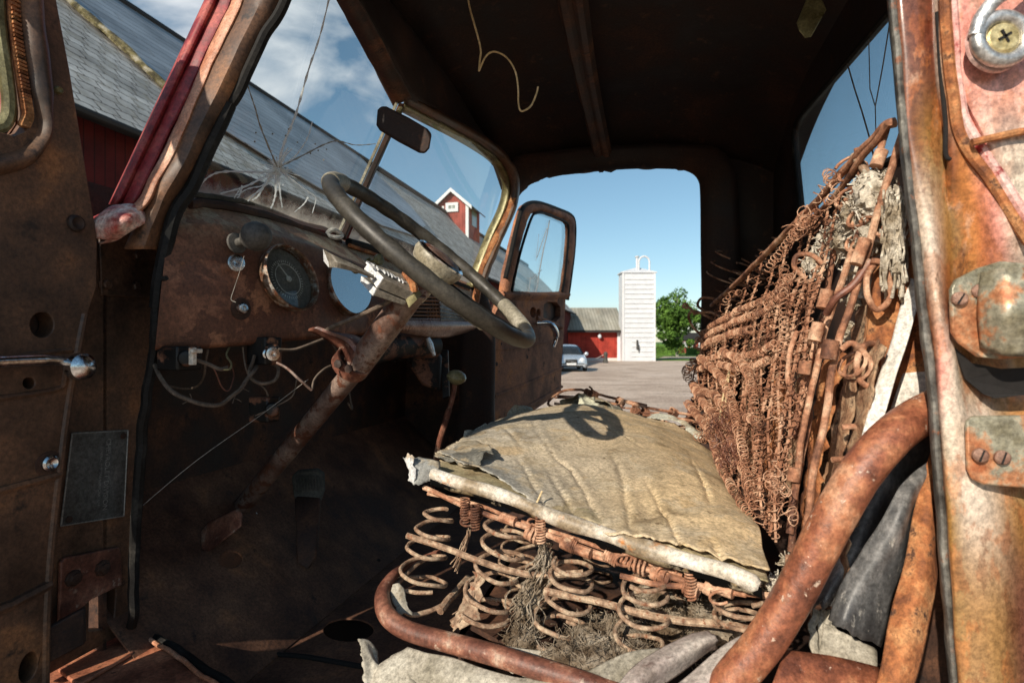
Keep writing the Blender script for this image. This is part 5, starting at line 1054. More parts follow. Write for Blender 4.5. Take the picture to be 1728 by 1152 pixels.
MB().tube(crom([list(qf(x, y, .002)) for x, y in fo[1:]], 6), .010, 8).build('outer_seal', M['rubber'], fdoor)
gpl = fi; b_ = MB(); b_.prism(QF(gpl, -.006), V(-.913, .408, 0)*.003); fg = b_.build('window_glass', M['glass'], fdoor, smooth=0)
for pts, r in (([(928, 372), (924, 395), (918, 420), (912, 452), (908, 478)], .003), ([(924, 385), (914, 412), (907, 434)], .0022), ([(908, 480), (905, 492)], .003), ([(896, 468), (893, 492)], .0022), ([(915, 455), (900, 470)], .0016), ([(870, 478), (866, 492)], .0018), ([(910, 395), (905, 440)], .0010)):
    MB().tube(QF(pts, -.002), r, 5).build('crack', M['crack'], fg)
for l, r in (([(834, 668), (890, 646), (949, 620)], .007), ([(834, 726), (880, 692), (948, 652)], .008), ([(834, 590), (880, 586), (949, 572)], .004), ([(862, 552), (900, 548), (935, 545), (944, 556)], .005), ([(905, 536), (930, 545), (948, 552)], .012)):
    MB().tube(crom([list(qf(x, y, .0)) for x, y in l], 4), r, 8).build('pressed_bead', M['fdoor'], fdoor)
b_ = MB(); b_.tube(crom([list(p) for p in (qf(903, 545, .01), qf(906, 546, .06), qf(911, 558, .075), qf(914, 572, .07), qf(913, 585, .06))], 6), [.011]*8+[.014]*9+[.009]*8, 12); b_.build('door_handle', M['chrome'], fdoor)
for x, y, r in ((842, 571, .006), (846, 580, .006), (838, 614, .009), (884, 585, .010), (890, 602, .008), (934, 574, .006), (938, 566, .004), (862, 575, .012), (892, 590, .006)):
    MB().lathe(qf(x, y, .0012), V(.913, -.408, 0), [(r, 0), (0, .0006)], 12).build('rust_hole', M['black'], fdoor)

# --- outer body so that the cab stands on something: hood, fenders, chassis, wheels
def body(name, rows, m, nu=5, nv=4, **k):
    b_ = MB(); b_.grid(surf(rows, nu, nv)); return b_.build(name, m, truck, thick=.004, **k)
hs_ = []
for a, wd, top_ in ((1.04, .52, .17), (1.5, .50, .16), (2.0, .44, .12), (2.45, .36, .04), (2.60, .28, -.12)):
    hs_.append([cab(a, 1.45-wd*k1, top_-dz) for k1, dz in ((1, .55), (1, .25), (.9, .07), (.5, .01), (0, 0), (-.5, .01), (-.9, .07), (-1, .25), (-1, .55))])
body('hood', hs_, M['redpaint'])
b_ = MB(); b_.grid(surf([[cab(.80, .78, .26), cab(.72, 1.45, .25), cab(.80, 2.2, .26)], [cab(1.0, .80, .20), cab(1.0, 1.45, .22), cab(1.0, 2.14, .20)], [cab(1.06, .80, .02), cab(1.06, 1.45, .17), cab(1.06, 2.14, .02)]], 5, 4)); b_.build('cowl', M['redpaint'], truck, thick=.003)
for s, c0 in ((-1, .62), (1, 2.28)):
    rows = []
    for t in np.linspace(0, 1, 7):
        a = 1.15+1.25*t; zt = -.30+.24*math.sin(math.pi*min(1, t*1.05)); rows.append([cab(a, c0-s*.30, zt+.02), cab(a, c0, zt), cab(a, c0+s*.14, zt-.10), cab(a, c0+s*.16, zt-.24)])
    body('fender', rows, M['redpaint'], label='near front fender' if s < 0 else 'far front fender')
    for a, nm in ((1.75, 'front'), (-1.5, 'rear')):
        b_ = MB(); b_.lathe(cab(a, c0+s*.02, -CAMH+.40), CV*s, [(.20, -.12), (.36, -.12), (.40, -.08), (.40, .08), (.36, .12), (.22, .12)], 30); wl = b_.build('wheel', BM['tyre'], truck)
        b_ = MB(); b_.lathe(cab(a, c0+s*.02, -CAMH+.40), CV*s, [(.22, .10), (.20, .03), (.10, .02), (.07, .09), (0, .10)], 24); b_.build('rim', M['rust_in'], wl)
b_ = MB()
for c in (1.05, 1.85): b_.box(cab(.3, c, -.82), FV*2.6, CV*.05, UP*.10)
for a in (-1.9, -.6, .9, 2.2): b_.box(cab(a, 1.45, -.82), FV*.05, CV*.42, UP*.08)
b_.build('chassis', M['rust_in'], truck, smooth=0)
b_ = MB(); b_.box(cab(.65, 1.45, -.86), FV*.6, CV*.22, UP*.20); b_.build('hole_blocker', M['black'], truck, bevel=.05)  # unseen block, added in black so the floor hole looks dark
for c, lab in ((.60, 'near running board'), (2.32, 'far running board')):
    b_ = MB(); b_.box(cab(.35, c, -.88), FV*.62, CV*.14, UP*.02); b_.build('running_board', M['rust_in'], truck, bevel=.01, label=lab)
for c, lab in ((.70, 'near rocker panel'), (2.26, 'far rocker panel')):
    b_ = MB(); b_.box(cab(.28, c, -.76), FV*.62, CV*.012, UP*.13); b_.build('rocker_panel', M['redpaint'], truck, bevel=.004, label=lab)
b_ = MB(); b_.box(cab(-1.6, 1.45, -.66), FV*1.1, CV*.95, UP*.04); b_.build('load_bed', M['rust_in'], truck, bevel=.01)

# ================================================================== SEAT CUSHION
cush = thing('bench_seat', 'torn bench seat with dirty canvas over coils and backrest stripped to rusty springs', 'seat', cab(.1, 1.4, -.42))
rows = [[(728, 798, .87), (800, 812, .83), (950, 862, .77), (1100, 910, .71), (1200, 942, .675), (1296, 972, .645)],
        [(742, 776, .94), (850, 784, .94), (975, 815, .90), (1092, 848, .84), (1200, 895, .76), (1290, 948, .685)],
        [(782, 750, 1.08), (880, 740, 1.13), (1000, 750, 1.12), (1110, 782, 1.05), (1210, 836, .93), (1276, 896, .80)],
        [(800, 734, 1.28), (880, 708, 1.40), (985, 702, 1.45), (1090, 727, 1.40), (1180, 776, 1.25), (1238, 828, 1.10)],
        [(862, 706, 1.62), (905, 692, 1.72), (990, 680, 1.84), (1070, 696, 1.80), (1150, 722, 1.65), (1202, 768, 1.48)]]
CREASE = [[(896, 743), (934, 777), (971, 796), (999, 827), (1024, 865)], [(918, 787), (959, 827), (984, 852)], [(1030, 768), (1052, 796), (1060, 835), (1077, 871)], [(1087, 793), (1115, 824), (1140, 856), (1180, 912)], [(1168, 756), (1187, 787), (1200, 815)], [(890, 722), (915, 759)], [(870, 780), (905, 815), (940, 850)], [(1000, 722), (1040, 742), (1090, 758)], [(1110, 860), (1150, 900)], [(960, 735), (985, 765)], [(1200, 860), (1240, 905)], [(850, 745), (880, 772)]]
def wrinkle(G, amp=.006, k=0):
    G = np.array(G); D = np.zeros(G.shape[:2])
    for n_, c in enumerate(CREASE):
        L = np.array([[*qh(x, y, -.205)][:2] for x, y in c]); L = crom(L, 12); w_ = .0035+.0015*(n_ % 3)
        d = np.sqrt(((G[:, :, None, :2]-L[None, None])**2).sum(-1)); dm = d.min(-1); t = d.argmin(-1)/(len(L)-1); f = np.clip(np.sin(math.pi*np.clip(t, .03, .97)), 0, 1)**.6
        D += (-np.exp(-(dm/w_)**2)*.0060+np.exp(-((dm-.009)/.008)**2)*.0018)*f
    G[:, :, 2] += D*.75
    for i in range(G.shape[0]):
        for j in range(G.shape[1]):
            p = G[i, j]; a = FV.dot(V(*p)); c = CV.dot(V(*p)); s = (c*1.0+a*1.2)
            d = nz((s*13, a*2.2, 0), 1, k)*1.1+.8*nz((s*34, a*6, 2), 1, k)*.7+.8*nz((a*9, c*9, 1), 1, k)+.22*nz((a*40, c*40, 1), 1, k)
            crease = -max(0, 1-abs(((s*3.1+.5*nz((a, c, 0), 4, k)) % 1)-.5)/.05)*.55*max(0, nz((a*5, c*5, 3), 1, k)+.35)
            G[i, j, 2] += amp*(d+crease)
            G[i, j, 0] += amp*.5*nz(p, 14, k+3)
    return G
def ragged(G, amp, edges, k=0, s=60):
    G = np.array(G)
    def e(idx, n2):
        n = len(G[idx])
        for i in range(n):
            p = G[idx][i]; d = (p-G[n2][i]); d /= np.linalg.norm(d)+1e-9
            t = amp*(nz(p, s, k)+.6*nz(p, s*3.2, k)+.3)
            G[idx][i] = p+d*t
    if 'b' in edges: e(np.s_[0], np.s_[1])
    if 't' in edges: e(np.s_[-1], np.s_[-2])
    if 'l' in edges: e(np.s_[:, 0], np.s_[:, 1])
    if 'r' in edges: e(np.s_[:, -1], np.s_[:, -2])
    return G
tan_, grey_ = (.40, .34, .215, 1), (.36, .345, .275, 1)
G = wrinkle(surf([Q(r) for r in rows], 22, 22), .005); G[:, :, 2] -= .006
cc = np.ones((*G.shape[:2], 4)); cc[..., :3] = (.33, .28, .17)
b_ = MB(); b_.grid(ragged(G, .012, 'tl', 3), col=cc); under = b_.build('canvas_underlayer', M['canvas'], cush, tint=True, thick=.0015)
rows2 = [[(742, 766, .945), (822, 800, .865), (960, 882, .765), (1100, 915, .705), (1200, 940, .676), (1298, 965, .650)],
         [(745, 764, .96), (850, 790, .925), (985, 830, .88), (1092, 850, .84), (1200, 893, .76), (1292, 945, .685)],
         [(790, 742, 1.10), (880, 738, 1.13), (1000, 748, 1.12), (1110, 780, 1.05), (1210, 834, .93), (1277, 894, .80)],
         [(794, 733, 1.27), (880, 705, 1.40), (985, 699, 1.45), (1090, 724, 1.40), (1180, 774, 1.25), (1240, 826, 1.10)],
         [(835, 712, 1.55), (890, 696, 1.66), (985, 684, 1.78), (1065, 700, 1.75), (1150, 725, 1.62), (1204, 768, 1.47)]]
G = wrinkle(surf([Q(r) for r in rows2], 44, 52), .0045, 0); G[:, :, 2] += .004
cc = np.ones((*G.shape[:2], 4)); nv, nu = G.shape[:2]
for i in range(nv):
    for j in range(nu):
        t = min(1, max(0, (j/nu)*1.5+(i/nv)*.55-.25+.35*nz(G[i, j], 5, 2))); cc[i, j, :3] = (np.array((.37, .355, .31))*(1-t)+np.array((.60, .455, .27))*t)*(1+.25*nz(G[i, j], 9, 5)+.18*nz(G[i, j], 30, 8))
b_ = MB(); b_.grid(ragged(G, .009, 'tlb', 8, 45), col=cc); cov = b_.build('canvas_cover', M['canvas'], cush, tint=True, thick=.0018)
# curled scraps
def scrap(pts, lab=None, m='canvas', par=None, amp=.006, k=0, edges='tblr', tc=(.42, .40, .31)):
    G = surf([Q(r) for r in pts], 9, 9); G = ragged(rough(G, amp, 22, k), .006, edges, k, 90)
    b_ = MB(); cc = np.ones((*G.shape[:2], 4)); cc[..., :3] = tc; b_.grid(G, col=cc)
    return b_.build('torn_scrap', M[m], par or cush, tint=True, thick=.0018, **({'label': lab} if lab else {}))
scrap([[(786, 728, 1.27), (840, 714, 1.45), (880, 706, 1.6), (955, 700, 1.75)], [(784, 738, 1.26), (840, 722, 1.45), (890, 704, 1.6), (950, 694, 1.74)], [(786, 749, 1.24), (850, 730, 1.42), (900, 716, 1.55), (945, 700, 1.7)]], 'pale torn strip along the front edge of the canvas', tc=(.55, .53, .45))
scrap([[(948, 700, 1.80), (975, 690, 1.84), (1010, 688, 1.86), (1045, 700, 1.84)], [(946, 682, 1.84), (975, 672, 1.87), (1010, 674, 1.88), (1046, 690, 1.86)], [(962, 672, 1.82), (985, 665, 1.84), (1015, 676, 1.84), (1050, 705, 1.80)]], 'curled dark scrap at the far edge of the canvas', amp=.016, tc=(.20, .19, .15))
scrap([[(980, 672, 1.84), (990, 666, 1.85), (1004, 668, 1.86)], [(976, 682, 1.80), (990, 680, 1.80), (1010, 684, 1.80)], [(990, 692, 1.76), (996, 694, 1.76), (1012, 696, 1.76)]], 'bright fluffy scrap in the middle of the far edge', amp=.02, tc=(.55, .55, .42))
scrap([[(1072, 712, 1.80), (1110, 706, 1.80), (1150, 716, 1.72), (1160, 740, 1.6)], [(1078, 706, 1.84), (1115, 698, 1.84), (1150, 708, 1.76), (1186, 738, 1.6)], [(1095, 705, 1.90), (1125, 702, 1.90), (1160, 716, 1.8), (1190, 732, 1.64)]], 'pale flap lifted at the rear far corner', amp=.008, tc=(.5, .5, .42))
scrap([[(855, 708, 1.62), (880, 700, 1.70), (905, 697, 1.76)], [(858, 694, 1.66), (875, 684, 1.72), (900, 690, 1.78)], [(866, 688, 1.7), (872, 684, 1.74), (888, 688, 1.8)]], 'small upturned flap beside the far door', amp=.01)
scrap([[(738, 768, .95), (742, 760, .98), (775, 745, 1.05), (800, 745, 1.06)], [(760, 778, .93), (768, 768, .94), (800, 754, 1.0), (826, 752, .98)], [(800, 785, .91), (810, 778, .91), (820, 765, .93), (835, 766, .94)]], 'dark grey lifted lip of the canvas', amp=.006, tc=(.15, .145, .125))
scrap([[(684, 772, .88), (692, 771, .88), (700, 778, .885), (712, 772, .90)], [(690, 792, .87), (698, 792, .865), (716, 792, .87), (742, 780, .89)], [(688, 812, .86), (700, 818, .855), (716, 812, .86), (740, 806, .87)]], 'frayed grey corner of the cover sticking out over the floor', amp=.008, tc=(.30, .30, .28))
scrap([[(684, 771, .875), (691, 770, .87), (697, 772, .868)], [(690, 795, .868), (693, 795, .864), (696, 796, .862)], [(689, 812, .865), (694, 815, .86), (698, 816, .858)]], 'white frayed strip at the front corner', amp=.003, tc=(.55, .55, .54))
# white piping roll
P = crom([list(p) for p in Q([(727, 800, .855), (760, 812, .845), (810, 826, .825), (880, 848, .80), (950, 876, .765), (1030, 905, .735), (1100, 928, .705), (1170, 948, .68), (1230, 966, .66), (1282, 990, .638)])], 10)
rr = np.array([.0100+.0016*nz(p, 20, 2) for p in P]); rr[0] *= .6; rr[-1] *= .5; rr[-2] *= .8
b_ = MB(); b_.tube([p+np.array([0, 0, .003*nz(p, 12, 6)]) for p in P], rr, 16); b_.build('edge_piping', M['vinyl_w'], cush)
G = surf([[Vector(p)+V(0, -.004, .001) for p in P[::6]], [Vector(p)+V(0, -.007, -.008+.004*nz(p, 15, 3)) for p in P[::6]], [Vector(p)+V(0, -.004, -.013+.009*nz(p, 25, 9)) for p in P[::6]]], 5, 4)
b_ = MB(); b_.grid(ragged(G, .004, 't', 5, 90)); b_.build('piping_flap', M['canvas'], cush, thick=.0012)
# border wires under the piping
def wire(name, pts, r, m='wire', par=None, n=6, k=8, jit=.0012, **t):
    return seal(name, Q(pts), r, M[m], par or cush, n=n, k=k, jit=jit, **t)
wire('border_wire', [(716, 822, .87), (780, 852, .83), (830, 870, .81), (900, 893, .785), (1000, 930, .745), (1100, 962, .71), (1200, 992, .675), (1250, 998, .66), (1310, 1006, .64)], .0038)
wire('border_wire', [(722, 832, .88), (800, 850, .85), (870, 876, .81), (960, 905, .765), (1060, 940, .73), (1150, 970, .70)], .0028)
wire('border_wire', [(1046, 972, .715), (1110, 985, .70), (1180, 990, .685), (1260, 1002, .655)], .0036)
wire('border_wire', [(868, 880, .80), (930, 905, .775), (985, 932, .75), (1040, 948, .735)], .0032)
wire('base_wire', [(688, 903, .85), (740, 920, .83), (800, 943, .80), (860, 962, .785), (905, 970, .78), (984, 966, .765)], .0046, 'coil')
wire('base_wire', [(918, 996, .765), (1000, 1012, .745), (1080, 1034, .72), (1160, 1048, .70), (1230, 1054, .685), (1272, 1060, .675)], .0050, 'coil')
wire('base_wire', [(742, 1030, .82), (765, 1003, .86), (790, 975, .92)], .0060, 'coil')
for x, y, z in ((858, 876, .80), (1112, 968, .705), (1225, 996, .665), (985, 930, .745)):
    b_ = MB(); d = (q(x+12, y+4.4, z-.006)-q(x-12, y-4.4, z+.006)); c = q(x, y, z); b_.tube([c-d*.5, c+d*.5], .0072, 10); b_.build('wire_ferrule', M['wire'], cush)
# tight bindings round the border wires
def binding(x, y, z, r=.011, L=.016, turns=6, wr=.0014, tilt=0):
    c = q(x, y, z); d = (q(x+10, y+3.7+tilt, z-.004)-q(x-10, y-3.7-tilt, z+.004)).normalized()
    b_ = MB(); b_.helix(c-d*L/2, c+d*L/2, r, turns, wr, 6, 12, jit=.0006); return b_.build('wire_binding', M['wire'], cush)
for i, (x, y, z) in enumerate(((786, 862, .82), (802, 868, .815), (892, 900, .785), (900, 902, .783), (915, 898, .785), (958, 918, .765), (970, 920, .76), (1032, 940, .735), (1040, 942, .733), (1082, 955, .717), (1106, 968, .708), (1118, 972, .705), (1162, 986, .69), (1166, 994, .688), (1195, 992, .68), (1060, 944, .728))):
    binding(x, y, z, .0072+.002*(i % 3 == 0), .008+.010*(i % 2), 3+3*(i % 3), .0014+.0004*(i % 2), tilt=(i % 4)*.8)
for x, y, z in ((785, 860, .815), (802, 872, .81), (1165, 985, .683), (912, 893, .775)):     # upright little coils
    b_ = MB(); c = q(x, y, z); b_.helix(c+V(0, 0, .017), c-V(0, 0, .017), .0065, 9, .0012, 6, 11); b_.build('hanging_coil', M['wire'], cush)
for x, y, z, r in ((789, 880, .81, .010), (900, 880, .79, .008), (1055, 945, .72, .012), (1125, 965, .70, .012), (1215, 1008, .66, .012)):
    b_ = MB(); c = q(x, y, z); b_.tube([c+V(math.cos(a)*r, 0, math.sin(a)*r*.6) for a in np.linspace(0, 5.5, 18)], .0017, 6); b_.build('wire_loop', M['wire'], cush)
# open seat coils: each an hourglass spring standing on the base frame
def coil(x, ytop, ybot, z, r=.037, turns=4, wr=.0029, m='coil', ph=0):
    p0, p1 = q(x, ytop, z), q(x, ybot, z); ax = p1-p0
    b_ = MB(); b_.helix(p0, V(p0.x+.010*math.sin(ph*3), p0.y+.01*math.cos(ph*2), p1.z), r, turns, wr, 7, 16, start=ph, grow=lambda t: 1.0-.10*math.sin(math.pi*t)+.06*math.sin(9*t+ph), jit=.0008); return b_.build('coil_spring', M[m], cush)
def stack(rings, z, wr=.0031, m='coil', ph=0, dz=0):
    C = np.array([list(q(x, y, z+dz*k)) for k, (x, y, hw) in enumerate(rings)]); Rr = np.array([hw*z/960 for x, y, hw in rings]); n = len(rings)
    pts = []; seg = 22; tot = (n-1)*seg+int(seg*.85)
    for k in range(tot):
        t = min(n-1, max(0, k/seg)); c = [np.interp(t, range(n), C[:, a]) for a in range(3)]; r = np.interp(t, range(n), Rr); A = 2*math.pi*k/seg+ph
        if k > (n-1)*seg: c = list(C[-1]); r = Rr[-1]
        p = np.array(c)+np.array([math.cos(A)*r, math.sin(A)*r, .12*r*math.cos(A+1.9+ph)]); pts.append(p+np.array([nz(p, 30, 1), nz(p, 30, 4), nz(p, 30, 7)])*.003)
    return MB().tube(pts, wr, 8).build('coil_spring', M[m], cush)
for i, (rg, z, wr) in enumerate((
    ([(738, 858, 18), (738, 877, 26), (726, 908, 32), (717, 940, 36), (711, 985, 42)], .86, .0030),
    ([(851, 882, 30), (851, 906, 35), (845, 943, 36), (829, 983, 41), (820, 1032, 44)], .80, .0031),
    ([(965, 948, 32), (964, 966, 36), (962, 997, 39), (948, 1036, 44), (941, 1072, 48)], .765, .0031),
    ([(1089, 976, 34), (1089, 993, 38), (1086, 1030, 40), (1083, 1070, 46), (1062, 1108, 33)], .71, .0029),
    ([(1250, 1004, 40), (1250, 1023, 44), (1248, 1046, 40)], .68, .0029),
    ([(900, 915, 30), (900, 950, 34), (892, 990, 36), (888, 1020, 36)], .95, .0028),
    ([(1170, 995, 30), (1168, 1020, 34), (1164, 1045, 36)], .82, .0028), ([(880, 890, 26), (876, 920, 28), (872, 950, 30)], 1.15, .0028), ([(1010, 935, 26), (1006, 960, 28), (1002, 985, 30)], 1.08, .0028))):
    stack(rg, z, wr, ph=i*1.1+.4)
# bottom rail
P = crom([list(p) for p in Q([(742, 930, .93), (700, 948, .90), (668, 966, .86), (650, 990, .83), (645, 1012, .80), (655, 1040, .775), (690, 1064, .755), (760, 1084, .725), (840, 1106, .69), (910, 1128, .665), (985, 1152, .64), (1060, 1178, .62)])], 8)
rr = np.interp(np.arange(len(P)), [0, 14, 26, 40, len(P)-1], [.004, .006, .010, .0125, .0125])
b_ = MB(); b_.tube(P, rr, 18); b_.build('bottom_rail', M['dpipe'], cush)
wire('base_wire', [(735, 932, .93), (700, 955, .89), (672, 985, .855), (668, 1010, .83), (690, 1035, .81), (720, 1032, .82), (745, 1022, .83)], .0036, 'coil')
# felt and stuffing between the coils
def clump(c, r, n, m, name='stuffing', sz=.0007, par=None, flat=.5, core=True, **t):
    b_ = MB()
    if core:
        N1, N2 = 22, 14; G = np.zeros((N2, N1, 3))
        for i in range(N2):
            for j in range(N1):
                ph, th = math.pi*i/(N2-1), 2*math.pi*j/N1; d = V(math.sin(ph)*math.cos(th), math.sin(ph)*math.sin(th), math.cos(ph)*flat)
                k = 1+.45*nz(d*1.0+c*3, 2.2, 1)+.22*nz(d+c*3, 7, 4); G[i, j] = c+d*(r*k*.85)
        b_.grid(G, cu=True)
    for i in range(n):
        d = Vector(rng.normal(size=3)).normalized(); d.z *= flat; p = c+d*r*rng.uniform(.5, 1.0); e = Vector(rng.normal(size=3)).normalized()*r*rng.uniform(.25, .6)
        f = Vector(rng.normal(size=3))*r*.15; b_.tube([p, p+e*.5+f, p+e], sz, 3, caps=False)
    return b_.build(name, M[m], par or cush, **t)
for x, y, z, r in ((1000, 1098, .735, .045), (1040, 1075, .77, .045), (1065, 1120, .69, .038), (1010, 1128, .68, .036), (955, 1112, .70, .030), (1140, 1070, .77, .045), (880, 1080, .75, .025), (1200, 1050, .75, .04), (1120, 1010, .86, .05)):
    clump(q(x, y, z), r, 420, 'fluff', sz=.0005, flat=.6)
for pts, w0 in (([(918, 925, .775), (914, 960, .775), (895, 1000, .775), (882, 1040, .77), (880, 1075, .76)], .021), ([(808, 968, .80), (800, 1000, .80), (785, 1025, .80), (770, 1045, .79)], .009), ([(792, 895, .84), (785, 925, .84), (772, 955, .84)], .007)):
    P = crom([list(p) for p in Q(pts)], 8); b_ = MB()
    for i in range(int(900*w0)+4):
        o = rng.normal(size=3)*w0*.55; Pn = [p+o*(.4+.9*abs(k/len(P)-.1)*1.6)+np.array([nz(p, 70, i), nz(p, 70, i+9), 0])*w0*.5 for k, p in enumerate(P)]; b_.tube(Pn, .0005+.0006*rng.random(), 4)
    b_.build('jute_strand', M['fluff'] if w0 > .02 else M['coil'], cush)
b_cl = [[(911, 925, .79), (918, 922, .79), (926, 928, .79)], [(906, 960, .79), (914, 962, .785), (924, 966, .79)], [(884, 1000, .79), (900, 1002, .785), (914, 1000, .79)], [(868, 1030, .785), (886, 1040, .78), (900, 1036, .785)], [(880, 1062, .775), (893, 1068, .77), (906, 1064, .775)]]
G = ragged(rough(surf([Q(r) for r in b_cl], 8, 7), .009, 55, 3), .016, 'tlr', 3, 140); b_ = MB(); b_.grid(G); b_.build('burlap_strip', M['fluff'], cush, thick=.002)
b_cl = [[(800, 965, .80), (812, 968, .80)], [(792, 1000, .795), (808, 1004, .79)], [(776, 1030, .785), (800, 1036, .78)], [(764, 1052, .78), (785, 1056, .775)]]
G = ragged(rough(surf([Q(r) for r in b_cl], 8, 7), .007, 50, 8), .009, 'tlr', 5, 120); b_ = MB(); b_.grid(G); b_.build('burlap_strip', M['coil'], cush, thick=.002)
# base cloth showing below and at the left
def cloth(name, pts, m, amp=.005, k=0, edges='tlr', nu=10, nv=10, thick=.0018, **t):
    G = surf([Q(r) for r in pts], nu, nv); G = ragged(rough(G, amp, 18, k), .004, edges, k, 110)
    b_ = MB(); b_.grid(G); return b_.build(name, M[m], cush, thick=thick, **t)
cloth('base_cloth', [[(690, 1088, .745), (740, 1102, .72), (820, 1126, .69), (900, 1140, .665), (960, 1140, .65), (1040, 1110, .655), (1110, 1094, .66)], [(640, 1122, .73), (740, 1135, .70), (830, 1150, .67), (900, 1156, .65), (960, 1158, .635), (1040, 1140, .635), (1120, 1120, .64)], [(625, 1180, .70), (740, 1190, .68), (830, 1190, .65), (900, 1190, .63), (960, 1190, .615), (1040, 1190, .61), (1120, 1190, .61)]], 'cloth_w', label='off white woven cloth hanging below the bottom rail')
cloth('base_cloth', [[(604, 1078, .74), (612, 1078, .745), (622, 1082, .75), (634, 1098, .755)], [(606, 1100, .735), (618, 1098, .74), (630, 1112, .745), (640, 1122, .74)], [(612, 1130, .725), (626, 1128, .73), (650, 1135, .72), (690, 1140, .71)], [(612, 1190, .70), (640, 1190, .70), (670, 1190, .69), (720, 1190, .68)]], 'cloth_w', label='torn upturned corner of pale cloth at the lower left')
cloth('base_cloth', [[(668, 1035, .79), (720, 1060, .775), (800, 1078, .745), (880, 1092, .72), (980, 1110, .70)], [(660, 1060, .77), (720, 1082, .75), (800, 1104, .72), (880, 1130, .70), (980, 1150, .68)]], 'cloth_w', label='narrow strip of felt behind the bottom rail', amp=.008)
cloth('base_cloth', [[(662, 985, .82), (672, 982, .82), (680, 990, .82)], [(660, 1010, .815), (672, 1012, .81), (684, 1018, .81)], [(668, 1030, .80), (680, 1032, .80), (692, 1034, .80)]], 'cloth_w', label='small pale tab inside the bottom rail')
# board-like felt in the shadow behind the coils
b_ = MB(); b_.prism([cab(.28, .86, -.45), cab(.28, 2.1, -.45), cab(-.35, 2.1, -.45), cab(-.35, .72, -.45), cab(.05, .72, -.45)], (0, 0, .008)); b_.build('spring_base', M['rust_in'], cush, smooth=0)
# folded vinyl straps
cloth('vinyl_strap', [[(1030, 1180, .60), (1060, 1138, .62), (1110, 1100, .65), (1160, 1072, .67), (1196, 1066, .68)], [(1046, 1190, .59), (1080, 1150, .605), (1130, 1112, .63), (1180, 1084, .65), (1206, 1078, .66)], [(1075, 1200, .60), (1100, 1168, .62), (1150, 1128, .645), (1190, 1100, .665), (1208, 1094, .675)]], 'vinyl_g', amp=.003, edges='r', label='folded mauve grey strap ending among the coils', thick=.004)
cloth('vinyl_strap', [[(1100, 1190, .60), (1160, 1140, .62), (1215, 1095, .64), (1262, 1072, .65), (1290, 1066, .65)], [(1130, 1200, .58), (1185, 1155, .60), (1240, 1110, .62), (1282, 1082, .63), (1300, 1078, .64)], [(1190, 1210, .59), (1225, 1170, .61), (1265, 1130, .63), (1300, 1095, .64), (1310, 1085, .65)]], 'vinyl_g', amp=.003, edges='', label='pinkish strap running under the big rusty tube', thick=.004)
# far end: bare wire frame
wf_ = [[(940, 690, 2.02), (925, 680, 2.05), (948, 660, 2.08), (980, 657, 2.08)], [(980, 657, 2.08), (1010, 665, 2.06), (1050, 675, 2.02), (1092, 684, 2.0)], [(1040, 674, 2.03), (1100, 689, 1.98), (1170, 700, 1.94), (1210, 706, 1.9)], [(940, 668, 2.0), (990, 672, 1.98), (1040, 682, 1.95)], [(935, 680, 1.95), (990, 690, 1.93)], [(1085, 700, 1.9), (1130, 704, 1.9), (1180, 712, 1.88)]]
for w__ in wf_: wire('border_wire', w__, .0048)
for x, y, z, r in ((1055, 690, 1.96, .05), (1105, 698, 1.95, .05), (960, 672, 2.02, .05), (1025, 684, 1.98, .05), (1140, 704, 1.94, .045)):
    b_ = MB(); c = q(x, y, z); b_.helix(c+V(0, 0, .01), c-V(0, 0, .05), r, 2.6, .003, 6, 16, start=x); b_.build('coil_spring', M['wire'], cush)
for x, y, z in ((1001, 664, 2.05), (1046, 676, 2.03), (1088, 694, 1.98), (1136, 694, 1.96), (992, 662, 2.06), (1072, 690, 1.97)):
    b_ = MB(); c = q(x, y, z); b_.helix(c-V(.008, 0, 0), c+V(.012, .01, -.01), .014, 5, .0032, 6, 10); b_.build('wire_binding', M['wire'], cush)
b_ = MB(); b_.tube(Q([(1003, 664, 2.04), (998, 655, 2.04), (994, 652, 2.04)]), .004, 6); b_.build('wire_end', M['wire'], cush)
wire('edge_stick', [(1150, 735, 1.9), (1162, 706, 1.98), (1172, 672, 2.04)], .012, 'dpipe')

# ================================================================== BACKREST
back = cush
A0, A1, A2, A3 = q(1340, 968, .66), q(1172, 712, 1.95), q(1506, 215, .665), q(1197, 516, 1.97)
def bp(u, v, o=0.0):
    p = A0*(1-u)*(1-v)+A1*u*(1-v)+A2*(1-u)*v+A3*u*v
    bul = math.sin(math.pi*v)*.02
    n = V(-.93, -.05, .30) if 0 else (FV*.95+UP*.28).normalized()
    return p+n*(o+bul)
def nearu(u): return (u**1.5) if 0 else u
# backing of padding strips with gaps
M['padding'] = mat('rust_stained_padding', [(.3, (.16, .07, .035)), (.5, (.32, .18, .10)), (.68, (.46, .32, .20))], 30, rough=.95, bump=.9, bscale=120, bdist=.004, spots=(.06, .03, .018), spot_scale=30)
for i, (f0, f1, v0, v1, m_) in enumerate(((-.05, .03, .03, .52, 'padding'), (.07, .15, .05, .74, 'padding'), (.20, .30, .02, .5, 'orange_rust'), (.36, .44, .08, .60, 'padding'), (.50, .60, .02, .42, 'orange_rust'), (.66, .78, .05, .62, 'padding'), (.84, .97, .02, .55, 'orange_rust'))):
    u0, u1 = .66*f0/(1.95-1.29*f0), .66*f1/(1.95-1.29*f1)
    G = surf([[bp(u0+(u1-u0)*s+.1*(u1-u0)*math.sin(6*v+i), v, -.05) for s in (0, .33, .66, 1)] for v in np.linspace(v0, v1, 7)], 3, 6)
    b_ = MB(); b_.grid(ragged(rough(G, .006, 60, i), .010, 'tlr', i)); b_.build('padding_strip', M[m_], back, thick=.002)
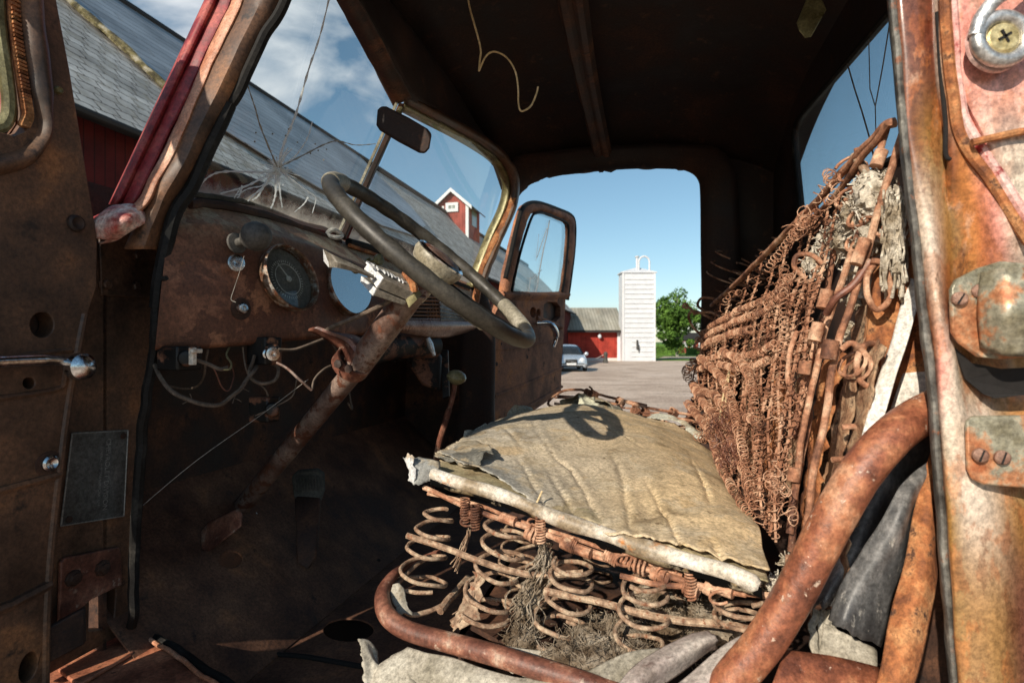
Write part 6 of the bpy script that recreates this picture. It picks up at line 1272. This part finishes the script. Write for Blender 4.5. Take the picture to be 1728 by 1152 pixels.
# fine vertical spring strands
fr_ = np.linspace(.14, .985, 31); us = .66*fr_/(1.95-1.29*fr_)
for i, u in enumerate(us):
    vt = .94+.05*math.sin(i*2.7) if u > .10 else .9
    vt = vt if i % 3 == 1 else .70+.03*math.sin(i*1.9)
    b_ = MB(); N_ = 8; vv = np.linspace(.02, vt, N_)
    base = [bp(u+.008*math.sin(v*9+i), v, .004+.006*math.sin(v*13+i*2)) for v in vv]; P = crom([list(p) for p in base], 6)
    b_.tube(P, .0011+.0007*P[:, 1], 5)
    tot = sum(np.linalg.norm(P[k+1]-P[k]) for k in range(len(P)-1)); pit = (.0085+.0075*P[:, 1].mean())*(1+.2*(i % 3-1))
    n = int(tot/pit*9); T = np.linspace(0, len(P)-1.001, n); H = []
    for k, t in enumerate(T):
        j = int(t); p = P[j]+(P[min(j+1, len(P)-1)]-P[j])*(t-j); a = 2*math.pi*k/9; rr_ = .0056*p[1]*(1+.35*nz(p, 60, i))
        H.append(p+np.array(CV)*math.cos(a)*rr_*1.5+np.array(FV)*math.sin(a)*rr_+np.array([nz(p, 80, 1), nz(p, 80, 2), nz(p, 80, 3)])*.003)
    H = np.array(H); b_.tube(H, .00045+.00055*H[:, 1], 4); b_.build('spring_strand', M['wire'], back)
# tight horizontal spring bands
def pathcoil(pts, rad, pitch, wr, name='spring_band', m='wire', jit=.002, seg=9, par=back, k=4, **t):
    P = crom([list(p) for p in pts], 10); d = np.linalg.norm(np.diff(P, axis=0), axis=1); cum = np.concatenate([[0], np.cumsum(d)]); tot = cum[-1]
    n = int(tot/pitch*seg); s = np.linspace(0, tot, n); C = np.stack([np.interp(s, cum, P[:, a]) for a in range(3)], 1)
    Tn = np.gradient(C, axis=0); Tn /= np.linalg.norm(Tn, axis=1)[:, None]+1e-9; e = np.cross(Tn, np.array([.3, .2, .93])); e /= np.linalg.norm(e, axis=1)[:, None]+1e-9; g = np.cross(Tn, e)
    a = np.arange(n)*2*math.pi/seg; wob = np.array([1+.3*nz(c, 50, 2) for c in C])
    sc_ = np.clip(.30+.46*C[:, 1], .4, 1.15) if name != 'x' else 1; H = C+(rad*wob*sc_)[:, None]*(np.cos(a)[:, None]*e+np.sin(a)[:, None]*g)
    H += np.array([[nz(c, 60, 1), nz(c, 60, 5), nz(c, 60, 9)] for c in C])*jit
    return MB().tube(H, wr*np.clip(.35+.45*H[:, 1], .5, 1.15), k).build(name, M[m], par, **t)
for v0, v1, u0, u1, rad in ((.70, .72, .13, .92, .0075), (.655, .665, .15, .95, .0075), (.50, .49, .13, .99, .007), (.455, .44, .15, .97, .0078), (.27, .30, .15, .95, .010), (.60, .60, .3, .8, .009)):
    pathcoil([bp(u, v0+(v1-v0)*(u-u0)/(u1-u0)+.012*math.sin(u*14), .014+.006*math.sin(u*20)) for u in np.linspace(u0, u1, 9)], rad, .0085, .0010)
# diagonal runs of coil down to the near lower corner
for j, pts in enumerate((((.75, .50), (.55, .42), (.35, .34), (.2, .22), (.10, .10)), ((.50, .52), (.3, .46), (.16, .36), (.08, .2), (.05, .05)), ((.9, .30), (.6, .24), (.3, .16), (.1, .06)), ((.20, .78), (.13, .62), (.08, .46), (.06, .3)), ((.12, .90), (.20, .86), (.26, .80)), ((.95, .15), (.6, .10), (.3, .05), (.12, .02)))):
    pathcoil([bp(u, v, .022+.008*math.sin(u*9+j)) for u, v in pts], .010, .0105, .0011, name='tangled_coil')
# random tangles
for i in range(14):
    u, v = rng.uniform(.02, .9)**1.5, rng.uniform(.03, .9); pts = []
    for k in range(5):
        pts.append(bp(u, v, .012+rng.uniform(0, .03))); u += rng.normal()*.035; v += rng.normal()*.05; u = min(1, max(-.02, u)); v = min(.95, max(.02, v))
    pathcoil(pts, rng.uniform(.006, .014), rng.uniform(.012, .024), .0010, name='tangled_coil', jit=.006, seg=8)
# darker knot of matted fibre low in the middle
for u, v, r in ((.32, .20, .035), (.24, .13, .03)):
    clump(bp(u, v, .03), r, 160, 'dpipe', name='rusted_mat', sz=.0006, par=back, flat=.9, core=False)
# frame tubes and rods
def rod(pts, r, m='wire', name='frame_rod', **t):
    return seal(name, Q(pts), r, M[m], back, n=8, k=10, jit=.0015, **t)
rod([(1524, 222, .66), (1516, 250, .66), (1490, 330, .665), (1465, 420, .67), (1440, 500, .67), (1418, 570, .665), (1402, 640, .66), (1390, 720, .655), (1372, 800, .65), (1362, 880, .65), (1352, 965, .65)], .0042, 'wire')
rod([(1512, 205, .665), (1495, 212, .67), (1470, 240, .70), (1440, 270, .74), (1405, 310, .80), (1365, 355, .88), (1330, 390, .98), (1290, 430, 1.12), (1240, 480, 1.4), (1200, 515, 1.9)], .0058, 'wire')
rod([(1500, 208, .66), (1480, 238, .68), (1455, 265, .71), (1425, 310, .76), (1390, 350, .83), (1360, 380, .90), (1335, 410, .98)], .0042, 'wire')
rod([(1497, 215, .675), (1484, 262, .68), (1468, 320, .69), (1450, 390, .70), (1425, 460, .71), (1400, 530, .72), (1380, 610, .72), (1362, 690, .72), (1350, 760, .71), (1340, 860, .69), (1335, 930, .68)], .0040, 'wire')
rod([(1440, 262, .74), (1456, 280, .72), (1464, 300, .71), (1462, 345, .71), (1470, 390, .71), (1478, 430, .70)], .0050, 'coil')
rod([(1446, 250, .73), (1452, 300, .73), (1424, 360, .76), (1404, 440, .78), (1392, 520, .78), (1370, 600, .78), (1352, 680, .77), (1340, 740, .76)], .0040, 'wire')
rod([(1470, 440, .665), (1440, 480, .67), (1410, 505, .68), (1395, 530, .70)], .0045, 'dpipe')
rod([(1350, 640, .80), (1365, 700, .74), (1352, 770, .72), (1340, 840, .69), (1332, 900, .68)], .0045, 'wire')
for (x, y, z, dx, dy, r, L) in ((1483, 268, .675, -10, 26, .0088, 1), (1452, 425, .667, -16, 42, .0085, 1), (1392, 505, .715, -8, 30, .0095, 1), (1378, 560, .715, -8, 30, .0095, 1), (1358, 620, .72, -3, 22, .009, 1), (1400, 590, .66, -6, 32, .0105, 1), (1340, 800, .70, -3, 22, .009, 1), (1338, 950, .66, 0, 22, .010, 1)):
    b_ = MB(); b_.tube([q(x-dx/2, y-dy/2, z-.002), q(x+dx/2, y+dy/2, z-.002)], r*.84, 14); b_.build('rod_sleeve', M['wire'], back)
# large loops on the near edge
for i, pts in enumerate((((1470, 440, .66), (1490, 446, .655), (1502, 480, .655), (1498, 510, .655), (1478, 520, .655), (1462, 495, .655), (1466, 460, .66), (1490, 440, .665), (1520, 445, .665), (1530, 470, .66), (1522, 500, .66)),
                         ((1420, 590, .655), (1440, 580, .65), (1462, 600, .65), (1472, 630, .65), (1465, 650, .65), (1450, 640, .65), (1446, 612, .65), (1456, 585, .655), (1476, 580, .66), (1492, 600, .66), (1490, 630, .66), (1478, 636, .66)),
                         ((1345, 560, .76), (1332, 600, .75), (1330, 640, .75), (1345, 670, .74), (1362, 660, .74), (1358, 610, .75)),
                         ((1420, 720, .66), (1445, 722, .655), (1455, 745, .655), (1440, 770, .66), (1405, 775, .66)), ((1360, 470, .80), (1340, 450, .80), (1345, 432, .80), (1370, 430, .79), (1392, 450, .78)), ((1310, 570, .95), (1345, 590, .9), (1370, 580, .85), (1385, 560, .8)))):
    rod(pts, .0034, 'wire', name='wire_loop')
for i, (x, y, z) in enumerate(((1475, 340, .68), (1450, 360, .70), (1465, 325, .70), (1430, 330, .74), (1415, 375, .76), (1400, 390, .8), (1435, 610, .655), (1500, 375, .66), (1360, 365, .87), (1430, 280, .75), (1446, 400, .70))):
    b_ = MB(); c = q(x, y, z); b_.helix(c, c+V(.02, .01, -.012), .017, 2.2+.5*(i % 3), .0022, 6, 16, start=i*1.3); b_.build('wire_loop', M['wire'], back)
# coils standing free in the shade at the far end
for i, (x, y, z, r, tn) in enumerate(((1250, 435, 1.95, .085, 3), (1268, 452, 1.9, .05, 4), (1235, 540, 1.95, .06, 3), (1300, 420, 1.7, .03, 6), (1325, 400, 1.6, .03, 5), (1225, 580, 1.95, .05, 4))):
    b_ = MB(); c = q(x, y, z); b_.helix(c, c+V(-.03, .05, -.10), r, tn, .0028, 6, 18, start=i); b_.build('loose_coil', M['wire'], back)
for pts in (((1196, 528, 1.9), (1178, 516, 1.85), (1186, 502, 1.85), (1215, 508, 1.8), (1240, 525, 1.8)), ((1240, 560, 1.8), (1205, 540, 1.85), (1175, 525, 1.9), (1162, 532, 1.9), (1172, 555, 1.9), (1200, 575, 1.85)), ((1230, 545, 1.8), (1200, 527, 1.85), (1170, 529, 1.9)), ((1160, 520, 1.9), (1153, 517, 1.9), (1156, 512, 1.9), (1162, 518, 1.9), (1175, 530, 1.88)), ((1190, 590, 1.9), (1172, 585, 1.9), (1180, 575, 1.9), (1210, 560, 1.85))):
    rod(pts, .0042, 'wire', name='wire_loop')
# cotton wadding at the near top
for x, y, z, r, n in ((1475, 330, .80, .042, 160), (1450, 365, .82, .038, 140), (1428, 395, .86, .04, 140), (1470, 400, .78, .036, 140), (1452, 450, .76, .030, 120), (1445, 500, .75, .026, 110), (1470, 490, .74, .018, 90), (1400, 420, .92, .035, 110), (1378, 445, .98, .03, 90), (1432, 560, .74, .018, 80), (1405, 600, .78, .018, 80)):
    clump(q(x, y, max(.69, .69+(1475-x)*.0016)), r*.62, n, 'cotton', name='cotton_wad', sz=.0009, par=back, flat=1.3)
b_ = MB()
for i in range(70):
    x = rng.uniform(1492, 1532); y0 = 320+rng.uniform(-10, 25)+abs(x-1515)*.4; L = rng.uniform(70, 170); P = []
    for k in range(7):
        P.append(q(x+4*math.sin(i+k*1.3)-k*.6, y0+L*k/6, .655+.012*math.sin(i*3.1+k)))
    b_.tube(P, [.0016, .0013, .0017, .0012, .0018, .0012, .002][:7], 4)
b_.build('hanging_cotton', M['cotton'], back)
# foot of the backrest: frayed cotton
for x, y, z in ((1310, 985, .68), (1325, 1000, .655), (1345, 950, .67)):
    clump(q(x, y, z), .018, 120, 'cotton', name='cotton_wad', sz=.0008, par=back)

# straw caught in the springs
for i, (p, r, lab) in enumerate((([(1214, 708, 1.22), (1222, 660, 1.2), (1233, 618, 1.2)], .0022, 'long pale straw leaning left in the lower springs'), ([(1222, 706, 1.19), (1226, 665, 1.18), (1231, 628, 1.18)], .0017, 'shorter pale straw beside the long one in the springs'), ([(906, 848, .795), (915, 828, .80)], .0014, 'tiny straw lying on the white piping of the cushion'))):
    o = MB().tube(Q(p), r, 6).build('straw_stalk', M['straw']); o['label'] = lab; o['category'] = 'straw'; o['group'] = 'dry straws in the seat'

# ================================================================== near rear corner of the cab
P = crom([list(p) for p in Q([(1195, 1215, .60), (1235, 1150, .60), (1285, 1090, .595), (1335, 1012, .59), (1375, 935, .585), (1408, 870, .58), (1450, 800, .58), (1500, 742, .585), (1545, 708, .60), (1600, 680, .62), (1680, 655, .65)])], 10)
MB().tube(rough(P[None], .002, 6)[0], [.0198+.0006*nz(p, 8, 3)+.0003*nz(p, 60, 3) for p in P], 30).build('seat_side_tube', M['pipe'], truck, label='thick bent rusty tube at the near end of the seat')
def piece(name, pts, m, amp=.002, k=0, edges='', nu=8, nv=8, thick=.002, par=truck, **t):
    G = surf([Q(r) for r in pts], nu, nv); G = rough(G, amp, 16, k)
    if edges: G = ragged(G, .008, edges, k, 90)
    b_ = MB(); b_.grid(G); return b_.build(name, M[m], par, thick=thick, **t)
piece('white_strap', [[(1455, 735, .63), (1475, 660, .64), (1505, 570, .65), (1535, 470, .66)], [(1485, 725, .62), (1510, 640, .625), (1535, 560, .635), (1562, 480, .645)]], 'lime', label='white painted strap above the tube')
piece('inner_panel', [[(1490, 730, .66), (1520, 640, .67), (1545, 560, .68), (1580, 470, .69)], [(1560, 740, .65), (1580, 640, .66), (1600, 560, .67), (1640, 470, .68)]], 'lime', label='pale panel beside the white strap')
piece('vinyl_flap', [[(1375, 1020, .66), (1412, 935, .66), (1450, 850, .66), (1505, 775, .66), (1580, 715, .67)], [(1400, 1020, .63), (1432, 950, .64), (1470, 870, .65), (1520, 800, .655), (1580, 745, .66)], [(1430, 1045, .66), (1462, 950, .66), (1510, 850, .67), (1560, 800, .67), (1590, 780, .68)]], 'vinyl_b', amp=.006, edges='l', label='dark fold of dusty black vinyl behind the tube')
piece('vinyl_flap', [[(1404, 1042, .62), (1440, 960, .62), (1490, 860, .62), (1530, 800, .63), (1572, 770, .64)], [(1435, 1060, .60), (1475, 960, .605), (1520, 870, .61), (1545, 820, .62), (1570, 795, .63)], [(1482, 1092, .62), (1508, 1000, .62), (1530, 920, .63), (1555, 850, .635), (1572, 800, .64)]], 'vinyl_b', amp=.006, k=4, edges='l', label='grey dusty vinyl flap with a torn lower edge')
piece('rust_strap', [[(1572, 765, .64), (1548, 850, .62), (1525, 950, .60), (1502, 1050, .58), (1476, 1170, .56)], [(1578, 800, .625), (1570, 870, .605), (1556, 960, .585), (1534, 1060, .565), (1506, 1170, .55)], [(1584, 850, .63), (1582, 920, .61), (1576, 990, .59), (1560, 1080, .57), (1534, 1170, .555)]], 'orange_rust', thick=.004)
piece('rust_plate', [[(1325, 1098, .60), (1400, 1108, .60), (1485, 1126, .60)], [(1285, 1200, .56), (1380, 1200, .56), (1480, 1210, .56)]], 'pipe', thick=.004)
piece('canvas_rag', [[(1392, 1052, .64), (1430, 1070, .63), (1470, 1090, .63)], [(1385, 1100, .63), (1430, 1112, .62), (1480, 1125, .61)], [(1380, 1130, .63), (1430, 1140, .62), (1480, 1150, .61)]], 'cloth_w', amp=.008)
for i, x in enumerate((1372, 1384, 1392, 1404)):
    b_ = MB(); P = crom([list(p) for p in Q([(x+8, 1030, .655), (x, 1060, .645), (x+3*math.sin(i*2), 1085, .64), (x+2, 1108, .635)])], 6); b_.tube([p+np.array([nz(p, 70, i), 0, 0])*.004 for p in P], .0045, 6); b_.build('rag_strand', M['cloth_w'], truck)
b_ = MB(); b_.prism([qc(x, y, .76) for x, y in ((1478, 460), (1500, 430), (1570, 400), (1590, 430), (1560, 640), (1500, 800), (1440, 860), (1452, 640))], CV*.01); b_.build('corner_panel', M['orange_rust'], truck, smooth=0)
piece('corner_post', [[(1412, 560, .80), (1402, 640, .80), (1388, 720, .79), (1376, 830, .78)], [(1436, 560, .80), (1424, 640, .80), (1410, 720, .79), (1396, 830, .78)], [(1440, 562, .83), (1430, 642, .83), (1416, 722, .82), (1402, 832, .81)]], 'padding', amp=.004)
b_ = MB(); b_.prism([q(x, y, .72) for x, y in ((1540, 780), (1640, 700), (1700, 1300), (1500, 1300), (1500, 1130), (1580, 900))], V(0, .01, 0)); b_.build('sill_end_panel', M['rust_in'], truck, smooth=0)

# --- near lock pillar (right edge of the view), facing us
def zr(pts): return Q(pts)
yv = [-60, 120, 260, 400, 520, 620, 720, 850, 1000, 1200]
def col_(xs, zs): return Q([(x, y, z) for x, y, z in zip(xs, yv, zs)])
ex0 = [1498, 1512, 1524, 1541, 1553, 1565, 1574, 1584, 1594, 1610]
sealx = [[x-3 for x in ex0], ex0, [x+9 for x in ex0], [x+13 for x in ex0]]
b_ = MB(); b_.grid(rough(surf([col_(sealx[0], [.566]*10), col_([x+2 for x in ex0], [.553]*10), col_([x+9 for x in ex0], [.552]*10), col_([x+14 for x in ex0], [.564]*10)], 10, 4), .0015, 30)); b_.build('lock_pillar_seal', M['greyseal'], truck, thick=.003)
R1 = (.17, .070, .042, 1); OR = (.50, .20, .07, 1); TN = (.36, .21, .10, 1); HL = (.60, .49, .39, 1); PK = (.64, .29, .23, 1); RD = (.46, .07, .06, 1); OL = (.30, .17, .065, 1)  # the whitish tone paints highlights in among the real paint and rust tones
cols = [
 ([x+8 for x in ex0], [.566]*10, [R1, R1, R1, R1, R1, R1, R1, R1, OR, OR]),
 ([x+14 for x in ex0], [.552]*10, [R1, R1, R1, HL, R1, R1, R1, OR, OR, R1]),
 ([1540, 1556, 1568, 1572, 1580, 1588, 1596, 1604, 1612, 1625], [.548, .548, .548, .545, .543, .545, .543, .54, .54, .54], [R1, R1, OL, HL, HL, PK, HL, OL, OL, OL]),
 ([1568, 1580, 1596, 1592, 1596, 1606, 1618, 1630, 1640, 1650], [.550, .550, .556, .556, .548, .545, .541, .537, .537, .537], [R1, R1, OL, OL, R1, HL, HL, HL, TN, TN]),
 ([1578, 1590, 1604, 1612, 1612, 1620, 1640, 1660, 1680, 1690], [.543, .543, .545, .560, .560, .556, .546, .538, .538, .538], [HL, HL, R1, OL, OL, TN, HL, HL, TN, OL]),
 ([1586, 1602, 1626, 1650, 1630, 1650, 1665, 1700, 1720, 1730], [.536, .536, .540, .556, .575, .570, .552, .545, .547, .547], [OR, OR, OR, OR, OL, TN, HL, TN, R1, R1]),
 ([1600, 1616, 1660, 1688, 1680, 1700, 1700, 1750, 1770, 1780], [.540, .540, .535, .535, .566, .572, .560, .552, .552, .552], [RD, RD, PK, PK, OL, OL, TN, OL, OL, R1]),
 ([1640, 1650, 1700, 1730, 1740, 1760, 1770, 1810, 1830, 1840], [.530, .530, .525, .530, .550, .560, .560, .556, .556, .556], [PK, PK, HL, HL, R1, TN, OR, OR, R1, R1]),
 ([1900, 1900, 1900, 1900, 1900, 1900, 1900, 1960, 1960, 1960], [.520, .520, .515, .525, .540, .555, .560, .560, .560, .560], [PK, PK, HL, HL, OR, TN, OR, OR, R1, R1])]
G = surf([col_(a, b) for a, b, c in cols], 12, 7); Cg = surf([c for a, b, c in cols], 12, 7)
b_ = MB(); b_.grid(rough(G, .0022, 16, 4), col=Cg); lp = b_.build('lock_pillar', M['jamb'], truck, tint=True, thick=.003)
# relief: lower shoulder, plates and screws
pn = V(-.25, -.95, 0).normalized()
def onlp(x, y, z): return q(x, y, z)
b_ = MB(); b_.prism([q(x, y, z) for x, y, z in ((1604, 488, .528), (1612, 472, .528), (1650, 452, .524), (1690, 440, .518), (1760, 446, .512), (1760, 600, .515), (1690, 606, .522), (1650, 602, .526), (1618, 578, .530), (1606, 560, .530))], V(.002, .006, 0)); sp = b_.build('striker_plate', M['plate'], truck, bevel=.002, smooth=40, label='upper grey lock plate with two slotted screws')
b_ = MB(); G = surf([Q([(1655, 460, .522), (1700, 452, .505), (1760, 455, .50)]), Q([(1650, 520, .520), (1700, 530, .495), (1760, 530, .49)]), Q([(1655, 585, .522), (1700, 600, .505), (1760, 600, .50)])], 6, 6); b_.grid(G); b_.build('striker_boss', M['plate'], sp, thick=.002)
b_ = MB(); b_.prism([q(x, y, z) for x, y, z in ((1630, 712, .530), (1640, 702, .530), (1760, 700, .520), (1760, 826, .520), (1660, 818, .526), (1640, 808, .528), (1632, 790, .530))], V(.002, .005, 0)); sp2 = b_.build('striker_plate', M['plate'], truck, bevel=.002, smooth=40, label='lower grey lock plate with two slotted screws')
for x, y, par, z in ((1620, 504, sp, .5245), (1653, 491, sp, .5225), (1655, 768, sp2, .5235), (1692, 772, sp2, .521)):
    c = q(x, y, z); a = rng.uniform(-.6, .6)+1.3; sdir = V(math.cos(a), 0, math.sin(a)); b_ = MB(); b_.lathe(c+pn*0, pn, [(.0066, -.002), (.0064, .001), (.005, .0022), (0, .0026)], 24); sc = b_.build('screw', M['screw'], par)
    b_ = MB(); b_.box(c+pn*.0024, sdir*.0055, sdir.cross(pn)*.0007, pn*.0006); b_.build('slot', M['black'], sc, smooth=0)
MB().lathe(q(1710, 480, .5025), pn, [(.0058, 0), (.0058, .001), (.004, .0005), (0, .0004)], 20).build('plate_hole', M['black'], sp)
# flat black sheet painting the shade under the plate
b_ = MB(); b_.prism(Q([(1610, 585, .545), (1640, 612, .541), (1690, 622, .536), (1740, 620, .53), (1740, 665, .535), (1680, 672, .540), (1660, 665, .544), (1630, 640, .547)]), V(0, .002, 0)); b_.build('recess_shade', M['black'], truck, smooth=0)
# chrome ring with a yellow cross head screw
cR = q(1684, 70, .512); ch_ = [(1742, -20), (1715, -18), (1690, 8), (1672, 30)]
b_ = MB(); ring = [cR+V(math.cos(a)*.0215, 0, math.sin(a)*.0195)-V(0, .004, 0) for a in np.linspace(0, 6.283, 44)[:-1]]; b_.tube(ring, .0062, 14, closed=True); lr = b_.build('latch_ring', M['alu'], truck)
b_ = MB(); b_.tube(crom([list(p) for p in Q([(1760, -60, .50), (1715, -22, .502), (1680, 0, .504), (1656, 30, .507), (1646, 62, .508)])], 6), .0062, 12); b_.build('latch_arm', M['alu'], lr)
b_ = MB(); b_.lathe(cR-V(0, .002, 0), V(-.1, -1, .05), [(.0150, 0), (.0150, .003), (.012, .0055), (0, .0062)], 32); ys_ = b_.build('cross_head_screw', M['yscrew'], lr)
for a in (.5, .5+math.pi/2):
    d = V(math.cos(a), 0, math.sin(a)); b_ = MB(); b_.box(cR+V(-.0006, -.0082, .0003), d*.0062, d.cross(V(0, 1, 0))*.0011, V(0, .0008, 0)); b_.build('slot', M['black'], ys_, smooth=0)
b_ = MB(); b_.lathe(cR+V(0, .004, 0), V(0, -1, 0), [(.027, 0), (.0265, .003), (.020, .003)], 32); b_.build('washer', M['pinkpaint'], lr)
# folded seam lines of the pillar
for pts, r, m_ in (([(1604, -60, .535), (1612, 60, .535), (1618, 150, .536), (1626, 200, .536), (1650, 240, .534), (1690, 300, .528), (1728, 360, .522), (1760, 400, .52)], .0045, 'pinkpaint'), ([(1590, -60, .532), (1600, 80, .533), (1608, 160, .534), (1616, 220, .536), (1640, 262, .534), (1668, 300, .532), (1700, 350, .528), (1740, 410, .522)], .0050, 'orange_rust'), ([(1640, 240, .524), (1680, 232, .52), (1728, 222, .515), (1780, 220, .51)], .0035, 'orange_rust'), ([(1582, 20, .541), (1590, 140, .541), (1594, 200, .541), (1596, 262, .545), (1612, 268, .545)], .0020, 'black')):
    seal('folded_seam', Q(pts), r, M[m_], truck, jit=.001)
# fine cobweb across the footwell
o = MB().tube(crom([list(p) for p in Q([(220, 870, .92), (330, 778, .94), (440, 700, .98), (520, 640, 1.0)])], 5), .0005, 4).build('cobweb_thread', M['web']); o['label'] = 'single pale cobweb thread slanting across the dark footwell'; o['category'] = 'cobweb'
